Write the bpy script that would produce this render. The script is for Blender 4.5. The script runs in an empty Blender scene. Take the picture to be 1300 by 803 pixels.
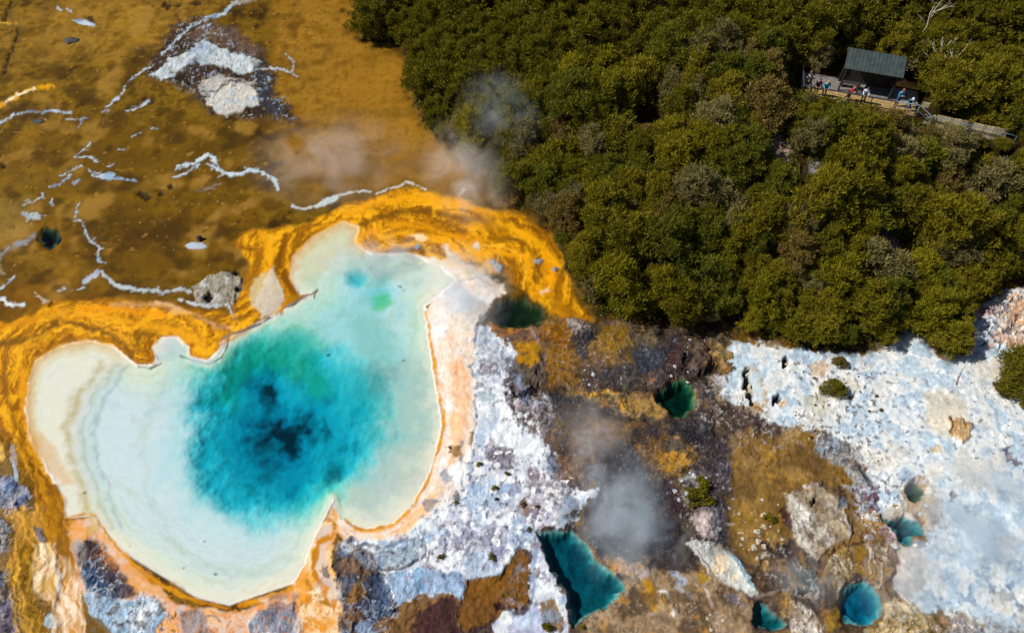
import bpy, bmesh, math, random
import numpy as np
from mathutils import Vector, Matrix, Euler

SC = bpy.context.scene
COL = SC.collection
R = math.radians
rnd = random.Random(7)
NR = np.random.default_rng(11)

# ------------------------------------------------------------------ camera
CAM_H, PITCH, HFOV = 50.0, R(55.0), R(66.0)
FPX = 650.0 / math.tan(HFOV / 2)
cd = bpy.data.cameras.new("camera")
cam = bpy.data.objects.new("camera", cd)
COL.objects.link(cam)
cam.location = (0, 0, CAM_H)
cam.rotation_euler = (math.pi / 2 - PITCH, 0, 0)
cd.angle = HFOV
cd.clip_start, cd.clip_end = 0.5, 3000
SC.camera = cam
AX = np.array([0, math.cos(PITCH), -math.sin(PITCH)])
UP = np.array([0, math.sin(PITCH), math.cos(PITCH)])


def U(px, py, z=0.0):
    """point of the horizontal plane z seen at photograph position px, py"""
    d = AX + (px - 650) / FPX * np.array([1, 0, 0]) + (401.5 - py) / FPX * UP
    t = (z - CAM_H) / d[2]
    return np.array([d[0] * t, d[1] * t, z])


def PX(x, y, z):
    dz = z - CAM_H
    dep = y * AX[1] + dz * AX[2]
    dep = np.maximum(dep, 5.0)
    return 650 + FPX * x / dep, 401.5 - FPX * (y * UP[1] + dz * UP[2]) / dep


# ------------------------------------------------------------------ noise
def _h(i, j, s):
    n = (i.astype(np.int64) * 374761393 + j.astype(np.int64) * 668265263 + s * 1274126177) & 0xFFFFFFFF
    n = ((n ^ (n >> 13)) * 1274126177) & 0xFFFFFFFF
    n = n ^ (n >> 16)
    return (n & 0xFFFF) * (2 * math.pi / 65536.0)


def gn(x, y, s=0):
    i, j = np.floor(x), np.floor(y)
    fx, fy = x - i, y - j
    u = fx * fx * fx * (fx * (fx * 6 - 15) + 10)
    v = fy * fy * fy * (fy * (fy * 6 - 15) + 10)
    r = []
    for dj in (0, 1):
        for di in (0, 1):
            a = _h(i + di, j + dj, s)
            r.append(np.cos(a) * (fx - di) + np.sin(a) * (fy - dj))
    a = r[0] + u * (r[1] - r[0])
    b = r[2] + u * (r[3] - r[2])
    return (a + v * (b - a)) * 1.5


def fbm(x, y, scale, s=0, o=4, gain=0.5):
    t, amp, f = 0, 1.0, 1.0 / scale
    for k in range(o):
        t = t + amp * gn(x * f + 17.3 * k, y * f - 9.1 * k, s + k)
        amp *= gain
        f *= 2.03
    return t


def sst(a, b, x):
    t = np.clip((x - a) / (b - a), 0, 1)
    return t * t * (3 - 2 * t)


def sdpoly(X, Y, P):
    P = np.asarray(P, float)
    d = np.full(X.shape, 1e18)
    inside = np.zeros(X.shape, bool)
    n = len(P)
    for i in range(n):
        ax, ay = P[i]
        bx, by = P[(i + 1) % n]
        ex, ey = bx - ax, by - ay
        wx, wy = X - ax, Y - ay
        t = np.clip((wx * ex + wy * ey) / (ex * ex + ey * ey + 1e-12), 0, 1)
        dx, dy = wx - ex * t, wy - ey * t
        d = np.minimum(d, dx * dx + dy * dy)
        c = (ay > Y) != (by > Y)
        with np.errstate(divide='ignore', invalid='ignore'):
            xi = ax + (Y - ay) * ex / (ey if ey != 0 else 1e-12)
        inside ^= c & (X < xi)
    d = np.sqrt(d)
    return np.where(inside, -d, d)


def sdline(X, Y, P):
    P = np.asarray(P, float)
    d = np.full(X.shape, 1e18)
    for i in range(len(P) - 1):
        ax, ay = P[i]
        bx, by = P[i + 1]
        ex, ey = bx - ax, by - ay
        wx, wy = X - ax, Y - ay
        t = np.clip((wx * ex + wy * ey) / (ex * ex + ey * ey + 1e-12), 0, 1)
        dx, dy = wx - ex * t, wy - ey * t
        d = np.minimum(d, dx * dx + dy * dy)
    return np.sqrt(d)


def lin(c):
    c = np.asarray(c, float) / 255.0
    return np.where(c <= 0.04045, c / 12.92, ((c + 0.055) / 1.055) ** 2.4)


# ------------------------------------------------------------------ materials
def newmat(name):
    m = bpy.data.materials.new(name)
    m.use_nodes = True
    nt = m.node_tree
    return m, nt, nt.nodes, nt.links, nt.nodes["Principled BSDF"]


def mat(name, rgb, rough=0.7, var=0.25, scale=6.0, bump=0.0, metal=0.0, bscale=None):
    """plain material with noise-driven tone variation and bump; rgb linear"""
    m, nt, N, L, b = newmat(name)
    tc = N.new("ShaderNodeTexCoord")
    nz = N.new("ShaderNodeTexNoise")
    nz.inputs["Scale"].default_value = scale
    nz.inputs["Detail"].default_value = 6
    L.new(tc.outputs["Object"], nz.inputs["Vector"])
    mx = N.new("ShaderNodeMix")
    mx.data_type = 'RGBA'
    mx.inputs[6].default_value = (*[c * (1 - var) for c in rgb], 1)
    mx.inputs[7].default_value = (*[min(1, c * (1 + var)) for c in rgb], 1)
    mr = N.new("ShaderNodeMapRange")
    mr.inputs[1].default_value, mr.inputs[2].default_value = 0.3, 0.7
    L.new(nz.outputs["Fac"], mr.inputs[0])
    L.new(mr.outputs[0], mx.inputs[0])
    L.new(mx.outputs[2], b.inputs["Base Color"])
    b.inputs["Roughness"].default_value = rough
    b.inputs["Metallic"].default_value = metal
    if bump:
        n2 = N.new("ShaderNodeTexNoise")
        n2.inputs["Scale"].default_value = bscale or scale * 3
        n2.inputs["Detail"].default_value = 6
        L.new(tc.outputs["Object"], n2.inputs["Vector"])
        bp = N.new("ShaderNodeBump")
        bp.inputs["Strength"].default_value = bump
        bp.inputs["Distance"].default_value = 0.05
        L.new(n2.outputs["Fac"], bp.inputs["Height"])
        L.new(bp.outputs[0], b.inputs["Normal"])
    return m


# ------------------------------------------------------------------ object helpers
def link(name, me, m=None, parent=None):
    o = bpy.data.objects.new(name, me)
    COL.objects.link(o)
    if m is not None and me is not None and len(me.materials) == 0:
        me.materials.append(m)
    if parent is not None:
        o.parent = parent
    return o


def tag(o, label, cat, group=None, kind=None):
    if label:
        o["label"] = label
    if cat:
        o["category"] = cat
    if group:
        o["group"] = group
    if kind:
        o["kind"] = kind
    return o


def thing(name, label, cat, loc=(0, 0, 0), rz=0.0, group=None):
    o = link(name, None)
    o.location = loc
    o.rotation_euler = (0, 0, rz)
    return tag(o, label, cat, group)


def mesh_np(name, V, F, smooth=False):
    """V (n,3), F (m,k) arrays -> mesh"""
    V = np.asarray(V, np.float32)
    F = np.asarray(F, np.int32)
    me = bpy.data.meshes.new(name)
    me.vertices.add(len(V))
    me.vertices.foreach_set("co", V.ravel())
    k = F.shape[1]
    me.loops.add(F.size)
    me.loops.foreach_set("vertex_index", F.ravel())
    me.polygons.add(len(F))
    me.polygons.foreach_set("loop_start", np.arange(0, F.size, k, dtype=np.int32))
    me.polygons.foreach_set("loop_total", np.full(len(F), k, np.int32))
    me.polygons.foreach_set("use_smooth", np.full(len(F), smooth))
    me.update(calc_edges=True)
    return me


class MB:
    """collects boxes and tubes; build() links them as one mesh object"""

    def __init__(s):
        s.v, s.f = [], []

    def box(s, c, size, M=None, taper=1.0):
        sx, sy, sz = [q / 2 for q in size]
        b = len(s.v)
        for z in (-1, 1):
            k = 1.0 if z < 0 else taper
            for x, y in ((-1, -1), (1, -1), (1, 1), (-1, 1)):
                p = Vector((x * sx * k, y * sy * k, z * sz))
                if M is not None:
                    p = M @ p
                s.v.append(tuple(Vector(c) + p))
        for q in ((3, 2, 1, 0), (4, 5, 6, 7), (0, 1, 5, 4), (1, 2, 6, 5), (2, 3, 7, 6), (3, 0, 4, 7)):
            s.f.append([b + i for i in q])
        return s

    def bar(s, a, b, w, h=None):
        """square bar from a to b"""
        a, b = Vector(a), Vector(b)
        d = b - a
        q = d.to_track_quat('Z', 'Y').to_matrix()
        if abs(d.z) < 0.99 * d.length:       # keep the section upright
            zx = d.normalized()
            up = Vector((0, 0, 1))
            sd = zx.cross(up).normalized()
            up = sd.cross(zx)
            q = Matrix((sd, up, zx)).transposed()
        s.box((a + b) / 2, (w, h or w, d.length), q)
        return s

    def tube(s, pts, rad, n=6, cap=True):
        pts = [Vector(p) for p in pts]
        if not hasattr(rad, '__len__'):
            rad = [rad] * len(pts)
        b0 = len(s.v)
        ref = Vector((0.31, 0.77, 0.55))
        for i, p in enumerate(pts):
            d = (pts[min(i + 1, len(pts) - 1)] - pts[max(i - 1, 0)]).normalized()
            if abs(d.dot(ref)) > 0.95:
                ref = Vector((0.9, -0.2, 0.1))
            u = d.cross(ref).normalized()
            w = d.cross(u)
            for k in range(n):
                a = 2 * math.pi * k / n
                s.v.append(tuple(p + (u * math.cos(a) + w * math.sin(a)) * rad[i]))
        for i in range(len(pts) - 1):
            for k in range(n):
                a, c = b0 + i * n + k, b0 + i * n + (k + 1) % n
                s.f.append([a, c, c + n, a + n])
        if cap:
            s.f.append([b0 + k for k in range(n)][::-1])
            e = b0 + (len(pts) - 1) * n
            s.f.append([e + k for k in range(n)])
        return s

    def build(s, name, m, parent=None, smooth=False, bevel=0.0):
        me = bpy.data.meshes.new(name)
        me.from_pydata(s.v, [], s.f)
        bm = bmesh.new()
        bm.from_mesh(me)
        bmesh.ops.recalc_face_normals(bm, faces=bm.faces)
        if bevel:
            bmesh.ops.bevel(bm, geom=list(bm.edges), offset=bevel, segments=1, affect='EDGES', clamp_overlap=True)
        bm.to_mesh(me)
        bm.free()
        if smooth:
            for p in me.polygons:
                p.use_smooth = True
        return link(name, me, m, parent)


# ------------------------------------------------------------------ world, sun, render
SUN_EL, SUN_AZ = R(47), None
to_sun = Vector((-1.0, 0.06, 0)).normalized()
to_sun = Vector((to_sun.x * math.cos(SUN_EL), to_sun.y * math.cos(SUN_EL), math.sin(SUN_EL)))
W = bpy.data.worlds.new("World")
SC.world = W
W.use_nodes = True
sky = W.node_tree.nodes.new("ShaderNodeTexSky")
sky.sky_type = 'NISHITA'
sky.sun_disc = False
sky.sun_elevation = SUN_EL
sky.sun_rotation = math.atan2(to_sun.x, to_sun.y)
bgn = W.node_tree.nodes["Background"]
W.node_tree.links.new(sky.outputs[0], bgn.inputs[0])
bgn.inputs[1].default_value = 0.05
sd_ = bpy.data.lights.new("sun", 'SUN')
sd_.energy = 4.6
sd_.angle = R(0.5)
sd_.color = (1.0, 0.95, 0.87)
sun = link("sun", None)
bpy.data.objects.remove(sun)
sun = bpy.data.objects.new("sun", sd_)
COL.objects.link(sun)
sun.rotation_euler = to_sun.to_track_quat('Z', 'Y').to_euler()
SC.view_settings.view_transform = 'Standard'
SC.view_settings.look = 'None'
SC.view_settings.exposure = 0.15
SC.view_settings.gamma = 1.0
SC.view_settings.use_curve_mapping = False
SC.render.engine = 'CYCLES'
cy = SC.cycles
cy.max_bounces = 10
cy.diffuse_bounces = 2
cy.glossy_bounces = 2
cy.transmission_bounces = 2
cy.volume_bounces = 6
cy.transparent_max_bounces = 24
cy.caustics_reflective = cy.caustics_refractive = False
cy.use_denoising = True
cy.denoiser = 'OPENIMAGEDENOISE'
# ------------------------------------------------------------------ layout outlines (photograph positions, all on or near the ground plane)
FOREST = [(440, -260), (450, -60), (453, 10), (458, 53), (478, 60), (508, 60), (517, 100), (522, 133), (538, 160), (558, 183), (592, 210),
          (625, 233), (655, 262), (690, 288), (712, 322), (717, 351), (737, 381), (755, 412), (783, 405), (807, 409), (837, 418),
          (863, 424), (890, 420), (917, 418), (930, 430), (975, 434), (1005, 442), (1055, 450), (1108, 448), (1128, 434), (1155, 416),
          (1168, 428), (1178, 446), (1205, 459), (1222, 450), (1226, 425), (1222, 401), (1242, 388), (1268, 373), (1310, 362), (1420, 350),
          (1600, 330), (2300, 100), (2300, -260)]
POOL = [(38, 480), (45, 457), (75, 438), (110, 431), (140, 438), (158, 452), (172, 462), (190, 463), (200, 458), (193, 440), (205, 428),
        (225, 427), (238, 440), (240, 452), (262, 457), (275, 450), (290, 430), (330, 408), (365, 390), (400, 370), (380, 372),
        (368, 350), (372, 325), (398, 300), (436, 281), (455, 288), (450, 308), (470, 322), (520, 322), (560, 338), (578, 355),
        (560, 372), (538, 388), (545, 440), (553, 490), (560, 540), (550, 585), (525, 640), (500, 662), (462, 670), (432, 658),
        (422, 632), (408, 660), (398, 682), (385, 715), (372, 738), (330, 752), (290, 766), (250, 757), (215, 735), (170, 708),
        (140, 685), (122, 660), (118, 652), (95, 655), (82, 655), (82, 632), (70, 610), (52, 580), (38, 550), (33, 515)]
# small pools: outline, water drop below the rim, depth, absorption per metre (r,g,b), bottom colour
SMALL = {
    'teardrop': ([(833, 499), (847, 487), (862, 480), (872, 478), (878, 486), (882, 501), (881, 515), (868, 528), (855, 526), (843, 513)],
                 0.22, 0.9, (3.0, 1.2, 1.1), (112, 136, 90)),
    'gorge': ([(683, 676), (700, 671), (727, 671), (743, 692), (760, 712), (783, 729), (793, 749), (776, 765), (750, 779), (731, 794),
               (725, 782), (718, 746), (710, 732), (696, 712)], 0.2, 1.0, (3.0, 0.95, 0.72), (150, 190, 185)),
    'crater': ([(1152, 622), (1155, 614), (1164, 610), (1173, 612), (1178, 621), (1176, 631), (1166, 636), (1156, 632)],
               0.45, 0.8, (2.0, 1.0, 1.5), (90, 110, 80)),
    'butterfly': ([(1121, 653), (1131, 658), (1151, 653), (1163, 658), (1171, 667), (1175, 677), (1158, 682), (1156, 692), (1145, 685),
                   (1138, 672), (1128, 664)], 0.18, 0.95, (3.0, 0.98, 0.76), (130, 175, 175)),
    'round': ([(1065, 766), (1069, 750), (1080, 740), (1095, 737), (1110, 742), (1119, 753), (1122, 768), (1117, 781), (1105, 791),
               (1090, 794), (1076, 787), (1068, 778)], 0.16, 0.85, (3.4, 0.92, 0.55), (150, 190, 190)),
    'corner': ([(958, 772), (964, 764), (975, 764), (984, 776), (1000, 789), (994, 797), (980, 799), (966, 797), (958, 790)],
               0.3, 0.9, (3.0, 0.85, 0.75), (130, 165, 165)),
    'murky': ([(622, 402), (632, 386), (646, 378), (664, 377), (684, 388), (697, 401), (682, 411), (655, 414), (634, 413)],
               0.12, 0.7, (1.9, 1.1, 1.0), (112, 104, 60)),  # murky olive bottom and water, its own colour
    'mat': ([(50, 300), (54, 290), (64, 287), (76, 293), (77, 304), (68, 313), (57, 314)],
            0.10, 0.9, (2.2, 1.3, 1.0), (90, 95, 70)),
}

FW = np.array([U(a, b)[:2] for a, b in FOREST])
Z_T = 7.0      # height of the viewing terrace
TERR = np.array([U(a, b, Z_T)[:2] for a, b in [(1010, 116), (1085, 131), (1160, 148), (1215, 166), (1300, 190), (1345, 203), (1345, 192),
                                              (1300, 178), (1215, 150), (1174, 128), (1162, 100), (1068, 84), (1012, 94)]])


def hz(x, y):
    """broad terrain height"""
    d = -sdpoly(x, y, FW)
    di = np.maximum(d, 0)
    h = 0.45 * np.minimum(di, 15) + 0.16 * np.maximum(np.minimum(di, 60) - 15, 0)
    h = h + sst(0.5, 6, di) * (0.7 * fbm(x, y, 7.0, 5, 3))
    st = -sdpoly(x, y, TERR)
    k = sst(-1.6, 0.1, st)
    h = h * (1 - k) + (Z_T - 0.18) * k
    fl = 0.05 + 0.10 * (fbm(x, y, 9.0, 3, 3) + 0.9).clip(0)
    return h + fl * sst(2, -1, d)


# ------------------------------------------------------------------ ground grid (finer where the view is nearer)
def hw(y):
    return 0.65 * np.maximum(y * math.cos(PITCH) + CAM_H * math.sin(PITCH), 20) * 1.0


ys = [8.0]
while ys[-1] < 86:
    y = ys[-1]
    ys.append(y + 0.062 * (1 + (y - 8) / 34.0))
ys = np.array([-260, -140, -80, -45, -25, -12, -7] + list(np.arange(-4, 8, 0.2)) + ys + [88, 91, 95, 102, 115, 135, 180, 260, 420])
sc_ = np.linspace(-1.04, 1.04, 1180)
ss = np.concatenate([[-14, -8, -5, -3.3, -2.4, -1.9, -1.6, -1.45, -1.38, -1.34], np.arange(-1.32, -1.042, 0.006), sc_, np.arange(1.046, 1.325, 0.006), [1.34, 1.38, 1.45, 1.6, 1.9, 2.4, 3.3, 5, 8, 14]])
NY, NX = len(ys), len(ss)
GY = np.repeat(ys[:, None], NX, 1)
GX = ss[None, :] * hw(GY)
X, Y = GX.ravel(), GY.ravel()
Z0 = hz(X, Y)
PXg, PYg = PX(X, Y, np.minimum(Z0, 60))
NV = len(X)
print("ground verts", NV)

# shared noise fields (world space)
n9 = fbm(X, Y, 9.0, 101, 4)
n3 = fbm(X, Y, 3.0, 111, 4)
n3b = fbm(X, Y, 2.4, 117, 4)
n1 = fbm(X, Y, 1.0, 121, 4)
nf = fbm(X, Y, 0.33, 131, 3)
wA = fbm(X, Y, 2.2, 141, 4, 0.55)
wB = fbm(X, Y, 2.2, 151, 4, 0.55)
wC = fbm(X, Y, 0.6, 161, 3)
wD = fbm(X, Y, 0.6, 171, 3)
rid = 1 - np.abs(fbm(X + 0.5 * wA, Y + 0.5 * wB, 1.6, 181, 4)) * 1.6
rid2 = 1 - np.abs(fbm(X + 0.3 * wC, Y + 0.3 * wD, 0.7, 191, 3)) * 1.8

dpE = np.full(NV, 1e3)
_i = np.nonzero((PXg > -250) & (PXg < 900) & (PYg > 150) & (PYg < 900))[0]
dpE[_i] = sdpoly(PXg[_i], PYg[_i], POOL)
arc = np.arctan2(PYg - 500, PXg - 380) * 260
# streaks that run along the pool's outline
flow = fbm((dpE + 7 * wA + 1.5 * wC) / 9.0, (arc + 20 * wB) / 95.0, 1.0, 231, 4, 0.6)
flow2 = fbm((dpE + 10 * wB + 2 * wD) / 4.0, (arc + 20 * wA) / 70.0, 1.0, 241, 3, 0.6)
C = np.zeros((NV, 3))
DZ = np.zeros(NV)          # carved or raised detail
REL = np.full(NV, 0.06)     # roughness of the relief
WET = np.full(NV, 0.0)


def sel(P, m):
    P = np.asarray(P, float)
    lo, hi = P.min(0) - m, P.max(0) + m
    return np.nonzero((PXg > lo[0]) & (PXg < hi[0]) & (PYg > lo[1]) & (PYg < hi[1]))[0]


def colmix(cols, i, ph):
    cols = [lin(c) for c in (cols if isinstance(cols, list) else [cols])]
    if len(cols) == 1:
        return np.repeat(cols[0][None], len(i), 0)
    t = np.clip(0.5 + 0.75 * ((0.75 * n3[i] + 0.35 * n9[i]) * math.cos(ph) + (0.65 * n3b[i] + 0.3 * n1[i]) * math.sin(ph + 0.6) + 0.2 * n1[i] + 0.12 * nf[i]), 0, 0.9999) * (len(cols) - 1)
    k = t.astype(int)
    f = (t - k)[:, None]
    A = np.array(cols)
    return A[k] * (1 - f) + A[k + 1] * f


def apply(i, m, cols, var, rel, dz, wet, ph):
    c = colmix(cols, i, ph)
    if var:
        c = c * (1 + VARK * var * (0.6 * n1[i] + 1.0 * nf[i]))[:, None].clip(0.25, 1.9)
    C[i] = C[i] * (1 - m[:, None]) + c * m[:, None]
    if rel is not None:
        REL[i] = REL[i] * (1 - m) + rel * m
    if wet is not None:
        WET[i] = WET[i] * (1 - m) + wet * m
    if dz:
        DZ[i] += dz * m


_ph = [0.0]
SPUR = []


def warp(i, w, wf):
    return PXg[i] + w * wA[i] + wf * wC[i], PYg[i] + 0.8 * w * wB[i] + 0.8 * wf * wD[i]


FRAC, SOFT, VARK = 0.10, 0.75, 0.35
STAIN = False


def P(poly, cols, soft=3, w=5, wf=2, op=1.0, var=0.15, rel=None, dz=0, wet=None, frac=None):
    """fill an outline; frac: how broken up it is by noise"""
    _ph[0] += 0.7
    frac = FRAC if frac is None else frac
    soft = soft * SOFT
    i = sel(poly, soft + 2 * w + 2 * wf + 4 + 8 * frac)
    if not len(i):
        return
    x, y = warp(i, w, wf)
    d = sdpoly(x, y, poly)
    if frac:
        d = d + frac * (0.6 * n1[i] + 0.8 * nf[i] + 0.5 * rid[i] - 0.3) * 10
    m = op * sst(soft, -soft, d)
    apply(i, m, cols, var, rel, dz, wet, _ph[0])


def Ln(pts, wd, cols, soft=1.2, w=2, wf=1.5, op=1.0, var=0.1, brk=0.0, rel=None, dz=0, wet=None):
    _ph[0] += 0.7
    i = sel(pts, soft + wd + 2 * w + 2 * wf + 4)
    if not len(i):
        return
    x, y = warp(i, w, wf)
    if STAIN and wd < 7:
        q_ = sdline(x, y, pts)
        apply(i, 0.45 * sst(wd * 1.2 + 5 + 3 * wA[i], 0, q_), [(74, 54, 16), (96, 70, 24)], 0.1, None, 0, None, 0.0)
        if len(pts) > 2:
            for k in range(1, len(pts) - 1):
                if rnd.random() < 0.6:
                    a_, l_ = rnd.uniform(0, 6.28), rnd.uniform(5, 12)
                    SPUR.append(([pts[k], (pts[k][0] + l_ * .5 * math.cos(a_) + rnd.uniform(-2, 2), pts[k][1] + l_ * .35 * math.sin(a_)), (pts[k][0] + l_ * math.cos(a_), pts[k][1] + l_ * .6 * math.sin(a_))], wd * 0.5, cols))
    d = sdline(x, y, pts) - wd / 2 * (0.9 + 0.7 * wC[i] + 0.5 * n1[i]) + brk * 3 * (wA[i] + wC[i]) + (1.3 * nf[i] if STAIN else 0)
    m = op * sst(soft, -soft, d)
    apply(i, m, cols, var, rel, dz, wet, _ph[0])


def Sp(poly, cols, thr=0.5, scale=0.35, seed=1, op=1.0, soft=10, rel=None, dz=0, sh=0.12):
    """specks and blotches: thresholded noise inside an outline"""
    _ph[0] += 0.7
    i = sel(poly, soft + 4)
    if not len(i):
        return
    d = sdpoly(PXg[i], PYg[i], poly)
    n = fbm(X[i], Y[i], scale, 900 + seed * 13, 3)
    m = op * sst(thr, thr + sh, n - 0.4 * sst(-soft, soft, d)) * sst(soft, -soft, d)
    apply(i, m, cols, 0.1, rel, dz, None, _ph[0])


ALL = np.arange(NV)
# ---- base zones
base = colmix([(70, 48, 6), (112, 80, 16), (132, 98, 28), (90, 62, 10)], ALL, 0.4)
C[:] = base * (1 + 0.02 * nf + 0.06 * n1)[:, None]
WET[:] = 0.5
# flow-like streaks in the mat
st_ = fbm(X * 0.35 + 1.2 * wA, Y * 1.3 + 0.8 * wB, 1.6, 205, 3, 0.42)

# ---------- upper left: brown and ochre mat
P([(-150, 60), (20, 20), (70, 0), (180, -60), (300, -60), (260, 20), (180, 60), (120, 70), (60, 95), (-150, 120)], [(150, 108, 34), (176, 130, 62), (128, 92, 28)], 30, 14, 3, 0.8)
P([(-150, 170), (60, 165), (150, 190), (150, 240), (40, 250), (-150, 300)], [(150, 108, 36), (118, 84, 20)], 30, 14, 3, 0.7)
P([(-150, 280), (120, 275), (330, 255), (330, 330), (200, 365), (60, 380), (-150, 380)], [(96, 62, 6), (120, 82, 14), (84, 54, 8)], 26, 12, 3, 0.75)
P([(90, 150), (250, 150), (330, 175), (320, 250), (150, 280), (80, 240)], [(106, 74, 8), (126, 90, 16)], 26, 14, 3, 0.75)
P([(-150, 295), (15, 250), (45, 262), (30, 310), (-150, 330)], [(150, 118, 74), (176, 140, 92)], 14, 8, 3, 0.6)
P([(340, -60), (440, -60), (455, 30), (478, 62), (510, 66), (522, 135), (560, 188), (600, 215), (610, 245), (520, 245), (420, 240), (360, 200), (335, 140), (350, 70)],
  [(128, 86, 14), (156, 110, 34), (110, 74, 12)], 18, 8, 3, 0.95, 0.22, rel=0.12)
P([(440, 60), (512, 70), (524, 140), (562, 192), (575, 215), (520, 210), (470, 160), (430, 110)], [(166, 116, 34), (148, 102, 24)], 20, 8, 3, 0.7, 0.25)
Sp([(340, -60), (450, -60), (600, 220), (420, 240), (350, 150)], [(120, 80, 14), (100, 72, 20)], 0.35, 0.5, 1, 0.5, 20)
Ln([(430, 142), (500, 142), (560, 150)], 8, [(120, 84, 24), (100, 74, 30)], 6, 4, 3, 0.6)
Ln([(428, 85), (445, 78)], 7, (110, 70, 20), 4, 2, 2, 0.6)
P([(-150, 385), (60, 360), (140, 372), (240, 380), (330, 345), (330, 400), (200, 395), (70, 400), (-150, 440)], [(150, 96, 8), (122, 80, 8)], 14, 8, 3, 0.75)
P([(380, 195), (500, 190), (600, 230), (560, 265), (470, 250), (390, 270), (350, 250)], [(140, 100, 46), (122, 86, 30)], 22, 10, 3, 0.55)  # haze of steam put into the ground colour as soft tan
# soft dark and light drifts in the mat
for k_, (x_, y_, l_, a_) in enumerate([(60, 60, 60, .3), (110, 95, 60, -.2), (60, 110, 70, -.1), (80, 205, 50, .5), (160, 60, 70, .6), (200, 200, 70, 0), (130, 250, 60, .2),
                                       (230, 300, 80, .1), (60, 330, 60, -.3), (300, 320, 50, .1), (20, 230, 40, .2), (290, 170, 60, .3), (60, 20, 50, .1)]):
    dx_, dy_ = l_ * math.cos(a_), l_ * math.sin(a_)
    Ln([(x_ - dx_, y_ + dy_), (x_, y_ + 3), (x_ + dx_, y_ - dy_)], 7 + (k_ % 3) * 4, (84, 58, 8) if k_ % 2 else (164, 122, 48), 12, 8, 4, 0.45)
i = np.nonzero((PXg < 640) & (PYg < 470))[0]
mt_ = (1.04 + 0.24 * st_[i] + 0.24 * n3[i] + 0.28 * n9[i])[:, None].clip(0.45, 1.6)
oc_ = sst(-26, 14, sdpoly(PXg[i] + 8 * wA[i], PYg[i] + 8 * wB[i], [(335, -60), (440, -60), (455, 30), (510, 60), (560, 188), (615, 250), (520, 250), (400, 250), (345, 210), (335, 140), (350, 70)]))[:, None]
C[i] = C[i] * (1 + (mt_ - 1) * (0.35 + 0.65 * oc_)) * (np.array([0.95, 1.0, 0.9]) * (1 - oc_) + np.array([0.77, 0.80, 0.42]) * oc_)
Sp([(-100, 0), (330, 0), (330, 380), (-100, 400)], [(150, 112, 36), (164, 124, 54)], 0.12, 3.4, 15, 0.7, 20, sh=0.6)
Sp([(-100, 60), (360, 60), (330, 380), (-100, 400)], [(74, 50, 4), (60, 42, 8)], 0.12, 3.0, 16, 0.75, 20, sh=0.6)
# grey-black rock with pale sheets
P([(180, 88), (200, 62), (225, 28), (258, 22), (300, 40), (335, 70), (346, 95), (350, 120), (380, 150), (375, 160), (345, 150), (320, 152), (270, 150), (245, 120), (222, 108), (195, 102)],
  [(36, 30, 24), (62, 48, 38), (50, 44, 48)], 9, 6, 3, 0.92, 0.35, rel=1.0)
P([(258, 26), (300, 36), (332, 66), (325, 80), (295, 66), (262, 50), (240, 50)], [(110, 86, 66), (96, 78, 70), (128, 98, 60)], 8, 5, 3, 0.8, 0.3, rel=0.9)
P([(192, 96), (215, 76), (240, 66), (260, 52), (272, 56), (290, 66), (328, 78), (330, 86), (318, 93), (296, 92), (284, 84), (262, 82), (248, 78), (234, 90), (226, 94), (205, 102)],
  [(146, 168, 190), (200, 206, 206), (172, 190, 206)], 2, 4, 3, 1.0, 0.25, rel=0.9, dz=0.06)
P([(250, 107), (264, 100), (276, 95), (290, 99), (326, 106), (328, 110), (300, 108), (280, 118), (258, 121)], [(188, 184, 172), (150, 150, 150)], 2, 3, 2, 1.0, 0.25, rel=0.9, dz=0.05)
P([(262, 124), (278, 113), (300, 105), (322, 112), (332, 122), (330, 134), (312, 136), (306, 143), (290, 148), (278, 146), (272, 138), (262, 134)],
  [(186, 192, 196), (206, 200, 186), (160, 180, 200)], 2, 3, 2, 1.0, 0.2, rel=0.8, dz=0.06)
Ln([(258, 116), (276, 118), (294, 104), (326, 105)], 2.2, (40, 30, 26), 1.2, 2, 1.5)
P([(322, 78), (340, 92), (352, 128), (362, 140), (352, 150), (332, 140), (326, 110)], [(46, 40, 36), (60, 66, 80)], 5, 4, 3, 0.85, 0.4, rel=1.0)
STAIN = True
BL = [(150, 178, 206), (196, 210, 220), (120, 146, 176)]
Ln([(322, -20), (300, 2), (290, 14), (264, 22), (240, 35), (226, 50), (214, 62), (206, 70)], 2.88, BL, 1.4, 2, 2, 0.95, brk=0.25)
Ln([(298, 6), (284, 17), (262, 25)], 4.03, BL, 2, 2, 2, 0.9)
Ln([(345, -20), (318, 0), (300, 4)], 5, [(200, 205, 205), (170, 160, 140)], 3, 2, 2, 0.7)
Ln([(325, 90), (345, 86), (362, 88), (370, 92), (378, 98)], 1.84, BL, 1.2, 1.5, 1.5, brk=0.12)
Ln([(362, 68), (371, 77), (374, 84), (369, 92)], 2.2, [(190, 190, 180), (150, 140, 130)], 1, 1.5, 1.5)
for seg in [[(188, 86), (172, 96)], [(168, 98), (160, 110), (154, 118)], [(150, 122), (142, 130), (134, 138)], [(130, 142), (142, 141)], [(160, 142), (178, 136), (188, 128)],
            [(168, 174), (180, 168)], [(193, 163), (200, 164)], [(150, 190), (160, 190)], [(136, 210), (144, 208)], [(114, 182), (106, 190), (98, 198)],
            [(84, 152), (98, 152), (112, 149)], [(104, 152), (100, 163)], [(96, 200), (112, 198), (124, 206)], [(76, 224), (90, 216), (104, 210)],
            [(78, 230), (90, 222)], [(62, 238), (76, 234)], [(92, 232), (102, 228)], [(112, 216), (124, 220), (134, 224)], [(54, 246), (56, 252)], [(66, 252), (65, 258)],
            [(28, 260), (40, 258), (54, 250)], [(84, 12), (92, 16)], [(72, 10), (78, 13)]]:
    Ln(seg, 1.9, BL, 1.2, 1.6, 1.6, 0.95, brk=0.3)
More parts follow.
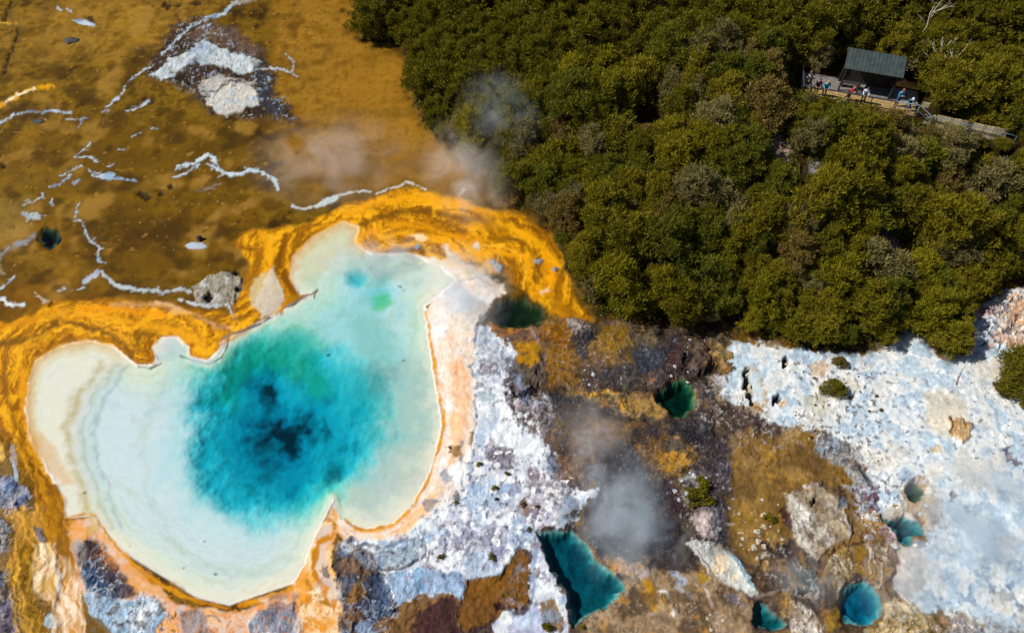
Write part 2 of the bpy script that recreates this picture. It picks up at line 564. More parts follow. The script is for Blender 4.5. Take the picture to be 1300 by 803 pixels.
Ln([(118, 222), (134, 226), (150, 228), (174, 230)], 1.96, BL, 1.2, 1.6, 1.5)
P([(124, 222), (140, 218), (147, 222), (140, 230), (130, 229)], BL, 1.5, 2, 1.5)
Ln([(-20, 158), (2, 154), (20, 145), (40, 141), (60, 141), (90, 142)], 2.30, BL, 1.4, 1.6, 1.5, brk=0.12)
Ln([(30, 150), (45, 146), (60, 148)], 6, (64, 46, 16), 3, 2, 2, 0.8)
Ln([(-30, 150), (0, 134), (20, 122), (40, 113), (66, 110)], 6, [(216, 150, 10), (232, 176, 30)], 2, 1.6, 1.5)
Ln([(6, 130), (22, 121), (44, 112)], 2.6, (250, 240, 210), 1.4, 1, 1)
P([(91, 25), (102, 24), (114, 27), (124, 34), (112, 33), (100, 30)], BL, 1.2, 1, 1)
P([(106, 22), (116, 20), (124, 33), (112, 27)], (50, 40, 26), 2, 1.5, 1, 0.9)
Ln([(226, 212), (246, 208), (256, 200), (264, 196), (272, 202), (279, 214), (284, 220), (300, 221), (318, 216), (332, 218), (346, 226), (352, 240)], 4.4, [(206, 222, 230), (170, 190, 206)], 1.4, 1.6, 1.5, brk=0.12, dz=0.04)
Ln([(221, 224), (236, 220), (248, 212), (252, 208)], 1.96, BL, 1.3, 1.6, 1.5)
Ln([(262, 208), (272, 212), (278, 216)], 2.30, BL, 1.3, 1.6, 1.5)
Ln([(250, 243), (266, 238), (280, 232)], 2.6, [(130, 120, 110), (150, 140, 130)], 1.5, 2, 1.5, 0.7)
Ln([(102, 256), (96, 268), (97, 278), (105, 282), (108, 292), (116, 306), (124, 314), (124, 330), (134, 334)], 1.73, BL, 1.2, 1.8, 1.6, 0.9, brk=0.1)
Ln([(126, 344), (118, 350), (108, 356)], 6, [(200, 204, 210), (150, 160, 180)], 1.5, 2.5, 2, brk=0.25)
Ln([(130, 346), (142, 358), (154, 364), (172, 368), (200, 369), (208, 371)], 4.6, [(158, 170, 172), (190, 200, 206)], 1.4, 1.5, 1.2, dz=0.04)
Ln([(210, 370), (226, 367), (242, 370)], 5, [(150, 162, 170), (186, 190, 190)], 1.4, 1.5, 1.2, dz=0.04)
Ln([(92, 368), (100, 366), (108, 364)], 1.73, BL, 1.3, 1.5, 1.3, 0.8)
Ln([(74, 370), (84, 365)], 2.30, BL, 1.3, 1.5, 1.3, 0.8)
Ln([(-10, 368), (4, 364), (18, 354), (20, 350)], 1.73, BL, 1.3, 1.5, 1.3, 0.9)
Ln([(3, 379), (9, 385), (18, 387), (30, 386)], 5, [(226, 230, 226), (180, 200, 210)], 1.4, 1.2, 1.2)
Ln([(44, 370), (50, 376), (56, 382), (62, 384)], 3, [(210, 180, 130), (180, 170, 160)], 1.3, 1.5, 1.2, 0.8)
Ln([(-10, 340), (4, 318), (16, 310), (30, 305), (42, 300)], 4, [(170, 170, 170), (140, 140, 150)], 3, 3, 2.5, 0.7, brk=0.3)
P([(-20, 335), (0, 335), (6, 348), (-20, 352)], [(200, 196, 190), (170, 150, 110)], 4, 3, 3, 0.6)
P([(30, 272), (44, 270), (54, 276), (48, 281), (34, 279)], BL, 3, 3, 2.5, 0.7, frac=0.5)
for (x_, y_, r_) in [(66, 388, 5), (178, 246, 5), (186, 250, 6), (205, 246, 4), (218, 237, 3), (5, 210, 4), (250, 4, 6), (212, 6, 6), (226, 6, 4)]:
    P([(x_ - r_ * 1.3, y_), (x_, y_ - r_ * .8), (x_ + r_ * 1.2, y_), (x_, y_ + r_ * .8)], (44, 34, 16), 2.5, 2, 2, 0.9, dz=-0.18)
Ln([(14, 2), (10, 18), (6, 26)], 4, (44, 32, 14), 2, 2, 2, 0.85, dz=-0.12)
Ln([(24, 38), (20, 52), (12, 70), (5, 92)], 3.5, (48, 36, 18), 2, 2, 2, 0.85, dz=-0.12)
Ln([(-20, 32), (2, 30), (20, 28)], 3, (214, 170, 60), 2, 1.5, 1.5, 0.8)
Ln([(52, 10), (62, 11)], 3, (70, 54, 24), 2, 2, 2, 0.7)
Ln([(224, 18), (228, 32)], 3, (70, 54, 34), 2, 2, 2, 0.7)
Ln([(176, 66), (200, 54), (218, 44)], 9, (70, 50, 26), 6, 4, 3, 0.7)
Ln([(372, 262), (386, 265), (402, 262), (424, 250), (446, 244), (470, 242)], 3.4, [(206, 200, 186), (176, 190, 196)], 1.3, 1.2, 1.2, dz=0.03)
P([(398, 262), (414, 252), (432, 246), (428, 254), (412, 262)], [(206, 216, 220), (186, 196, 200)], 1.4, 1.5, 1.2)
Ln([(478, 245), (492, 240), (506, 237), (516, 231), (528, 234), (540, 240)], 2.8, [(206, 196, 176), (190, 190, 186)], 1.2, 1.2, 1.2)
Ln([(584, 246), (590, 241)], 4, (210, 206, 196), 1.5, 1, 1, 0.8)
Sp([(150, 200), (330, 200), (330, 360), (120, 360)], (190, 165, 120), 0.95, 0.3, 3, 0.6, 20)
Sp([(-100, 0), (430, 0), (330, 300), (-100, 380)], (62, 44, 14), 0.72, 0.9, 5, 0.55, 20)
Sp([(-100, 0), (430, 0), (330, 300), (-100, 380)], (176, 132, 60), 0.72, 0.7, 6, 0.5, 20)
P([(244, 366), (264, 352), (290, 346), (302, 348), (310, 354), (306, 370), (300, 382), (303, 396), (305, 412), (302, 420), (297, 418), (296, 400), (288, 390), (272, 388), (256, 384)],
  [(176, 170, 160), (140, 130, 110), (196, 196, 196)], 2, 3, 2.5, 1.0, 0.35, rel=1.1, dz=0.05)
Ln([(230, 380), (246, 386), (270, 388), (290, 388), (297, 400), (300, 416)], 4, [(200, 206, 206), (170, 180, 180)], 1.3, 1, 1)
for (x_, y_, r_) in [(265, 376, 7), (303, 367, 5), (300, 347, 4)]:
    P([(x_ - r_, y_), (x_, y_ - r_ * .8), (x_ + r_, y_), (x_, y_ + r_ * .8)], (30, 24, 14), 2.5, 1.5, 1.5, 1.0, dz=-0.3)
P([(236, 312), (244, 308), (258, 309), (264, 312), (256, 316), (242, 316)], [(190, 200, 214), (160, 170, 190)], 1.3, 1, 1, dz=0.05)
STAIN = False
for p_, w_, c_ in SPUR:
    Ln(p_, max(1.3, w_), c_, 1.1, 2, 1.6, 0.8, brk=0.3)
# ---------- orange mats
O3 = [(120, 76, 6), (206, 134, 6), (226, 150, 16)]
P([(-150, 440), (-20, 432), (60, 388), (110, 382), (180, 384), (240, 392), (292, 402), (306, 420), (296, 440), (282, 462), (240, 470), (150, 470), (100, 460), (60, 470), (48, 520), (60, 560), (90, 620), (90, 660),
   (60, 640), (30, 560), (0, 540), (-150, 520)], [(176, 114, 6), (206, 134, 10), (190, 122, 8)], 7, 6, 2, 1.0, 0.08, rel=0.25, wet=0.7)
P([(296, 420), (300, 390), (322, 356), (316, 330), (300, 312), (310, 296), (345, 292), (400, 283), (440, 262), (480, 250), (530, 240), (560, 250), (600, 262), (660, 275), (700, 303), (716, 335), (724, 372), (750, 408),
   (742, 425), (712, 405), (690, 388), (660, 362), (642, 350), (600, 345), (560, 345), (510, 335), (470, 330), (430, 320), (400, 360), (380, 395), (330, 415)],
  [(170, 110, 4), (204, 136, 8), (182, 118, 6)], 7, 6, 2, 1.0, 0.08, rel=0.25, wet=0.7)
for pl_ in ([(-150, 440), (-20, 432), (60, 388), (110, 382), (180, 384), (240, 392), (292, 402), (306, 420), (296, 440), (282, 462), (60, 470), (48, 520), (60, 560), (60, 640), (0, 540), (-150, 520)],
            [(296, 420), (300, 390), (322, 356), (316, 330), (300, 312), (310, 296), (345, 292), (400, 283), (440, 262), (480, 250), (530, 240), (600, 262), (660, 275), (700, 303), (716, 335), (724, 372), (750, 408), (690, 388), (642, 350), (560, 345), (430, 320), (380, 395)]):
    i = sel(pl_, 20)
    d = sdpoly(PXg[i] + 5 * wA[i], PYg[i] + 4 * wB[i], pl_)
    m = sst(6, -4, d)
    t_ = np.clip(0.5 + 1.0 * flow[i] + 0.45 * flow2[i], 0, 1)[:, None]
    cc = lin((134, 84, 0)) * (1 - t_) ** 2 + 2 * t_ * (1 - t_) * lin((196, 128, 4)) + t_ ** 2 * lin((248, 180, 24))
    m = (0.85 * m)[:, None]
    C[i] = C[i] * (1 - m) + cc * m
# flow lines: lighter and darker bands that follow the mats
for pts_, w_, c_, o_ in [
    ([(300, 312), (330, 318), (322, 345), (318, 370)], 9, (140, 86, 4), .7), ([(330, 300), (345, 320), (340, 350), (352, 376)], 7, (236, 164, 20), .8),
    ([(362, 300), (356, 330), (362, 356), (378, 372)], 6, (128, 78, 4), .8), ([(372, 298), (366, 322), (368, 345)], 4, (240, 170, 24), .8),
    ([(440, 272), (480, 256), (540, 250), (590, 262), (640, 276)], 8, (236, 164, 14), .8), ([(456, 286), (500, 270), (548, 268), (600, 282)], 7, (116, 74, 2), .75),
    ([(458, 300), (500, 286), (540, 286), (570, 300), (600, 305), (640, 300)], 8, (226, 150, 10), .7), ([(480, 302), (520, 296), (556, 306), (590, 324), (620, 322), (640, 312)], 7, (240, 168, 20), .85),
    ([(500, 318), (540, 316), (576, 328), (610, 334)], 6, (120, 78, 4), .75), ([(600, 285), (650, 290), (690, 312), (706, 336)], 9, (238, 168, 12), .8),
    ([(620, 300), (660, 306), (686, 330), (680, 362)], 6, (128, 84, 2), .7), ([(640, 320), (668, 326), (672, 352), (688, 372)], 6, (232, 158, 10), .8),
    ([(560, 270), (600, 276), (640, 296)], 10, (140, 92, 6), .6), ([(690, 320), (700, 345), (694, 366), (676, 374)], 10, (236, 160, 8), .8),
    ([(612, 312), (640, 312), (660, 322), (668, 345), (666, 365)], 3, (244, 180, 40), .8), ([(686, 326), (678, 345), (680, 360)], 3, (110, 70, 2), .7),
    ([(700, 380), (720, 395), (738, 412)], 14, (166, 112, 8), .8), ([(648, 280), (690, 296), (710, 326)], 4, (120, 76, 4), .6),
    ([(76, 400), (112, 416), (140, 424), (160, 440), (166, 456)], 6, (124, 82, 10), .85), ([(170, 440), (176, 425), (190, 418), (220, 414), (240, 424)], 8, (128, 86, 10), .8),
    ([(70, 396), (120, 400), (170, 410), (230, 420), (260, 435)], 9, (236, 162, 20), .8), ([(-60, 446), (10, 436), (50, 424), (72, 408)], 8, (124, 82, 10), .85),
    ([(-60, 425), (20, 412), (70, 396)], 8, (206, 136, 8), .8), ([(200, 384), (230, 392), (270, 412), (290, 418)], 5, (226, 180, 130), .8),
    ([(240, 400), (270, 408), (292, 424)], 6, (150, 100, 10), .7), ([(30, 470), (28, 500), (32, 540), (50, 580)], 8, (232, 156, 14), .8), ([(6, 480), (12, 520), (30, 560)], 7, (140, 92, 10), .7),
    ([(140, 386), (190, 386), (230, 396)], 6, (216, 168, 110), .5), ([(100, 392), (160, 392), (210, 402)], 6, (236, 150, 10), .7)]:
    Ln(pts_, w_, c_, w_ * 0.6, 3, 1.2, min(1, o_ * 1.2), 0.05)
for pl_, c_ in [([(330, 396), (322, 385), (330, 362), (346, 338), (352, 352), (362, 380), (346, 396), (330, 404)], [(196, 186, 170), (214, 200, 176)]),
                ([(318, 372), (326, 352), (338, 345), (330, 372), (322, 392)], [(190, 180, 160), (206, 180, 120)]),
                ([(520, 300), (534, 296), (542, 302), (530, 306)], [(250, 226, 190), (246, 200, 120)]), ([(560, 312), (566, 310), (574, 324), (568, 326)], [(226, 210, 190), (236, 190, 120)]),
                ([(600, 308), (606, 306), (608, 318), (600, 314)], [(230, 210, 180), (200, 190, 180)]), ([(612, 352), (625, 356), (640, 362), (650, 372), (632, 374), (612, 366)], [(236, 226, 216), (230, 190, 130)]),
                ([(684, 370), (694, 365), (698, 367), (686, 374)], [(226, 190, 140), (230, 200, 170)]),
                ([(500, 326), (530, 322), (560, 330), (580, 342), (566, 344), (530, 336)], [(238, 224, 190), (240, 230, 210)]),
                ([(425, 296), (440, 284), (455, 288), (448, 300), (440, 312), (425, 318)], [(232, 222, 190), (240, 228, 190)])]:
    P(pl_, c_, 2.5, 2.5, 2, 0.95)
for pl_ in [[(621, 330), (630, 332), (638, 338), (637, 348), (630, 346), (624, 338)], [(678, 331), (686, 329), (690, 331), (684, 335), (679, 334)], [(698, 341), (704, 338), (709, 341), (704, 345)],
            [(524, 313), (532, 309), (536, 312), (528, 317)], [(614, 350), (622, 352), (626, 357), (617, 358)]]:
    P(pl_, (60, 44, 14), 3, 1, 1, 0.8)
    P(pl_, [(170, 172, 176), (140, 140, 150)], 1.2, 1, 1, 1.0, rel=0.9, dz=0.06)
# dark warm hollow below the terrace
P([(612, 412), (618, 398), (632, 378), (645, 366), (662, 372), (684, 386), (700, 398), (694, 410), (660, 412), (632, 416), (620, 422)], [(70, 52, 6), (104, 76, 10), (86, 60, 6)], 4, 3, 2, 0.95, 0.2, rel=0.5, dz=-0.15)
# ---------- left bottom: channels, crusts
P([(-150, 545), (-10, 545), (20, 560), (44, 600), (50, 640), (40, 660), (60, 700), (60, 760), (80, 803), (90, 920), (-150, 920)], [(96, 76, 44), (130, 100, 50), (76, 66, 60)], 6, 6, 3, 1.0, 0.35, rel=0.8)
P([(-150, 590), (-20, 596), (18, 606), (38, 620), (40, 640), (18, 650), (-20, 640), (-150, 640)], [(70, 60, 56), (130, 130, 150), (40, 40, 60), (160, 140, 120)], 3, 4, 3, 1.0, 0.5, rel=1.2)
P([(-150, 655), (-5, 655), (14, 664), (16, 690), (5, 700), (-150, 720)], [(80, 70, 50), (120, 124, 140), (52, 48, 44)], 3, 4, 3, 1.0, 0.5, rel=1.2)
P([(-150, 720), (0, 725), (14, 745), (26, 775), (24, 803), (24, 920), (-150, 920)], [(66, 60, 80), (120, 110, 130), (40, 50, 90)], 5, 5, 3, 1.0, 0.5, rel=1.2)
P([(14, 645), (40, 640), (56, 650), (52, 672), (40, 700), (20, 720), (8, 720), (18, 690)], [(206, 160, 90), (214, 150, 40), (190, 150, 100)], 4, 4, 3, 1.0, 0.15)
P([(20, 700), (46, 684), (48, 710), (40, 740), (52, 770), (62, 803), (62, 920), (24, 920), (24, 790), (16, 760), (20, 730)], [(140, 100, 10), (110, 80, 14), (160, 116, 10)], 5, 4, 3, 1.0, 0.2)
Ln([(40, 690), (26, 716), (20, 740)], 7, [(206, 146, 14), (190, 130, 10)], 4, 3, 2, 0.9)
P([(-30, 548), (8, 560), (6, 585), (-6, 590), (-30, 580)], [(220, 160, 20), (240, 210, 140)], 3, 3, 2, 0.9)
P([(0, 555), (20, 556), (32, 575), (42, 610), (46, 645), (36, 650), (30, 630), (22, 600), (10, 580)], [(92, 70, 14), (120, 90, 20)], 3, 3, 2, 0.9, 0.3)
P([(14, 562), (19, 565), (22, 590), (24, 612), (19, 610), (15, 588)], [(150, 170, 190), (190, 200, 206)], 1.3, 1.5, 1.5)
P([(20, 618), (36, 618), (40, 628), (30, 640), (24, 630)], [(176, 180, 196), (140, 146, 170)], 2, 2, 2, 0.9, frac=0.3, rel=1.0)
P([(4, 612), (14, 606), (16, 622), (4, 630)], [(110, 140, 180), (80, 100, 140)], 2, 2, 2, 0.9, frac=0.3, rel=1.0)
P([(0, 540), (24, 556), (36, 572), (50, 592), (66, 616), (86, 612), (76, 630), (82, 640), (78, 652), (82, 662), (96, 700), (100, 730), (90, 735), (80, 710), (64, 690), (52, 660), (48, 630), (42, 604), (22, 568), (0, 552)],
  [(166, 108, 4), (140, 90, 4), (190, 128, 8)], 2.5, 2, 1.5, 1.0, 0.1, wet=0.8)
Ln([(18, 556), (30, 585), (44, 612), (48, 640), (46, 656)], 3.5, [(240, 190, 90), (232, 160, 40)], 2, 1.5, 1.5, 0.9)
Ln([(66, 616), (78, 613), (84, 610)], 2, (110, 66, 2), 1.2, 0.8, 0.8)
P([(46, 690), (58, 690), (72, 690), (70, 710), (66, 720), (76, 732), (72, 752), (62, 762), (52, 758), (44, 742), (40, 724), (42, 705)], [(232, 196, 130), (246, 224, 190), (220, 180, 60)], 3, 2.5, 2, 1.0, 0.12)
P([(72, 700), (82, 705), (96, 720), (104, 745), (104, 770), (110, 803), (110, 920), (78, 920), (78, 803), (72, 780), (80, 760), (84, 735), (78, 716)], [(246, 190, 110), (240, 216, 190), (224, 150, 40)], 2.5, 2.5, 2, 1.0, 0.1)
Ln([(84, 712), (90, 735), (84, 760), (88, 785), (86, 820)], 3, (250, 236, 220), 1.5, 1.5, 1)
Ln([(98, 722), (102, 745), (98, 765), (106, 780), (104, 820)], 2.5, [(170, 110, 10), (140, 90, 10)], 1.3, 1.5, 1)
Ln([(72, 692), (70, 706), (70, 718), (76, 730), (76, 745), (70, 764), (68, 778)], 4.2, [(110, 130, 150), (150, 160, 176)], 1.3, 1.2, 1.2, rel=0.8)
P([(60, 778), (68, 780), (76, 790), (74, 798), (62, 798), (54, 794)], [(140, 165, 180), (170, 190, 196)], 1.5, 1.5, 1.2)
P([(42, 668), (52, 670), (60, 684), (54, 690), (46, 682)], [(120, 130, 150), (80, 90, 100)], 1.5, 1.5, 1.5, rel=1)
P([(84, 670), (92, 660), (104, 655), (120, 655), (128, 668), (150, 694), (176, 726), (200, 742), (214, 756), (224, 775), (240, 803), (240, 920), (160, 860), (130, 800), (100, 740), (92, 700)],
  [(240, 186, 130), (226, 196, 180), (232, 160, 70), (214, 190, 176)], 3, 3, 2.5, 1.0, 0.14)
P([(100, 690), (114, 680), (126, 686), (146, 716), (168, 744), (174, 752), (160, 760), (136, 762), (116, 756), (106, 735), (98, 712)], [(70, 56, 50), (60, 60, 80), (110, 84, 70), (40, 44, 66)], 5, 4, 3, 1.0, 0.5, rel=1.2)
P([(100, 722), (120, 720), (140, 740), (136, 756), (114, 756)], [(46, 80, 116), (70, 100, 136)], 5, 4, 3, 0.8, 0.4)
P([(90, 688), (104, 682), (112, 700), (108, 718), (96, 712)], [(170, 160, 156), (130, 124, 130)], 5, 3, 3, 0.8)
P([(108, 756), (120, 752), (140, 757), (160, 764), (180, 752), (196, 760), (214, 776), (200, 803), (190, 920), (150, 920), (140, 803), (120, 785)], [(200, 222, 236), (150, 180, 206), (226, 232, 236)], 3, 4, 3, 1.0, 0.25, rel=1.0)
P([(112, 778), (128, 785), (142, 803), (140, 920), (108, 920), (110, 800)], [(110, 80, 20), (90, 70, 40)], 3, 3, 2, 0.9, 0.3)
Sp([(112, 760), (230, 760), (240, 803), (140, 803)], [(70, 80, 96), (110, 90, 70)], 0.45, 0.5, 8, 0.8, 6, rel=1.1)
Ln([(142, 690), (162, 716), (186, 742), (215, 764), (250, 786), (300, 800)], 6, [(232, 170, 110), (240, 200, 160)], 4, 3, 2, 0.8)
P([(196, 756), (250, 772), (290, 776), (340, 764), (375, 745), (392, 760), (384, 803), (384, 920), (240, 920), (222, 790)], [(240, 190, 140), (220, 196, 180), (236, 150, 60), (206, 180, 170)], 4, 4, 3, 1.0, 0.15)
P([(225, 775), (250, 772), (262, 785), (268, 803), (268, 920), (232, 920), (230, 800)], [(120, 96, 90), (150, 150, 160), (90, 70, 50)], 4, 4, 3, 0.8, 0.4, rel=1.0)
P([(316, 780), (345, 770), (372, 762), (378, 790), (376, 920), (320, 920)], [(70, 76, 96), (130, 140, 160), (190, 200, 206)], 4, 5, 3, 0.95, 0.5, rel=1.1)
Ln([(256, 782), (272, 782), (280, 788)], 3, [(130, 110, 90)], 1.5, 2, 2, 0.8)
# ---------- bottom orange trickle
P([(372, 742), (384, 716), (398, 684), (408, 662), (420, 640), (432, 652), (440, 668), (424, 684), (418, 712), (432, 738), (434, 770), (430, 803), (430, 920), (380, 920), (384, 790)], [(236, 170, 60), (244, 214, 170), (226, 150, 20), (246, 230, 210)], 3, 4, 2.5, 1.0, 0.1)
P([(404, 668), (418, 664), (424, 676), (412, 700), (416, 726), (430, 740), (432, 760), (420, 770), (404, 745), (398, 715)], [(226, 186, 140), (200, 190, 190), (214, 150, 50)], 4, 3, 2, 0.8)
Ln([(412, 650), (424, 668), (420, 682), (404, 690), (400, 704), (396, 722), (404, 736), (414, 744), (416, 764)], 6, [(206, 136, 4), (170, 106, 2)], 2, 2, 1.5)
Ln([(390, 736), (398, 750), (410, 762), (424, 770)], 5, [(200, 136, 10), (150, 96, 4)], 2, 2.5, 1.5, 0.9)
P([(392, 752), (406, 745), (412, 758), (404, 764), (394, 762)], [(250, 240, 220), (236, 200, 130)], 2, 2, 1.5)
Sp([(380, 740), (434, 740), (434, 803), (380, 803)], [(232, 150, 14), (206, 130, 10)], 0.25, 0.7, 9, 0.8, 5)
# ---------- sinter bank on the right of the pool
P([(470, 325), (540, 330), (590, 345), (612, 352), (640, 362), (645, 372), (628, 380), (616, 395), (606, 412), (604, 440), (606, 480), (606, 520), (596, 556), (600, 600), (590, 650), (560, 680), (520, 700), (470, 700), (440, 690),
   (424, 660), (430, 650), (450, 668), (498, 662), (524, 640), (548, 588), (560, 540), (553, 490), (545, 440), (538, 392), (556, 372)], [(232, 228, 222), (240, 218, 196), (222, 226, 232)], 3, 4, 2.5, 1.0, 0.08, rel=0.5)
P([(568, 460), (590, 450), (596, 500), (590, 550), (580, 590), (566, 600), (572, 560), (576, 520)], [(246, 206, 170), (244, 190, 140), (240, 220, 200)], 5, 5, 3, 0.9)
P([(536, 640), (556, 610), (572, 590), (570, 610), (552, 640), (530, 664), (510, 680), (480, 684), (470, 678), (500, 672)], [(246, 196, 140), (244, 210, 176)], 5, 4, 3, 0.9)
P([(545, 350), (580, 350), (600, 365), (600, 390), (580, 400), (560, 390), (548, 372)], [(226, 222, 226), (200, 206, 216)], 8, 6, 3, 0.6)
P([(574, 318), (596, 332), (620, 352), (606, 362), (580, 350), (560, 336)], [(240, 226, 206), (226, 206, 180)], 5, 4, 2, 0.7)
Ln([(584, 356), (604, 352), (624, 364)], 2.5, [(190, 196, 206), (150, 130, 110)], 1.5, 2, 2, 0.8)
Ln([(532, 388), (538, 400), (544, 430), (548, 452), (550, 478), (556, 500), (559, 520)], 7, [(190, 124, 10), (206, 150, 30)], 2.5, 2, 1.5, 0.95)
Ln([(534, 385), (538, 405)], 8, [(160, 100, 16), (190, 140, 60)], 4, 2, 2, 0.8)
Ln([(560, 520), (562, 545), (553, 575), (546, 596), (536, 618), (526, 636), (512, 652), (500, 660), (484, 664), (466, 668), (446, 662), (438, 655)], 5.5, [(212, 146, 10), (190, 126, 4), (226, 160, 20)], 1.6, 1.6, 1.2, 0.98)
Ln([(526, 640), (510, 656), (494, 666), (476, 672), (450, 668)], 6, [(236, 160, 20), (240, 176, 60)], 3, 2, 1.5, 0.85)
Ln([(84, 655), (96, 652), (110, 649), (120, 651), (130, 668), (146, 690), (170, 716), (192, 734), (222, 750)], 4.5, [(196, 120, 6), (222, 146, 20)], 1.6, 1.4, 1.2, 0.95)
Ln([(222, 750), (250, 762), (286, 770)], 4.5, [(222, 150, 20), (196, 130, 10)], 1.6, 1.2, 1, 0.95)
Ln([(304, 767), (330, 760), (352, 752), (370, 744)], 6, [(222, 150, 10), (200, 126, 6)], 1.8, 1.2, 1, 0.98)
P([(384, 650), (392, 648), (398, 652), (394, 657), (386, 656)], [(220, 140, 10), (190, 110, 4)], 1.3, 0.8, 0.8, dz=0.06)
P([(410, 628), (418, 625), (422, 634), (414, 638)], [(232, 190, 150), (220, 170, 120)], 1.5, 1, 1, dz=0.06)
i = sel([(424, 320), (606, 320), (606, 700), (424, 700)], 5)
wm_ = sst(1, 6, dpE[i]) * sst(80, 40, dpE[i]) * sst(0.10, 0.5, flow[i] + 0.5 * flow2[i]) * sst(600, 560, PXg[i]) * sst(400, 440, PYg[i])
C[i] = C[i] * (1 - 0.65 * wm_[:, None]) + lin((240, 176, 120)) * 0.65 * wm_[:, None]
i = sel([(84, 640), (390, 640), (390, 820), (84, 820)], 5)
wm_ = sst(1, 6, dpE[i]) * sst(40, 14, dpE[i]) * sst(0.0, 0.4, flow[i] + 0.4 * flow2[i])
C[i] = C[i] * (1 - 0.6 * wm_[:, None]) + lin((226, 150, 60)) * 0.6 * wm_[:, None]
# pool interior, above the water line or just under it
P([(30, 520), (36, 482), (44, 456), (76, 437), (112, 430), (142, 437), (175, 463), (232, 455), (262, 456), (290, 432), (330, 408), (400, 371), (375, 345), (380, 318), (400, 299), (436, 281), (455, 288), (450, 310), (480, 324),
   (520, 324), (560, 340), (572, 358), (540, 386), (544, 440), (552, 490), (560, 540), (548, 588), (524, 640), (498, 660), (462, 666), (432, 655), (420, 634), (406, 662), (384, 715), (370, 736), (330, 750), (290, 764), (250, 755),
   (216, 733), (170, 706), (140, 683), (124, 658), (118, 648), (95, 651), (84, 652), (84, 632), (88, 612), (66, 611), (52, 582), (38, 550)],
  [(246, 244, 236), (250, 248, 240), (240, 242, 238)], 1.8, 1.6, 1.4, 1.0, 0.04, rel=0.05, wet=0.3)
i = sel(POOL, 8)
m = sst(1.0, -1.0, sdpoly(PXg[i] + 2.0 * wC[i], PYg[i] + 1.6 * wD[i], POOL))[:, None]
C[i] = C[i] * (1 - m * 0.9) + lin((246, 240, 224)) * m * 0.9
i = sel(POOL, 5)
t_ = (sst(-52, -6, dpE[i] + 6 * wA[i] + 3 * n1[i]) * sst(3, -3, dpE[i]))[:, None]
t2_ = ((1 - t_[:, 0]) * sst(3, -3, dpE[i]))[:, None]
C[i] = C[i] * (1 - 0.75 * t_) + lin((254, 246, 226)) * 0.75 * t_
C[i] = C[i] * (1 - 0.8 * t2_) + lin((238, 240, 252)) * 0.8 * t2_
fl_ = (0.32 * sst(0.1, 0.6, flow[i]) * sst(3, -3, dpE[i]) * sst(-90, -40, dpE[i]))[:, None]
C[i] = C[i] * (1 - fl_) + lin((226, 214, 176)) * fl_
fl_ = (0.28 * sst(0.15, 0.6, -flow[i]) * sst(3, -3, dpE[i]) * sst(-120, -50, dpE[i]))[:, None]
C[i] = C[i] * (1 - fl_) + lin((206, 214, 220)) * fl_
P([(48, 500), (60, 470), (90, 450), (130, 455), (110, 480), (90, 520), (86, 580), (100, 630), (80, 610), (58, 570)], [(254, 244, 222), (250, 242, 230)], 14, 6, 2, 0.8, 0.04)
P([(34, 540), (50, 545), (74, 580), (90, 610), (76, 614), (58, 590), (40, 560)], [(244, 204, 160), (240, 214, 186)], 7, 4, 2, 0.85, 0.05)
for off_, c_, w_, o_ in [(0, (206, 186, 130), 9, .7), (12, (236, 230, 216), 6, .6), (20, (196, 190, 160), 5, .5), (28, (222, 226, 224), 5, .5), (34, (176, 186, 186), 4, .5)]:
    Ln([(128 + off_, 462), (98 + off_, 500), (84 + off_, 545), (92 + off_, 590), (104 + off_, 630), (124 + off_ * .8, 668)], w_, c_, w_, 5, 1.5, min(1, o_ * 1.3), 0.04)
P([(375, 350), (382, 318), (404, 300), (438, 284), (450, 296), (444, 312), (420, 330), (400, 362)], [(226, 222, 200), (232, 226, 190), (214, 212, 190)], 6, 5, 3, 0.9, 0.06)
P([(400, 330), (430, 310), (470, 320), (500, 330), (480, 345), (430, 345)], [(232, 214, 180), (226, 220, 206)], 10, 5, 3, 0.6)
P([(196, 460), (200, 436), (212, 428), (226, 430), (236, 444), (222, 456)], [(232, 230, 226), (220, 222, 226)], 3, 2, 1.5, 1.0, 0.05)
P([(450, 480), (520, 440), (545, 470), (552, 540), (530, 620), (470, 650), (430, 640), (470, 590)], [(214, 214, 200), (196, 202, 196), (222, 220, 202)], 22, 10, 4, 0.7, 0.08)
P([(300, 440), (380, 400), (420, 430), (380, 470), (310, 460)], [(206, 220, 186), (190, 214, 180)], 16, 10, 4, 0.7, 0.08)
P([(445, 400), (500, 395), (500, 460), (450, 450)], [(206, 216, 200), (180, 204, 196)], 18, 9, 4, 0.6)
P([(474, 372), (490, 368), (498, 380), (482, 394), (470, 390)], [(150, 220, 150), (170, 226, 170)], 7, 4, 2, 0.9)
for (x_, y_, l_, a_) in [(470, 560, 60, 1.2), (500, 540, 60, 1.35), (520, 500, 60, 1.5), (440, 620, 40, .8), (240, 700, 60, -.5), (200, 660, 50, -.9), (180, 580, 60, -1.4), (190, 520, 50, 1.1), (470, 440, 40, 1.2), (430, 400, 40, .6), (300, 720, 60, -.1), (340, 715, 40, .3)]:
    dx_, dy_ = l_ * math.cos(a_), l_ * math.sin(a_)
    Ln([(x_ - dx_, y_ + dy_), (x_ + 3, y_), (x_ + dx_, y_ - dy_)], 5, [(186, 196, 190), (230, 230, 214)], 6, 7, 3, 0.5, 0.05)
P([(328, 474), (344, 466), (352, 486), (350, 512), (338, 516), (330, 500)], (40, 62, 66), 13, 9, 4, 0.95, 0.1)
P([(332, 528), (352, 530), (372, 524), (392, 538), (384, 562), (362, 576), (340, 572), (326, 556)], (36, 58, 64), 15, 16, 6, 0.95, 0.1)
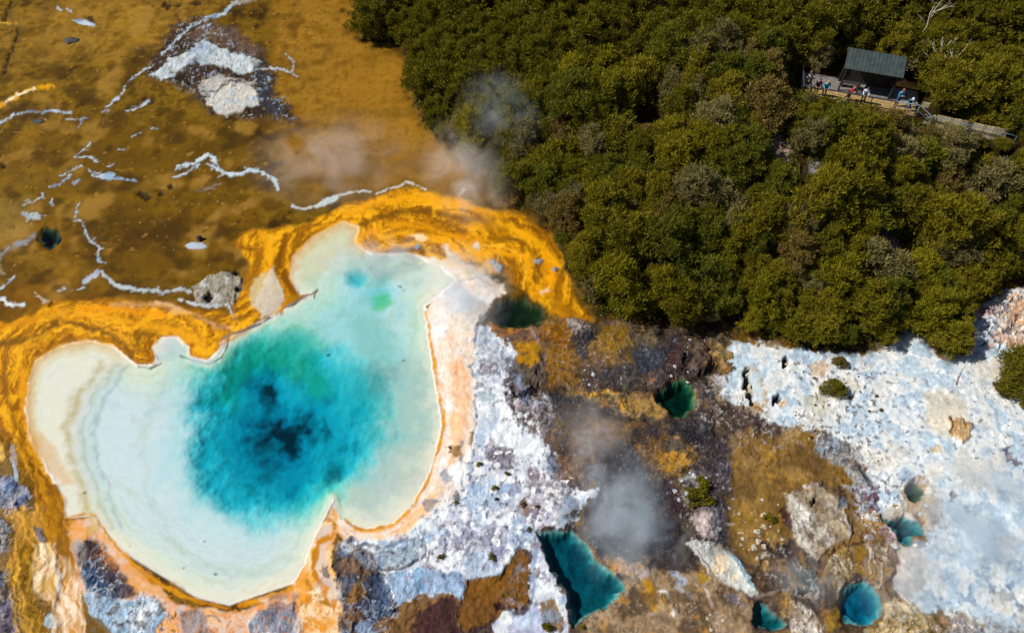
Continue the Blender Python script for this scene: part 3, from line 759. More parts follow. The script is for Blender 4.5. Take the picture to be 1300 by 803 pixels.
P([(392, 540), (410, 528), (416, 545), (398, 560)], (60, 90, 96), 9, 10, 4, 0.7)
P([(318, 600), (340, 590), (352, 604), (332, 614)], (90, 120, 120), 10, 8, 4, 0.6)
P([(410, 595), (424, 585), (430, 600), (416, 610)], (70, 100, 106), 9, 8, 4, 0.7)
P([(320, 545), (340, 560), (335, 590), (318, 575)], (70, 100, 100), 13, 7, 3, 0.7, 0.1)
P([(270, 500), (280, 462), (320, 440), (370, 442), (410, 470), (420, 500), (390, 500), (370, 475), (340, 462), (305, 480), (290, 520)], [(170, 214, 150), (200, 228, 176)], 20, 10, 3, 0.85)
P([(400, 470), (440, 450), (500, 450), (480, 500), (440, 510)], [(196, 232, 226), (210, 236, 232)], 26, 12, 3, 0.6)
P([(455, 470), (480, 455), (500, 470), (490, 500), (465, 500)], (150, 160, 160), 18, 7, 3, 0.6)
Sp([(258, 460), (300, 440), (380, 440), (465, 510), (465, 580), (400, 635), (320, 645), (260, 600)], (250, 254, 250), 0.1, 1.8, 81, 0.55, 14, sh=0.6)
Sp([(258, 460), (300, 440), (380, 440), (465, 510), (465, 580), (400, 635), (320, 645), (260, 600)], (130, 170, 170), 0.15, 1.3, 82, 0.5, 14, sh=0.6)
for pts_ in ([(250, 590), (262, 628), (290, 650), (330, 662), (370, 660)], [(246, 560), (262, 560), (280, 570)], [(256, 540), (270, 570), (262, 600)], [(190, 470), (214, 466), (222, 486)], [(150, 490), (170, 472), (190, 465)], [(330, 640), (350, 655), (390, 650)],
             [(420, 470), (440, 440), (450, 400)], [(430, 560), (440, 540), (436, 520)], [(300, 470), (290, 490), (300, 510)], [(240, 700), (260, 680), (285, 668)], [(300, 560), (310, 575), (330, 572)]):
    Ln(pts_, 2.0, (250, 250, 240), 2.5, 4, 3, 0.5, brk=0.3)
for (x_, y_) in [(232, 720), (272, 727), (258, 685), (513, 366), (512, 456), (416, 448), (106, 624), (164, 692), (470, 340), (508, 362), (550, 560)]:
    P([(x_ - 2.5, y_), (x_, y_ - 1.6), (x_ + 2.5, y_), (x_, y_ + 1.6)], (120, 116, 96), 1.2, 0.5, 0.8, 0.8)
# grey lip between pool and mat
Ln([(176, 464), (190, 466), (204, 460)], 2.5, (130, 110, 80), 1.2, 1, 0.8, 0.9, dz=0.03)
Ln([(228, 450), (246, 456), (264, 460), (280, 452), (288, 440), (290, 430)], 2.6, (120, 120, 120), 1.2, 1, 0.8, 0.95, dz=0.05)
Ln([(236, 450), (250, 458), (266, 458), (278, 446), (284, 434)], 5, (222, 226, 226), 2, 1, 1, 0.8)
Ln([(284, 428), (304, 420), (320, 414), (334, 407), (346, 400), (358, 390), (374, 384), (384, 376), (396, 372), (402, 366), (398, 376)], 3.2, [(110, 104, 96), (140, 140, 140)], 1.2, 1.2, 1, 1.0, dz=0.07)
Ln([(356, 394), (362, 380), (372, 376), (378, 372)], 7, [(150, 98, 10), (190, 130, 14)], 3, 2, 1.5, 0.85)
Ln([(282, 436), (292, 430), (304, 424), (316, 418)], 4, [(206, 140, 20)], 2.5, 1.5, 1.2, 0.7)
for pts_, w_ in (([(84, 657), (96, 653), (110, 650), (120, 653), (131, 671), (147, 693), (171, 719), (193, 737), (222, 752)], 3.0), ([(224, 753), (250, 763), (286, 771)], 3.0), ([(304, 768), (330, 760), (352, 752), (371, 744)], 4.0),
                 ([(563, 520), (564, 545), (555, 575), (548, 596), (538, 618), (528, 636), (513, 653), (500, 664), (484, 668), (466, 672), (446, 665), (436, 656)], 3.6), ([(540, 395), (548, 440), (555, 480), (560, 505)], 3.6)):
    Ln(pts_, w_, [(206, 136, 8), (226, 156, 20), (180, 110, 2)], 1.6, 1.6, 1.4, 0.9, brk=0.15)
i = sel([(20, 270), (460, 270), (460, 600), (20, 600)], 3)
m = (sst(-16, 1, dpE[i] + 4 * wA[i] + 1.5 * wC[i]) * sst(4, 1, dpE[i]) * np.maximum(sst(175, 130, PXg[i]) * sst(600, 560, PYg[i]), sst(350, 380, PXg[i]) * sst(370, 340, PYg[i])) * 0.7)[:, None]
C[i] = C[i] * (1 - m) + lin((226, 174, 80)) * m
FRAC, SOFT, VARK = 0.38, 0.55, 1.0
# ---------- lower right: rock
P([(600, 418), (616, 398), (640, 412), (690, 408), (740, 404), (760, 412), (800, 405), (925, 418), (940, 470), (1000, 560), (1100, 560), (1140, 680), (1140, 803), (1140, 920), (440, 920), (430, 700), (560, 690), (600, 600), (606, 480)],
  [(50, 44, 48), (98, 78, 54), (66, 56, 58), (122, 96, 56), (56, 52, 60)], 4, 5, 3, 1.0, 0.42, rel=1.0, wet=0.0)
# ochre fields
P([(652, 438), (672, 428), (690, 438), (686, 460), (664, 466), (652, 456)], [(190, 138, 20), (170, 120, 24)], 6, 5, 3, 0.95, 0.2, rel=0.7)
P([(680, 412), (722, 410), (732, 440), (734, 476), (716, 500), (700, 490), (692, 450)], [(170, 106, 6), (150, 100, 14), (140, 96, 30)], 8, 6, 3, 0.9, 0.25, rel=0.7)
P([(700, 440), (740, 450), (740, 490), (712, 500), (700, 480)], [(150, 110, 44), (130, 96, 40)], 10, 6, 3, 0.7, 0.25, rel=0.8)
P([(616, 408), (680, 410), (690, 424), (660, 432), (640, 432), (620, 424)], [(140, 96, 50), (112, 84, 70), (170, 110, 30)], 5, 4, 3, 0.9, 0.3, rel=0.9)
P([(758, 416), (800, 412), (806, 440), (800, 464), (776, 462), (760, 446)], [(160, 120, 20), (130, 100, 30)], 8, 6, 3, 0.85, 0.25, rel=0.8)
P([(730, 440), (764, 448), (770, 480), (760, 500), (738, 496)], [(90, 74, 72), (110, 88, 70), (80, 64, 80)], 8, 6, 3, 0.9, 0.4)
P([(800, 410), (830, 416), (842, 440), (826, 452), (806, 440)], [(110, 94, 64), (96, 84, 70)], 8, 6, 3, 0.8, 0.35)
P([(810, 436), (830, 440), (846, 452), (842, 470), (828, 474), (812, 470), (806, 452)], [(70, 80, 100), (60, 66, 80)], 6, 5, 3, 0.85, 0.3)
P([(776, 464), (800, 460), (812, 476), (800, 500), (782, 490)], [(84, 92, 100), (70, 76, 80), (110, 100, 80)], 8, 6, 3, 0.75, 0.35)
P([(846, 440), (864, 440), (868, 470), (850, 484), (836, 494), (826, 486), (840, 470)], [(84, 60, 56), (60, 48, 60)], 5, 5, 3, 0.9, 0.45, rel=1.2)
P([(824, 472), (842, 472), (838, 486), (826, 486)], [(170, 120, 90), (150, 110, 80)], 4, 3, 2, 0.8, 0.3)
P([(872, 438), (892, 434), (904, 452), (900, 468), (882, 476), (872, 462)], [(120, 98, 80), (90, 74, 66), (150, 126, 100)], 4, 4, 3, 0.95, 0.45, rel=1.4, dz=0.25)
P([(898, 424), (926, 420), (930, 450), (922, 478), (908, 470), (902, 446)], [(170, 124, 50), (150, 110, 50), (176, 150, 90)], 5, 4, 3, 0.95, 0.3, rel=0.9)
P([(868, 462), (884, 474), (898, 470), (902, 460), (912, 466), (900, 480), (880, 484), (870, 476)], [(30, 24, 24), (60, 46, 40)], 2.5, 3, 2, 0.9, dz=-0.3)
P([(872, 440), (876, 452), (874, 468), (868, 470), (868, 450)], (40, 32, 36), 2.5, 2.5, 2, 0.9, dz=-0.3)
P([(900, 476), (924, 480), (930, 500), (918, 510), (902, 500)], [(190, 176, 160), (150, 130, 110), (200, 200, 206)], 5, 4, 3, 0.9, 0.35, rel=1.2)
P([(884, 490), (902, 492), (912, 520), (904, 545), (886, 530)], [(90, 70, 66), (110, 90, 84), (70, 56, 70)], 5, 5, 3, 0.9, 0.45, rel=1.2)
P([(803, 500), (836, 496), (846, 520), (840, 536), (812, 524), (800, 512)], [(176, 138, 76), (146, 108, 60)], 5, 4, 3, 0.9, 0.25, rel=0.7)
for pts_, w_, c_ in [([(716, 500), (740, 500), (764, 504), (790, 512), (820, 524)], 12, [(176, 140, 70), (150, 120, 60)]), ([(724, 508), (744, 512), (780, 520)], 7, [(56, 70, 80), (80, 84, 80)]),
                     ([(700, 500), (716, 508), (740, 510), (760, 518)], 4, [(50, 40, 36)]), ([(740, 500), (760, 496), (780, 502)], 5, [(206, 150, 30)]), ([(770, 512), (790, 516)], 8, [(206, 146, 20)]),
                     ([(792, 506), (810, 494), (830, 496)], 3, [(60, 46, 40)]), ([(780, 520), (820, 530), (850, 545), (866, 560)], 6, [(190, 160, 110), (150, 120, 80)]), ([(700, 524), (740, 524), (790, 532)], 6, [(60, 54, 66), (80, 70, 70)])]:
    Ln(pts_, w_, c_, w_ * .6, 5, 3, 0.85, 0.25)
P([(650, 462), (684, 462), (692, 480), (684, 500), (660, 504), (646, 494)], [(100, 88, 70), (80, 70, 66)], 5, 4, 3, 0.9, 0.4, rel=1.2)
P([(640, 470), (654, 470), (656, 500), (640, 510), (636, 490)], [(70, 56, 66), (90, 76, 80)], 4, 4, 3, 0.9, 0.4, rel=1.3)
P([(655, 498), (672, 494), (686, 484), (682, 498), (674, 506), (662, 506)], (24, 18, 18), 3.5, 3.5, 2.5, 1.0, dz=-0.35)
P([(686, 452), (692, 450), (690, 470), (682, 485), (680, 470)], [(60, 50, 44), (140, 130, 120)], 2.5, 2.5, 2, 0.9, 0.4, dz=-0.15)
P([(656, 508), (700, 504), (704, 536), (690, 560), (660, 545), (650, 524)], [(84, 76, 76), (140, 130, 130), (60, 54, 56)], 4, 5, 3, 0.95, 0.5, rel=1.5)
Ln([(658, 506), (656, 520), (662, 530)], 4, (200, 200, 216), 1.8, 2, 2, 0.9, brk=0.3)
Ln([(690, 500), (698, 512), (680, 512), (676, 526)], 3, (190, 196, 214), 1.5, 2, 2, 0.85, brk=0.3)
Ln([(640, 470), (630, 452), (650, 440)], 3, (60, 50, 50), 2, 2, 2, 0.6)
Ln([(674, 418), (680, 428), (686, 438)], 3, (150, 130, 130), 1.5, 1.5, 1, 0.8)
P([(720, 408), (736, 404), (748, 412), (752, 426), (742, 430), (724, 424)], [(190, 176, 170), (120, 104, 96), (210, 206, 206)], 3, 4, 3, 0.95, 0.4, rel=1.3, dz=0.12)
P([(740, 416), (752, 424), (756, 430), (744, 430)], (50, 40, 50), 2, 2, 2, 0.9)
# brown shade of damp clay in the middle, blue-violet clay
P([(700, 560), (760, 530), (830, 540), (870, 560), (890, 580), (880, 600), (840, 600), (800, 580), (790, 610), (760, 620), (720, 610)], [(150, 112, 60), (120, 88, 56), (170, 124, 50)], 12, 9, 4, 0.85, 0.28, rel=0.8)
P([(826, 570), (880, 566), (886, 590), (868, 606), (838, 600)], [(180, 128, 40), (190, 146, 50)], 10, 7, 4, 0.8, 0.25, rel=0.7)
P([(840, 560), (866, 556), (868, 572), (848, 572)], [(90, 96, 90), (76, 86, 90)], 5, 4, 3, 0.7)
P([(700, 545), (760, 545), (790, 560), (770, 580), (740, 610), (712, 600)], [(120, 90, 66), (140, 104, 74)], 10, 7, 4, 0.7, 0.3)
P([(885, 545), (918, 560), (924, 600), (914, 640), (896, 620), (884, 580)], [(66, 70, 96), (84, 74, 80), (54, 54, 74)], 10, 8, 4, 0.85, 0.4, rel=1.0)
P([(816, 608), (852, 606), (868, 640), (858, 700), (830, 720), (800, 690), (806, 640)], [(60, 44, 54), (84, 62, 66), (48, 36, 46)], 8, 7, 4, 0.92, 0.45, rel=1.2)
P([(760, 572), (800, 562), (816, 600), (806, 660), (800, 710), (770, 720), (748, 700), (744, 650), (752, 610)], [(60, 52, 62), (84, 72, 80), (70, 66, 84)], 10, 8, 4, 0.9, 0.4, rel=1.0)
P([(896, 610), (914, 630), (924, 690), (906, 690), (894, 660)], [(76, 66, 76), (110, 96, 96)], 6, 5, 3, 0.85, 0.5, rel=1.3)
P([(930, 566), (960, 556), (1040, 546), (1080, 570), (1092, 610), (1120, 650), (1116, 690), (1084, 690), (1076, 640), (1050, 612), (1004, 620), (1000, 680), (990, 740), (960, 720), (930, 690), (924, 640)],
  [(130, 96, 34), (116, 90, 50), (140, 104, 36)], 8, 7, 4, 0.95, 0.25, rel=0.7)
P([(934, 600), (960, 580), (976, 640), (964, 680), (936, 680)], [(156, 122, 56), (140, 108, 60)], 14, 8, 4, 0.6, 0.2)
Sp([(930, 640), (1000, 640), (1000, 740), (930, 700)], [(200, 190, 170), (220, 210, 190)], 0.5, 0.45, 21, 0.7, 10, rel=1.2)
Sp([(860, 600), (940, 600), (930, 700), (860, 690)], [(200, 196, 200), (150, 140, 150)], 0.45, 0.35, 22, 0.8, 10, rel=1.3)
Sp([(880, 510), (960, 480), (1000, 545), (920, 600)], [(150, 130, 120), (110, 90, 86)], 0.35, 0.4, 23, 0.7, 12, rel=1.3)
Sp([(700, 430), (800, 430), (800, 520), (720, 540)], [(190, 186, 190), (150, 140, 140)], 0.65, 0.3, 24, 0.8, 12)
Sp([(640, 420), (930, 420), (930, 720), (760, 720), (650, 560)], [(60, 46, 50), (80, 64, 60)], 0.35, 0.6, 25, 0.6, 12)
Sp([(760, 590), (860, 590), (860, 720), (760, 720)], [(150, 150, 170), (120, 110, 130)], 0.55, 0.35, 26, 0.8, 12)
P([(862, 610), (884, 598), (900, 604), (900, 640), (880, 644), (862, 630)], [(150, 140, 136), (96, 84, 80), (190, 190, 196)], 5, 5, 3, 0.8, 0.5, rel=1.4)
P([(878, 652), (896, 640), (906, 650), (904, 672), (912, 680), (894, 684), (884, 672)], [(170, 140, 124), (206, 190, 186), (150, 120, 110)], 3, 3, 2, 0.95, 0.3, rel=1.0, dz=0.1)
Ln([(906, 644), (910, 660), (908, 682)], 5, [(190, 204, 216), (200, 196, 200)], 2, 2, 2, 0.9)
# pale sheets
WH = [(226, 232, 236), (196, 212, 224), (236, 236, 232)]
P([(872, 690), (884, 684), (898, 688), (916, 692), (930, 704), (946, 726), (956, 744), (962, 756), (946, 752), (930, 744), (914, 740), (900, 730), (888, 710)], [(222, 222, 212), (206, 210, 206), (226, 200, 160)], 3, 4, 3, 1.0, 0.2, rel=0.9, dz=0.08)
Ln([(924, 700), (938, 714), (950, 736), (956, 746)], 3.5, [(140, 190, 214), (170, 206, 222)], 1.6, 1.5, 1.5, 0.9)
Ln([(886, 700), (900, 722), (912, 738)], 2, (90, 76, 70), 1.3, 1.5, 1.5, 0.8)
P([(1000, 626), (1006, 618), (1016, 624), (1028, 614), (1040, 614), (1052, 624), (1062, 628), (1074, 634), (1076, 650), (1080, 684), (1058, 694), (1044, 702), (1036, 714), (1028, 706), (1018, 696), (1008, 676), (1002, 650)],
  [(190, 176, 150), (150, 136, 116), (214, 210, 204)], 2.5, 4, 3, 1.0, 0.4, rel=1.1, dz=0.12)
Ln([(1000, 630), (1008, 652), (1014, 680), (1030, 706)], 8, [(216, 214, 206), (196, 190, 176)], 3, 3, 2, 0.9)
Ln([(1022, 618), (1036, 614)], 6, (226, 222, 216), 2, 2, 2, 0.9)
Ln([(1072, 660), (1078, 680)], 5, (220, 216, 214), 2, 2, 2, 0.9)
Ln([(1018, 660), (1024, 676), (1032, 690)], 2, (60, 50, 46), 1.2, 1.5, 1.2, 0.8)
P([(994, 642), (1002, 650), (1004, 660), (998, 664), (992, 652)], (66, 40, 40), 2.5, 2, 2, 0.9, dz=-0.1)
P([(1062, 612), (1070, 622), (1076, 634), (1070, 634), (1062, 624)], (60, 44, 40), 2.5, 2, 2, 0.9)
P([(1028, 638), (1036, 636), (1032, 648), (1028, 642)], (40, 24, 34), 1.5, 1.5, 1.5, 1.0, dz=-0.35)
P([(1034, 648), (1040, 646), (1042, 652), (1036, 653)], (190, 160, 80), 2, 1.5, 1.5, 0.8)
P([(1064, 630), (1074, 634), (1072, 646), (1064, 642)], (100, 116, 140), 3, 2, 2, 0.8)
# ---------- white sinter flats, centre
P([(602, 420), (612, 414), (624, 420), (640, 432), (652, 446), (646, 470), (640, 500), (644, 510), (660, 540), (690, 558), (696, 572), (690, 600), (706, 614), (732, 622), (756, 622), (752, 632), (742, 640), (736, 660), (712, 668), (690, 664),
   (684, 676), (692, 706), (706, 734), (718, 760), (724, 790), (730, 830), (730, 920), (620, 920), (628, 790), (640, 776), (668, 766), (676, 740), (668, 700), (660, 694), (650, 700), (634, 726), (606, 734), (596, 742), (588, 760), (572, 752), (540, 752),
   (508, 776), (494, 750), (492, 730), (466, 716), (440, 690), (452, 680), (500, 690), (530, 670), (560, 640), (590, 600), (600, 560), (606, 520), (602, 470)], [(206, 220, 232), (156, 182, 212), (236, 240, 242), (180, 186, 206), (240, 242, 244)], 2.5, 5, 3, 1.0, 0.22, rel=0.5, dz=0.06)
P([(602, 500), (640, 490), (640, 520), (690, 560), (686, 590), (650, 590), (612, 560)], [(240, 244, 244), (220, 230, 236)], 10, 8, 4, 0.8, 0.1)
P([(604, 424), (640, 434), (648, 470), (630, 480), (606, 470)], [(190, 204, 220), (170, 176, 190), (210, 216, 226)], 6, 6, 4, 0.8, 0.25, rel=1.2)
P([(610, 460), (628, 462), (630, 474), (612, 474)], [(120, 104, 110), (150, 140, 150)], 4, 4, 3, 0.8, 0.3)
P([(604, 486), (620, 490), (632, 510), (618, 516), (606, 504)], [(150, 168, 180), (190, 204, 214)], 4, 4, 3, 0.8, 0.25)
Ln([(604, 416), (602, 440), (606, 450), (600, 466), (606, 490), (602, 510), (606, 530)], 3, [(70, 76, 90), (120, 130, 150)], 1.6, 2.5, 2, 0.85, dz=-0.06)
Ln([(606, 440), (616, 436), (618, 428)], 2, (60, 60, 70), 1.2, 1.5, 1.5, 0.8)
Ln([(646, 456), (642, 478), (640, 498)], 4, (50, 44, 56), 2, 2, 2, 0.8)
P([(612, 568), (630, 566), (650, 572), (660, 590), (644, 600), (624, 590)], [(120, 108, 124), (150, 140, 156), (100, 90, 100)], 6, 6, 4, 0.9, 0.4, rel=1.3)
P([(630, 580), (640, 588), (638, 596), (626, 594)], [(70, 60, 60)], 3, 3, 3, 0.7)
P([(590, 620), (630, 606), (650, 626), (640, 650), (600, 650), (584, 640)], [(150, 172, 204), (180, 200, 222), (130, 150, 180)], 9, 7, 4, 0.85, 0.25)
P([(642, 612), (656, 612), (660, 628), (648, 634)], [(130, 126, 150), (160, 150, 170)], 4, 4, 3, 0.8, 0.3)
P([(560, 670), (600, 660), (640, 668), (664, 690), (640, 712), (610, 726), (580, 710), (556, 690)], [(170, 176, 202), (140, 140, 166), (206, 214, 228), (150, 136, 150)], 8, 8, 5, 0.85, 0.3, rel=1.1)
Ln([(560, 708), (580, 718), (600, 730), (630, 724), (650, 698)], 8, [(236, 240, 242), (216, 226, 236)], 4, 4, 3, 0.9)
P([(494, 728), (520, 722), (540, 716), (560, 724), (590, 732), (594, 738), (586, 760), (572, 752), (552, 750), (548, 760), (538, 760), (534, 752), (518, 764), (505, 774), (498, 756)], [(140, 174, 206), (160, 184, 210), (126, 150, 190)], 2, 3, 2.5, 1.0, 0.2, rel=0.9, dz=0.04)
Ln([(560, 728), (590, 734)], 6, [(110, 116, 150)], 4, 3, 2, 0.7)
Ln([(538, 734), (546, 742), (544, 756)], 3, (150, 120, 130), 2, 2, 2, 0.7)
Ln([(497, 750), (504, 774), (520, 764), (536, 750), (542, 758), (550, 756), (552, 744)], 1.8, (214, 226, 236), 1.2, 1, 1, 0.8)
P([(470, 706), (500, 700), (520, 686), (538, 682), (542, 702), (530, 712), (500, 722), (482, 726), (470, 718)], [(130, 150, 170), (160, 176, 190), (110, 130, 160)], 3, 4, 3, 0.95, 0.3, rel=1.1)
Ln([(464, 690), (484, 696), (500, 692), (512, 686)], 4.5, [(70, 76, 90), (110, 116, 130)], 2, 2, 2, 0.9, dz=-0.08)
Ln([(476, 704), (492, 700), (500, 702)], 2.4, [(170, 150, 130), (70, 66, 76)], 1.2, 1.5, 1.2, 0.9)
Ln([(474, 704), (478, 718), (490, 724), (510, 722), (526, 714), (540, 706)], 3, [(44, 44, 60), (90, 90, 100)], 1.6, 1.5, 1.5, 0.9, dz=-0.1)
P([(560, 600), (584, 590), (600, 600), (586, 620), (570, 640), (556, 640)], [(232, 216, 204), (236, 232, 228)], 6, 5, 3, 0.8)
P([(562, 592), (572, 594), (570, 608), (562, 612)], [(170, 180, 196), (120, 130, 140)], 3, 2, 2, 0.8)
Ln([(586, 580), (588, 600), (586, 620)], 2.4, [(90, 110, 130), (120, 136, 156)], 1.3, 1.5, 1.5, 0.85, dz=-0.06)
Ln([(588, 560), (582, 572), (586, 560)], 3, (110, 120, 140), 1.5, 2, 2, 0.8)
P([(568, 566), (582, 568), (586, 578), (574, 582)], [(150, 110, 50), (120, 100, 70)], 3, 3, 2, 0.85)
P([(576, 630), (586, 622), (594, 626), (584, 636), (578, 640)], [(110, 106, 110), (80, 76, 80)], 3, 3, 2, 0.85, 0.4)
P([(534, 636), (556, 632), (552, 646), (544, 652)], [(110, 104, 116), (160, 150, 150)], 3, 3, 2, 0.85, 0.4)
P([(536, 654), (548, 652), (544, 664), (536, 664)], [(150, 170, 196), (120, 136, 160)], 3, 3, 2, 0.8)
Ln([(564, 648), (574, 640), (590, 634)], 2, (96, 104, 120), 1.2, 1.5, 1.5, 0.7)
P([(672, 596), (682, 596), (682, 620), (674, 628), (670, 612)], [(120, 96, 90), (100, 84, 90)], 4, 4, 3, 0.85, 0.4)
P([(686, 618), (704, 616), (706, 630), (690, 634)], [(120, 86, 66), (110, 76, 66)], 4, 4, 3, 0.85, 0.3)
P([(660, 636), (672, 632), (678, 650), (668, 660), (660, 648)], [(110, 74, 50), (150, 110, 80)], 3, 3, 2, 0.85, 0.4)
P([(676, 632), (690, 640), (692, 664), (682, 676), (678, 655)], [(130, 120, 150), (150, 140, 166)], 4, 3, 2, 0.8)
Ln([(684, 640), (686, 655), (678, 668), (680, 690)], 3, (80, 60, 66), 1.6, 1.5, 1.5, 0.85, dz=-0.1)
P([(724, 648), (734, 646), (736, 656), (726, 658)], [(130, 96, 70)], 2.5, 2, 2, 0.8)
P([(668, 636), (684, 604), (704, 600), (736, 640), (712, 664)], [(206, 212, 224), (170, 160, 160), (190, 200, 216)], 6, 7, 4, 0.5, 0.3, frac=0.4)
Ln([(680, 690), (676, 720), (678, 750), (674, 764)], 5, [(120, 146, 180), (150, 170, 196)], 2, 2, 1.5, 0.85)
P([(688, 724), (696, 730), (698, 736), (684, 736)], [(120, 110, 150)], 2.5, 2, 2, 0.7)
P([(684, 770), (700, 760), (712, 780), (716, 803), (690, 803), (684, 790)], [(140, 100, 50), (110, 86, 40)], 5, 5, 3, 0.9, 0.35, rel=1.0)
P([(650, 776), (684, 768), (692, 800), (690, 920), (640, 920), (648, 790)], [(150, 160, 190), (176, 176, 206), (190, 206, 222)], 6, 6, 3, 0.8, 0.25)
Sp([(600, 560), (760, 600), (700, 700), (560, 720), (500, 700), (560, 640)], [(120, 124, 150), (100, 96, 110)], 0.4, 0.5, 31, 0.75, 10, rel=1.2)
Sp([(600, 420), (700, 560), (750, 640), (660, 720), (500, 730), (560, 640), (600, 560)], [(250, 250, 250), (236, 240, 244)], 0.3, 0.7, 32, 0.75, 10)
# brown slabs between the white
P([(598, 736), (612, 733), (634, 732), (638, 742), (640, 768), (634, 784), (616, 790), (600, 800), (586, 803), (580, 780), (586, 758)], [(128, 86, 30), (112, 76, 40), (140, 96, 40)], 1.8, 2, 1.5, 1.0, 0.25, rel=0.8, dz=-0.05)
P([(660, 696), (652, 704), (640, 722), (636, 736), (641, 764), (650, 774), (664, 776), (672, 762), (670, 724), (668, 708)], [(110, 72, 20), (124, 86, 36), (84, 60, 24)], 1.8, 2, 1.5, 1.0, 0.3, rel=0.9, dz=-0.05)
Ln([(634, 768), (640, 770), (650, 776), (664, 776), (674, 764)], 8, (46, 26, 36), 3, 2, 2, 0.9, dz=-0.15)
Ln([(632, 770), (628, 786), (610, 796), (598, 800)], 6, (56, 36, 42), 3, 2, 2, 0.85, dz=-0.1)
P([(474, 790), (506, 770), (534, 754), (548, 758), (560, 752), (574, 752), (582, 766), (578, 800), (570, 920), (480, 920)], [(132, 100, 60), (112, 80, 48), (144, 108, 64)], 3, 4, 3, 1.0, 0.25, rel=0.9)
P([(540, 768), (556, 756), (574, 756), (582, 768), (580, 803), (580, 860), (540, 860), (530, 790)], [(56, 34, 44), (72, 46, 50), (44, 28, 36)], 8, 6, 4, 0.92, 0.35, rel=1.0)
# dark rock bottom centre
P([(430, 690), (446, 686), (462, 700), (470, 720), (490, 730), (494, 752), (504, 778), (476, 788), (470, 803), (470, 920), (434, 920), (436, 770), (424, 730), (420, 706)], [(76, 66, 64), (60, 66, 90), (104, 86, 66), (50, 46, 56)], 4, 5, 3, 1.0, 0.5, rel=1.3)
P([(438, 744), (456, 742), (464, 756), (450, 768), (438, 768)], [(150, 106, 40), (120, 90, 50)], 5, 4, 3, 0.85, 0.3)
P([(472, 736), (490, 730), (500, 776), (484, 784), (472, 760)], [(60, 84, 116), (76, 100, 130), (54, 66, 96)], 5, 5, 3, 0.85, 0.35)
P([(430, 690), (446, 680), (460, 690), (456, 706), (440, 706)], [(86, 56, 50), (200, 206, 216), (70, 50, 50)], 3, 4, 3, 0.9, 0.5, rel=1.4)
P([(458, 690), (474, 704), (466, 716), (458, 706)], [(60, 44, 44), (190, 206, 220)], 3, 3, 3, 0.9, 0.4)
P([(452, 790), (474, 790), (478, 803), (478, 920), (450, 920)], [(150, 170, 200), (110, 130, 160)], 4, 4, 3, 0.8)
Sp([(430, 760), (480, 760), (480, 803), (430, 803)], [(176, 186, 206), (120, 130, 160)], 0.5, 0.3, 41, 0.8, 6)
P([(408, 720), (416, 722), (418, 730), (410, 732), (405, 726)], [(120, 120, 126), (150, 130, 110)], 1.5, 1, 1, dz=0.06)
# ---------- white and blue ground on the right
P([(928, 434), (960, 434), (1006, 442), (1060, 450), (1110, 450), (1130, 434), (1156, 416), (1170, 428), (1180, 446), (1206, 460), (1224, 450), (1230, 420), (1240, 392), (1268, 374), (1310, 362), (1420, 350), (1420, 920), (1180, 920), (1196, 790),
   (1150, 764), (1136, 740), (1150, 700), (1180, 690), (1170, 640), (1130, 640), (1114, 655), (1108, 620), (1096, 590), (1076, 562), (1040, 548), (1006, 546), (976, 540), (960, 520), (926, 505), (914, 500), (926, 470)],
  [(198, 214, 226), (174, 198, 216), (224, 230, 234), (208, 212, 210), (232, 234, 234)], 3, 6, 4, 1.0, 0.2, rel=0.4, dz=0.05)
Sp([(930, 440), (1420, 440), (1420, 800), (1190, 800), (1060, 540)], [(140, 170, 198), (158, 184, 206)], 0.2, 1.6, 51, 0.5, 14, sh=0.6)
Sp([(930, 440), (1420, 440), (1420, 800), (1190, 800), (1060, 540)], [(240, 240, 236), (236, 232, 226)], 0.35, 1.2, 52, 0.7, 14)
Sp([(1000, 450), (1110, 460), (1140, 620), (1040, 560), (1000, 530)], [(120, 110, 110), (96, 86, 90)], 0.4, 0.4, 53, 0.8, 10, rel=1.2)
Sp([(1060, 460), (1320, 470), (1320, 600), (1120, 640), (1080, 560)], [(110, 120, 140), (130, 120, 110)], 0.55, 0.4, 54, 0.85, 10)
Sp([(1100, 600), (1150, 600), (1150, 660), (1110, 650)], [(96, 84, 100), (120, 110, 124)], 0.35, 0.4, 55, 0.8, 8, rel=1.2)
P([(1180, 500), (1210, 490), (1226, 510), (1220, 560), (1190, 550), (1176, 530)], [(220, 206, 180), (206, 196, 170)], 12, 8, 4, 0.7)
P([(1200, 534), (1216, 528), (1230, 540), (1232, 556), (1220, 564), (1206, 552)], [(176, 136, 90), (196, 160, 110), (150, 110, 70)], 3, 3, 2, 0.95, 0.3, rel=1.1, dz=0.12)
Ln([(1206, 530), (1208, 542), (1204, 550)], 2.5, (50, 36, 30), 1.5, 1.5, 1.5, 0.9, dz=-0.1)
P([(1180, 570), (1196, 566), (1196, 576), (1184, 578)], [(190, 170, 100), (206, 196, 150)], 5, 3, 2, 0.8)
P([(1210, 580), (1250, 590), (1260, 620), (1220, 620)], [(226, 212, 190), (220, 216, 200)], 14, 8, 3, 0.6)
P([(1276, 572), (1284, 574), (1288, 582), (1300, 586), (1340, 590), (1340, 594), (1294, 590), (1280, 584)], [(60, 50, 66), (110, 100, 110)], 2, 2, 2, 0.9, dz=-0.12)
P([(936, 472), (946, 462), (956, 464), (966, 478), (974, 510), (966, 524), (950, 520), (946, 500), (938, 494)], [(170, 150, 116), (190, 176, 150), (190, 206, 216)], 4, 3, 2, 0.9, 0.3)
P([(944, 470), (950, 468), (952, 484), (955, 500), (957, 512), (953, 513), (949, 498), (943, 492), (945, 482)], (40, 50, 70), 1.5, 1.5, 1.5, 1.0, dz=-1.2)  # shadow inside the slit painted dark, on top of the carved pit
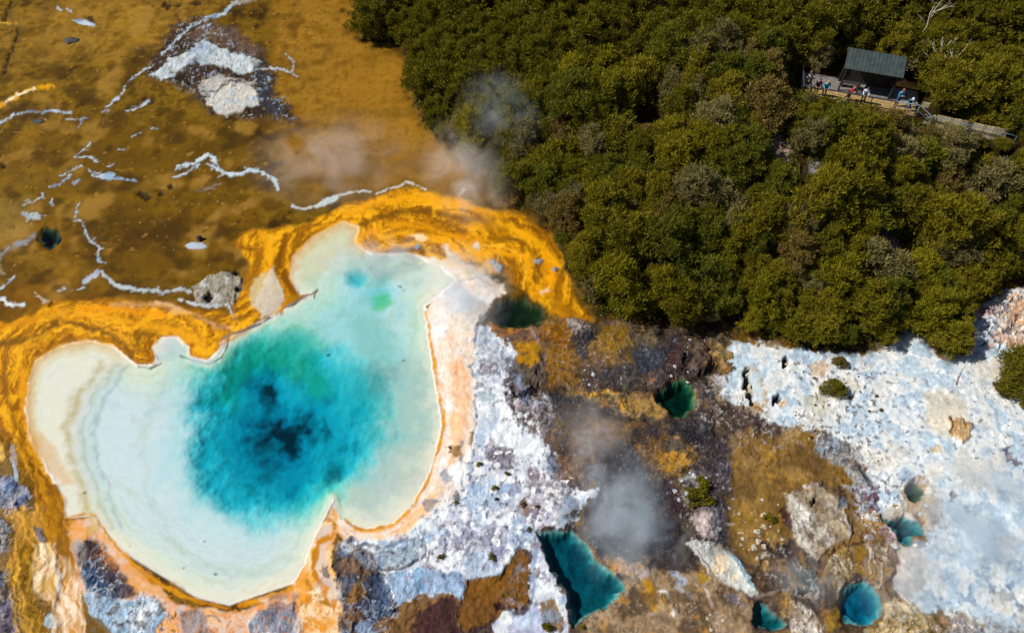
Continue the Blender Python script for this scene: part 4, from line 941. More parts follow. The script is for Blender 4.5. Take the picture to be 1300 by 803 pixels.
P([(952, 470), (960, 474), (968, 500), (966, 516), (958, 506), (955, 488)], [(206, 222, 232), (190, 206, 216)], 2, 2, 1.5, 0.95)
P([(952, 512), (964, 514), (970, 522), (958, 524)], [(140, 96, 40), (170, 130, 80)], 3, 2, 2, 0.8)
P([(979, 504), (986, 501), (991, 505), (990, 514), (984, 512), (980, 511)], (36, 36, 50), 1.5, 1, 1, 1.0, dz=-0.6)  # shade on the hole's left wall painted in, over a carved pit
P([(989, 508), (995, 508), (998, 514), (991, 516)], [(226, 206, 180), (236, 226, 206)], 1.5, 1, 1, 0.9)  # sunlit right wall of the hole painted pale
P([(992, 458), (998, 455), (1001, 458), (997, 466), (994, 465)], (40, 36, 44), 1.4, 1, 1, 1.0, dz=-0.5)
P([(1028, 464), (1042, 456), (1052, 466), (1046, 480), (1034, 478)], [(216, 196, 160), (190, 150, 110)], 5, 3, 2, 0.8, frac=0.3)
P([(1024, 500), (1044, 504), (1050, 524), (1036, 530), (1026, 520)], [(190, 184, 160), (206, 206, 190)], 5, 4, 3, 0.8)
P([(990, 546), (1016, 540), (1010, 562), (990, 562)], [(170, 140, 90), (150, 120, 80)], 5, 4, 3, 0.85, 0.3)
P([(1030, 550), (1070, 556), (1090, 590), (1104, 640), (1090, 620), (1070, 590), (1040, 580)], [(140, 130, 120), (110, 104, 104), (170, 176, 176)], 6, 6, 4, 0.85, 0.45, rel=1.3)
Ln([(1092, 588), (1100, 604), (1108, 622)], 4, (70, 60, 60), 2.5, 2.5, 2, 0.8, dz=-0.1)
P([(1090, 620), (1108, 616), (1114, 636), (1112, 654), (1098, 640)], [(190, 190, 206), (110, 84, 100), (150, 130, 140)], 3, 4, 3, 0.9, 0.5, rel=1.4)
P([(1080, 640), (1100, 644), (1118, 660), (1130, 680), (1120, 692), (1086, 690)], [(150, 112, 60), (130, 96, 60), (176, 140, 90)], 6, 5, 3, 0.85, 0.35, rel=1.0)
P([(1116, 664), (1130, 668), (1140, 684), (1142, 698), (1126, 690)], [(206, 190, 180), (150, 120, 116), (226, 222, 220)], 3, 4, 3, 0.9, 0.4, rel=1.3)
# rocky corner below the scrub on the right
P([(1232, 400), (1250, 390), (1276, 376), (1310, 366), (1420, 352), (1420, 470), (1310, 450), (1290, 440), (1262, 440), (1240, 430)], [(214, 206, 206), (150, 140, 150), (226, 190, 150), (190, 196, 210), (110, 96, 100)], 4, 6, 4, 0.95, 0.4, rel=1.6)
P([(1278, 380), (1300, 376), (1320, 380), (1310, 410), (1284, 410)], [(226, 180, 120), (206, 150, 90), (220, 200, 190)], 6, 5, 4, 0.8, 0.35)
P([(1246, 390), (1266, 386), (1262, 402), (1248, 402)], [(130, 90, 90), (190, 160, 150)], 4, 4, 3, 0.85, 0.4)
P([(1234, 404), (1270, 410), (1276, 440), (1250, 462), (1232, 440)], [(170, 192, 210), (190, 206, 220)], 6, 5, 4, 0.75, 0.25)
for seg in [[(1284, 380), (1276, 392), (1270, 398)], [(1292, 398), (1288, 412)], [(1276, 418), (1294, 420), (1310, 424)], [(1252, 410), (1256, 424), (1266, 436)], [(1262, 412), (1284, 424)], [(1242, 412), (1250, 430)],
            [(1284, 434), (1292, 440), (1280, 440)], [(1264, 446), (1274, 432), (1274, 420)], [(1240, 440), (1252, 436), (1262, 442)], [(1300, 384), (1296, 400)]]:
    Ln(seg, 3, (50, 42, 60), 1.6, 2.5, 2, 0.85, dz=-0.2)
Ln([(1224, 466), (1220, 474), (1216, 482), (1214, 488)], 1.6, (60, 50, 60), 1, 1, 1, 0.85, dz=-0.05)
P([(1258, 458), (1270, 454), (1280, 470), (1268, 490), (1260, 480)], [(190, 170, 146), (206, 196, 180)], 6, 4, 3, 0.8)
# crater surroundings
P([(1144, 640), (1146, 618), (1158, 606), (1176, 606), (1186, 618), (1192, 632), (1198, 650), (1190, 668), (1178, 676), (1170, 656), (1150, 650)], [(170, 136, 96), (190, 160, 120), (140, 116, 90)], 5, 4, 3, 0.95, 0.3, rel=1.0)
P([(1120, 646), (1138, 640), (1148, 630), (1152, 644), (1144, 654), (1130, 656)], [(170, 150, 110), (206, 206, 206), (150, 130, 90)], 3, 3, 2, 0.9, 0.35, rel=1.2, dz=0.08)
Ln([(1146, 640), (1147, 622), (1156, 611), (1166, 608), (1178, 612), (1184, 624)], 2.5, [(150, 130, 140), (226, 220, 216)], 1.3, 1.5, 1.2, 0.8, dz=0.05)
P([(1178, 616), (1184, 620), (1184, 630), (1178, 630)], [(230, 226, 220)], 2, 1.5, 1.5, 0.9)
P([(1176, 660), (1190, 646), (1204, 660), (1220, 690), (1200, 720), (1174, 700)], [(150, 160, 170), (176, 184, 190)], 12, 7, 4, 0.6, 0.3)
P([(1204, 628), (1210, 622), (1214, 630), (1210, 636)], (50, 50, 60), 3, 1.5, 1.5, 0.9, dz=-0.3)
P([(1222, 642), (1232, 644), (1236, 654), (1226, 650)], (96, 106, 120), 4, 2, 2, 0.8)
P([(1130, 690), (1150, 690), (1170, 700), (1180, 740), (1150, 764), (1136, 740), (1140, 716)], [(200, 196, 190), (176, 160, 150), (222, 220, 216)], 8, 6, 3, 0.8, 0.3)
P([(1096, 690), (1130, 692), (1136, 720), (1126, 742), (1096, 736)], [(160, 136, 110), (140, 120, 100), (176, 156, 130)], 8, 6, 3, 0.9, 0.3, rel=0.9)
P([(1084, 694), (1100, 696), (1098, 730), (1084, 726)], [(150, 110, 20), (130, 98, 30)], 5, 4, 3, 0.8)
Ln([(1104, 696), (1104, 712), (1106, 730)], 3, (226, 206, 190), 1.5, 2, 2, 0.8, brk=0.3)
P([(1046, 698), (1076, 690), (1086, 724), (1074, 740), (1062, 760), (1050, 740), (1046, 716)], [(130, 106, 66), (160, 140, 100), (90, 70, 46)], 4, 5, 3, 0.95, 0.45, rel=1.2)
for seg, w_, c_ in [([(1100, 684), (1082, 688), (1066, 690), (1052, 700), (1044, 714), (1042, 736), (1044, 760), (1048, 790), (1050, 830)], 9, [(140, 104, 60), (120, 88, 46)]),
                    ([(1100, 688), (1080, 692), (1062, 696), (1050, 708), (1046, 722)], 3, [(54, 40, 24)]), ([(1048, 742), (1050, 770)], 4, [(30, 22, 20)]), ([(1058, 704), (1064, 712), (1072, 726)], 2.5, [(200, 190, 170)]),
                    ([(1060, 770), (1066, 786), (1076, 800)], 8, [(40, 28, 14)]), ([(1074, 710), (1082, 720)], 2.5, [(190, 180, 160)])]:
    Ln(seg, w_, c_, w_ * .4, 2.5, 2, 0.9, 0.3, dz=-0.08)
P([(1052, 770), (1062, 772), (1066, 790), (1056, 800), (1048, 790)], [(150, 120, 40), (120, 90, 40)], 4, 4, 3, 0.8)
P([(968, 690), (1006, 694), (1040, 716), (1042, 760), (1010, 760), (980, 756), (960, 740), (966, 712)], [(110, 88, 60), (70, 60, 60), (140, 104, 50)], 6, 6, 4, 0.9, 0.4, rel=1.0)
P([(1004, 736), (1034, 720), (1040, 744), (1010, 752)], [(96, 110, 116), (80, 90, 96)], 8, 5, 3, 0.7)
P([(984, 690), (1004, 692), (1006, 706), (990, 712), (984, 702)], (44, 34, 40), 3, 3, 3, 0.85)
Ln([(972, 690), (968, 710), (960, 728), (960, 742), (970, 750)], 5, (70, 50, 40), 2.5, 2, 2, 0.85, dz=-0.1)
Ln([(960, 756), (980, 752), (996, 748)], 4, [(150, 140, 130), (120, 100, 90)], 2, 2, 2, 0.8)
Ln([(952, 762), (956, 780), (964, 796)], 3, (24, 18, 18), 1.6, 1.5, 1.5, 0.9, dz=-0.2)
P([(986, 764), (1000, 754), (1010, 768), (1008, 790), (998, 784)], [(170, 130, 40), (140, 110, 60), (190, 160, 110)], 4, 4, 3, 0.9, 0.35, rel=1.1)
P([(1006, 780), (1016, 764), (1030, 776), (1048, 790), (1046, 920), (1000, 920), (1000, 800)], [(190, 190, 190), (150, 130, 110), (220, 216, 210), (150, 160, 180)], 5, 5, 3, 0.9, 0.35, rel=1.2)
P([(1118, 790), (1124, 764), (1140, 760), (1158, 764), (1180, 782), (1200, 800), (1200, 920), (1090, 920), (1100, 800)], [(206, 170, 110), (190, 180, 150), (160, 130, 60), (214, 190, 150)], 5, 5, 4, 0.95, 0.4, rel=1.2)
P([(1176, 780), (1190, 770), (1206, 784), (1216, 803), (1216, 920), (1176, 920)], [(120, 84, 30), (90, 66, 10), (150, 110, 70)], 6, 5, 4, 0.9, 0.4)
P([(1206, 776), (1230, 784), (1300, 800), (1420, 820), (1420, 920), (1210, 920)], [(130, 116, 110), (176, 176, 176), (110, 96, 96), (190, 186, 176)], 10, 8, 4, 0.8, 0.4, rel=1.1)
Sp([(1190, 720), (1310, 720), (1310, 790), (1190, 780)], [(110, 140, 176), (140, 160, 190)], 0.35, 0.7, 61, 0.8, 10, rel=1.0)
P([(1258, 752), (1276, 750), (1290, 760), (1274, 764)], [(110, 140, 160), (90, 120, 140)], 4, 3, 2, 0.7)
P([(1290, 770), (1310, 764), (1340, 790), (1300, 790)], [(70, 76, 96), (120, 130, 150)], 5, 4, 3, 0.8, 0.4)
P([(1236, 690), (1262, 680), (1270, 710), (1250, 720)], [(130, 160, 190), (150, 176, 200)], 12, 6, 3, 0.6)
# bottom middle, below the steam
P([(740, 800), (756, 776), (786, 756), (800, 726), (840, 720), (900, 730), (950, 756), (956, 803), (956, 920), (730, 920)], [(150, 124, 84), (120, 96, 64), (166, 140, 110), (100, 86, 70)], 6, 7, 4, 0.95, 0.3, rel=0.6)
P([(812, 734), (826, 730), (832, 748), (834, 776), (820, 770), (812, 752)], [(190, 136, 10), (206, 150, 20), (170, 120, 20)], 5, 4, 3, 0.9, 0.2)
P([(836, 750), (850, 744), (862, 760), (856, 780), (838, 770)], [(190, 150, 90), (170, 130, 70)], 8, 5, 3, 0.7)
Ln([(836, 750), (846, 750), (852, 764), (856, 780)], 4, [(236, 232, 226), (214, 200, 180)], 1.8, 1.5, 1.5, 0.95, dz=0.05)
Ln([(896, 748), (902, 760), (905, 768)], 4, [(230, 214, 194), (206, 190, 180)], 1.8, 1.5, 1.5, 0.9)
Ln([(858, 744), (872, 752), (882, 760)], 4, [(190, 196, 206)], 2.5, 2, 2, 0.7)
P([(886, 728), (898, 728), (900, 738), (888, 740)], [(180, 140, 10), (150, 120, 20)], 3, 3, 2, 0.85)
P([(850, 722), (860, 726), (872, 738), (862, 740)], [(190, 206, 226), (150, 170, 190)], 3, 3, 2, 0.85, 0.3)
P([(780, 708), (800, 712), (830, 724), (812, 734), (790, 728)], [(226, 200, 176), (206, 150, 90), (210, 206, 206)], 5, 5, 3, 0.85, 0.25)
P([(744, 694), (752, 698), (770, 716), (786, 726), (780, 732), (762, 718), (746, 706)], [(190, 140, 40), (150, 110, 60), (206, 170, 120)], 3, 3, 2, 0.9, 0.3)
P([(766, 706), (780, 702), (790, 722), (778, 724)], [(206, 150, 30), (190, 130, 30)], 4, 3, 2, 0.85)
P([(846, 700), (866, 708), (866, 726), (852, 724), (844, 712)], [(60, 40, 50), (96, 60, 40)], 5, 4, 3, 0.85)
P([(920, 750), (940, 754), (944, 770), (930, 766)], [(110, 110, 140), (176, 176, 190)], 3, 3, 2, 0.85, 0.4)
Ln([(906, 772), (910, 786), (914, 803)], 2.5, [(130, 136, 146)], 1.5, 2, 1.5, 0.7)
Sp([(740, 760), (956, 760), (956, 803), (740, 803)], [(200, 180, 150), (120, 120, 130)], 0.6, 0.5, 71, 0.6, 8)
Ln([(692, 700), (704, 728), (714, 742), (720, 764), (724, 784)], 4, [(60, 40, 44), (150, 136, 136)], 1.8, 1.5, 1.5, 0.85)
Ln([(700, 716), (712, 734)], 5, (50, 24, 30), 2, 1.5, 1.5, 0.85)
# ---------- lacy crust and dark crevices
rid3 = 1 - np.abs(fbm(X + 0.25 * wC, Y + 0.25 * wD, 0.45, 271, 3)) * 2.0
ridm = 1 - np.abs(fbm(X + 0.6 * wC, Y + 0.6 * wD, 2.6, 281, 5, 0.62)) * 1.7

ridx = 0.5 * ridm + 0.5 * rid2 + 0.12


def Lc(poly, cols, lo, hi, src, op=0.8, soft=6, rel=None, dz=0):
    _ph[0] += 0.7
    i = sel(poly, soft + 14)
    d = sdpoly(PXg[i] + 4 * wA[i], PYg[i] + 4 * wB[i], poly)
    m = op * sst(lo, hi, src[i]) * sst(soft, -soft, d)
    apply(i, m, cols, 0.15, rel, dz, None, _ph[0])


BW = [(206, 220, 232), (160, 184, 210), (226, 232, 236)]
DK_ = [(36, 30, 34), (56, 44, 48)]
for pl_ in ([(-150, 590), (20, 600), (42, 640), (20, 655), (-150, 650)], [(-150, 655), (18, 660), (14, 700), (-150, 720)], [(-150, 720), (14, 725), (28, 790), (24, 860), (-150, 860)]):
    Lc(pl_, [(96, 78, 40), (70, 60, 50), (110, 84, 44)], -0.3, 0.5, n3, 0.6, 5)
    Lc(pl_, BW, 0.72, 1.0, ridx, 0.5, 4, 1.0, 0.03)
    Lc(pl_, DK_, -0.2, -0.6, rid2, 0.8, 4, 1.2)
    Lc(pl_, [(60, 84, 130), (90, 110, 150)], 0.25, 0.6, n1, 0.6, 4)
TRI = [(100, 690), (126, 684), (150, 716), (176, 752), (160, 765), (112, 758), (98, 715)]
Lc(TRI, BW, 0.72, 0.98, ridx, 0.5, 4, 1.2, 0.03)
Lc(TRI, DK_, 0.1, 0.5, n3b, 0.6, 5)
BLW = [(108, 756), (196, 752), (230, 780), (236, 860), (130, 860)]
Lc(BLW, [(90, 100, 120), (120, 130, 150)], 0.75, 0.95, rid2, 0.6, 5, 1.0, -0.03)
Lc(BLW, [(70, 70, 80), (110, 96, 76)], 0.3, 0.55, n1, 0.7, 5)
BOTC = [(428, 690), (462, 694), (494, 730), (506, 780), (474, 860), (434, 860)]
Lc(BOTC, BW, 0.74, 1.0, ridx, 0.5, 6, 1.3, 0.03)
Lc(BOTC, DK_, -0.1, -0.5, rid2, 0.75, 6)
Lc(BOTC, [(56, 84, 116), (80, 106, 136)], 0.1, 0.5, n3b, 0.6, 6)
Lc(BOTC, [(140, 100, 50), (120, 84, 44)], 0.2, 0.5, n3, 0.6, 6)
ROCK1 = [(638, 470), (700, 490), (710, 540), (690, 560), (655, 545), (636, 505)]
Lc(ROCK1, [(190, 194, 206), (150, 146, 156)], 0.78, 0.96, rid2, 0.7, 6, 1.5, 0.06)
Lc(ROCK1, DK_, 0.0, -0.5, rid2, 0.85, 6, 1.5, -0.08)
MIDR = [(690, 410), (935, 420), (930, 540), (900, 600), (860, 560), (760, 530), (700, 520)]
Lc(MIDR, [(46, 44, 50), (58, 54, 60), (54, 66, 82)], 0.15, 0.55, n3b, 0.7, 14)
Lc(MIDR, [(176, 134, 60), (160, 120, 70)], 0.35, 0.7, n3, 0.5, 14)
Lc(MIDR, [(170, 160, 150), (140, 130, 130)], 0.88, 0.98, rid2, 0.5, 14)
Lc(MIDR, DK_, 0.86, 0.97, ridm, 0.65, 14, 1.2, -0.06)
MID2 = [(700, 530), (870, 540), (925, 560), (925, 700), (860, 730), (760, 730), (700, 640)]
Lc(MID2, [(34, 32, 40), (48, 44, 54), (44, 54, 72)], 0.0, 0.5, n3b, 0.65, 14)
Lc(MID2, [(170, 170, 186), (140, 136, 150)], 0.86, 0.98, rid3, 0.45, 14, 1.2)
Lc(MID2, DK_, 0.88, 0.97, ridm, 0.6, 14, 1.2, -0.05)
TAN = [(930, 560), (1090, 560), (1120, 690), (1000, 740), (930, 700)]
Lc(TAN, [(96, 72, 40), (84, 66, 48)], 0.1, 0.6, n3b, 0.6, 12)
Lc(TAN, [(180, 140, 70), (170, 136, 84)], 0.3, 0.7, n3, 0.5, 12)
Lc(TAN, [(70, 50, 36)], 0.88, 0.97, ridm, 0.55, 12, 0.9, -0.04)
EDG = [(1020, 545), (1075, 552), (1110, 610), (1122, 670), (1096, 690), (1084, 630), (1050, 590)]
Lc(EDG, BW, 0.62, 0.95, ridx, 0.7, 8, 1.3, 0.04)
Lc(EDG, DK_, -0.1, -0.5, rid3, 0.75, 8, 1.3)
ED2 = [(880, 495), (930, 490), (1010, 540), (1040, 552), (1000, 575), (930, 560), (890, 540)]
Lc(ED2, [(176, 160, 150), (206, 206, 206)], 0.75, 1.0, ridx, 0.6, 10, 1.3, 0.03)
Lc(ED2, DK_, 0.0, -0.5, rid3, 0.6, 10, 1.2)
BOTR = [(740, 760), (790, 725), (900, 728), (950, 756), (956, 860), (730, 860)]
Lc(BOTR, [(96, 72, 48), (80, 66, 60), (110, 86, 50)], 0.0, 0.5, n3b, 0.7, 8)
Lc(BOTR, [(206, 190, 164), (176, 156, 126)], 0.8, 1.02, ridx, 0.5, 8, 0.7, 0.03)
Lc(BOTR, [(170, 140, 100), (150, 128, 104)], 0.1, 0.5, n3, 0.55, 8, 0.5)
Lc(BOTR, [(190, 136, 40), (176, 120, 40)], 0.45, 0.7, n1, 0.5, 8)
Lc(BOTR, DK_, 0.88, 0.97, ridm, 0.6, 8, 1.1, -0.05)
for pl_ in ([(1000, 760), (1050, 790), (1050, 860), (1000, 860)], [(1090, 790), (1140, 758), (1200, 800), (1200, 860), (1080, 860)], [(1200, 776), (1420, 800), (1420, 860), (1206, 860)], [(966, 690), (1044, 716), (1042, 760), (960, 744)], [(1046, 694), (1130, 690), (1130, 740), (1060, 760)]):
    Lc(pl_, [(214, 206, 190), (190, 186, 180)], 0.74, 1.0, ridx, 0.6, 6, 1.3, 0.04)
    Lc(pl_, DK_, -0.1, -0.55, rid2, 0.75, 6, 1.3, -0.05)
    Lc(pl_, [(150, 112, 30), (130, 96, 40)], 0.25, 0.55, n1, 0.6, 6)
CRN = [(1232, 400), (1276, 374), (1420, 350), (1420, 450), (1264, 446), (1236, 432)]
Lc(CRN, DK_, 0.86, 0.97, ridm, 0.85, 6, 1.5, -0.15)
Lc(CRN, [(226, 176, 120), (206, 150, 110)], 0.2, 0.5, n3b, 0.7, 6)
Lc(CRN, [(236, 236, 236), (206, 214, 226)], 0.7, 0.92, rid2, 0.7, 6, 1.5, 0.08)
UPL = [(185, 90), (226, 28), (262, 22), (346, 95), (375, 150), (320, 154), (240, 118)]
Lc(UPL, BW, 0.82, 1.02, ridx, 0.6, 6, 1.2, 0.03)
Lc(UPL, DK_, 0.1, -0.4, ridx, 0.7, 6, 1.0)
WC = [(602, 420), (646, 440), (690, 560), (752, 630), (690, 668), (724, 800), (640, 776), (660, 700), (600, 740), (500, 770), (440, 690), (530, 672), (600, 600)]
Lc(WC, [(150, 150, 172), (120, 118, 140)], 0.90, 0.98, ridm, 0.6, 5, 1.0, -0.05)
Lc(WC, [(150, 176, 206), (166, 184, 212)], 0.15, 0.55, n3b, 0.5, 6)
Lc(WC, [(136, 116, 120), (150, 130, 136)], 0.55, 0.8, n1, 0.6, 6, 1.2)
WE = [(930, 440), (1150, 430), (1290, 440), (1420, 440), (1420, 800), (1190, 790), (1110, 620), (1060, 550), (960, 520)]
Lc(WE, [(140, 146, 160), (120, 120, 130)], 0.93, 0.99, ridm, 0.4, 8, 0.8, -0.04)
Lc(WE, [(214, 200, 176), (206, 196, 180)], 0.35, 0.7, n3, 0.5, 10)
BANK = [(540, 345), (606, 395), (606, 560), (560, 670), (450, 695), (500, 668), (550, 600), (562, 530), (545, 400)]
Lc(BANK, [(190, 196, 206), (170, 176, 190)], 0.92, 0.99, ridm, 0.5, 4, 0.6, -0.02)
Lc(BANK, [(250, 250, 246)], 0.3, 0.6, n3b, 0.6, 6)
BL2 = [(0, 640), (60, 640), (60, 700), (110, 803), (110, 860), (0, 860)]
Lc(BL2, [(230, 190, 120), (214, 150, 50)], 0.80, 0.96, rid2, 0.5, 6, 0.5)
ORB = [(240, 775), (390, 750), (434, 740), (434, 860), (240, 860)]
Lc(ORB, [(214, 136, 20), (190, 110, 10)], 0.80, 0.96, rid2, 0.7, 6, 0.6, -0.02)
Lc(ORB, [(246, 230, 210), (230, 210, 196)], 0.3, 0.6, n3b, 0.6, 6)
Lc(ORB, [(110, 106, 120), (90, 90, 104)], 0.5, 0.75, n3, 0.6, 6, 1.0)
for pl_, dk, md, lt in (([(40, 690), (72, 690), (82, 700), (100, 720), (106, 770), (110, 860), (60, 860), (66, 770), (46, 750)], (176, 116, 10), (236, 176, 90), (250, 236, 214)),
                        ([(-10, 545), (30, 555), (66, 616), (84, 655), (100, 730), (88, 735), (60, 690), (44, 630)], (120, 74, 2), (172, 112, 4), (214, 150, 14)),
                        ([(14, 645), (54, 650), (50, 700), (40, 740), (62, 860), (26, 860), (14, 760), (10, 700)], (110, 80, 8), (160, 114, 10), (220, 170, 70))):
    i = sel(pl_, 12)
    d = sdpoly(PXg[i] + 3 * wA[i], PYg[i] + 3 * wB[i], pl_)
    str_ = fbm((PXg[i] - 0.25 * PYg[i] + 9 * wA[i] + 2 * wC[i]) / 7.0, (PYg[i] + 10 * wB[i]) / 60.0, 1.0, 251, 4, 0.6)
    t_ = np.clip(0.5 + 1.3 * str_, 0, 1)[:, None]
    cc = lin(dk) * (1 - t_) ** 2 + 2 * t_ * (1 - t_) * lin(md) + t_ ** 2 * lin(lt)
    m = (0.52 * sst(3, -3, d))[:, None]
    C[i] = C[i] * (1 - m) + cc * m
for pl_ in (MIDR, MID2):
    i = sel(pl_, 20)
    m = (sst(14, -14, sdpoly(PXg[i] + 4 * wA[i], PYg[i] + 4 * wB[i], pl_)) * sst(0.25, 0.12, C[i].mean(1)))[:, None]
    C[i] = C[i] * (1 - m + m * np.array([0.70, 0.72, 0.70]))

# forest floor, colour darkened to deepen the shade between the trees
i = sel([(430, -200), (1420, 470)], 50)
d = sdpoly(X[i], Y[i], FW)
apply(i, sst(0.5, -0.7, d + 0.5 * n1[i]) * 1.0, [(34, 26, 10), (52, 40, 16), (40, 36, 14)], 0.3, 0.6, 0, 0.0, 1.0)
for (a, b, rx, ry, c) in [(981, 208, 15, 17, [(112, 90, 80), (150, 126, 114), (96, 72, 54)]), (1030, 238, 17, 12, [(110, 105, 110), (150, 145, 150)]),
                          (1133, 308, 15, 24, [(120, 120, 130), (90, 80, 80), (170, 160, 160)]), (1290, 172, 12, 8, [(190, 180, 185), (150, 140, 140)]),
                          (962, 185, 8, 6, [(120, 110, 120), (150, 140, 140)])]:
    zz = 5.0 if b < 230 else 3.5
    cw = U(a, b, zz)
    rw = rx / 15.5
    dd = np.hypot((X - cw[0]) / rw, (Y - cw[1]) / (ry / 10.0)) + 0.35 * wC
    i = np.nonzero(dd < 1.6)[0]
    apply(i, sst(1.25, 0.7, dd[i]), c, 0.4, 1.0, 0, 0.0, 2.0)

# ------------------------------------------------------------------ carve the basins
DZ += (0.10 * rid + 0.05 * rid2 + 0.05 * n1 + 0.06 * n3) * REL.clip(0, 1.3) ** 1.3 * sst(9, 0, Z0)
dp = sdpoly(PXg + 2.0 * wC, PYg + 1.6 * wD, POOL)
near = sst(30, 2, dp)
fullz = Z0 + DZ
fullz = fullz * (1 - near) + (0.035 + 0.02 * n1 + np.minimum(DZ, 0.03) * 0.4).clip(0.012) * near
px1, py1 = PX(X, Y, np.full(NV, -1.0))
inp = dp < 3


def dep(poly, a, soft, w=6):
    d = np.full(NV, 1e3)
    d[inp] = sdpoly(px1[inp] + w * wA[inp] + w * 0.22 * wC[inp], py1[inp] + w * 0.8 * wB[inp] + w * .18 * wD[inp], poly)
    return a * sst(soft, -soft, d)


WAT = [(165, 470), (235, 455), (290, 432), (400, 372), (430, 345), (470, 332), (530, 332), (550, 350), (532, 390), (540, 450), (545, 500), (550, 545),
       (540, 590), (515, 632), (492, 655), (465, 660), (432, 643), (410, 648), (390, 690), (370, 725), (330, 743), (290, 755), (250, 746), (215, 722),
       (170, 690), (140, 660), (122, 630), (110, 595), (108, 560), (118, 520), (140, 490)]
TURQ = [(268, 472), (292, 446), (330, 438), (375, 440), (410, 456), (450, 480), (478, 515), (480, 560), (458, 597), (425, 622), (400, 640),
        (365, 655), (322, 655), (282, 637), (264, 605), (258, 570), (268, 540), (262, 505)]
AQUA = [(250, 470), (300, 430), (400, 395), (465, 352), (500, 380), (515, 440), (525, 510), (500, 570), (455, 615), (405, 650), (335, 672),
        (270, 655), (235, 600), (238, 520)]
depth = 0.006 + 0.004 * sst(0, -14, dp) + dep(WAT, 0.014, 12, 4) + dep(AQUA, 0.058, 56, 16) + dep(TURQ, 0.30, 34, 12)
depth += dep([(285, 470), (330, 455), (400, 500), (455, 530), (455, 580), (400, 630), (340, 648), (285, 625), (262, 570), (275, 520)], 0.14, 24, 16)
depth += dep([(326, 478), (352, 480), (356, 505), (345, 525), (330, 515)], 0.2, 16, 6) + dep([(330, 535), (375, 530), (397, 550), (388, 580), (355, 592), (325, 575)], 0.22, 20, 12)
depth += dep([(300, 520), (345, 510), (420, 560), (380, 620), (310, 600)], 0.12, 26, 18)
depth += dep([(446, 357), (458, 353), (466, 362), (458, 372), (447, 368)], 0.22, 8, 2) + dep([(468, 372), (490, 366), (500, 385), (480, 398), (468, 392)], 0.05, 10, 4)
depth += inp * sst(0.1, 0.4, depth) * 0.035 * (0.25 * n1 + 1.3 * n3 + 0.8 * n9)
depth += inp * sst(0.04, 0.1, depth) * (0.005 * n1 + 0.012 * n3)
depth = np.minimum(depth, 0.02 + 0.8 * sst(-2, -40, dp))
mask_in = sst(1.2, -1.2, dp)
fullz = fullz * (1 - mask_in) + (-depth.clip(0.008)) * mask_in

POOLZ = {}
for nm, (pl, drop, dpt, ab, bc) in SMALL.items():
    i = sel(pl, 24)
    cx, cyy = np.mean(np.array(pl), 0)
    j = np.argmin((PXg - cx) ** 2 + (PYg - cyy) ** 2)
    zc = Z0[j]
    zw = zc - drop
    POOLZ[nm] = zw
    d = sdpoly(PXg[i] + 3.0 * wA[i] + 3.0 * wC[i], PYg[i] + 2.4 * wB[i] + 2.4 * wD[i], pl)
    k = sst(16, 3, d)
    loc = fullz[i] * (1 - k) + (zc + 0.35 * (fullz[i] - zc) + 0.05 * wC[i]) * k
    rimw = sst(4.5, -0.5, d)
    loc = loc - (drop + 0.06) * rimw
    inside = sst(1, -11, d)
    loc = loc - inside * dpt * (0.85 + 0.25 * n3[i].clip(-0.7, 0.7))
    fullz[i] = loc
    m = sst(1.5, -1.5, d)
    apply(i, m, [tuple(0.85 * q for q in bc), bc], 0.2, 0.3, 0, 0.0, 1.0)

ZG = fullz


def zat(x, y):
    """ground height at a point, read from the grid"""
    i = int(np.clip(np.searchsorted(ys, y) - 1, 0, NY - 2))
    fy = (y - ys[i]) / (ys[i + 1] - ys[i])
    r = []
    for k in (i, i + 1):
        s = x / float(hw(np.array(ys[k])))
        j = int(np.clip(np.searchsorted(ss, s) - 1, 0, NX - 2))
        fx = (s - ss[j]) / (ss[j + 1] - ss[j])
        r.append(ZG[k * NX + j] * (1 - fx) + ZG[k * NX + j + 1] * fx)
    return r[0] * (1 - fy) + r[1] * fy


def G(px, py):
    """ground point seen at a photograph position"""
    z = 0.0
    for _ in range(25):
        p = U(px, py, z)
        z = 0.5 * z + 0.5 * zat(p[0], p[1])
    p = U(px, py, z)
    return Vector((p[0], p[1], zat(p[0], p[1])))


idx = np.arange(NV).reshape(NY, NX)
Fq = np.stack([idx[:-1, :-1], idx[:-1, 1:], idx[1:, 1:], idx[1:, :-1]], -1).reshape(-1, 4)
gme = mesh_np("ground", np.stack([X, Y, ZG], -1), Fq, True)
ALB = 0.86
col = np.ones((NV, 4), np.float32)
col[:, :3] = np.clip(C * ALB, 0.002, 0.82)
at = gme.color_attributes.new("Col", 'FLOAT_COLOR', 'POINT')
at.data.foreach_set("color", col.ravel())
for nm, arr in (("relief", REL), ("wet", WET)):
    a_ = gme.attributes.new(nm, 'FLOAT', 'POINT')
    a_.data.foreach_set("value", arr.astype(np.float32))

gm, nt, N, L, b = newmat("ground_mat")
ca = N.new("ShaderNodeAttribute"); ca.attribute_name = "Col"
ra = N.new("ShaderNodeAttribute"); ra.attribute_name = "relief"
wa = N.new("ShaderNodeAttribute"); wa.attribute_name = "wet"
tc = N.new("ShaderNodeTexCoord")


def noise(scale, det=5, rough=0.6):
    n = N.new("ShaderNodeTexNoise")
    n.inputs["Scale"].default_value = scale
    n.inputs["Detail"].default_value = det
    n.inputs["Roughness"].default_value = rough
    L.new(tc.outputs["Object"], n.inputs["Vector"])
    return n


def math_(op, a, b_=None, clamp=False):
    n = N.new("ShaderNodeMath"); n.operation = op; n.use_clamp = clamp
    for k, v in enumerate((a, b_)):
        if v is None:
            continue
        if isinstance(v, (int, float)):
            n.inputs[k].default_value = v
        else:
            L.new(v, n.inputs[k])
    return n.outputs[0]


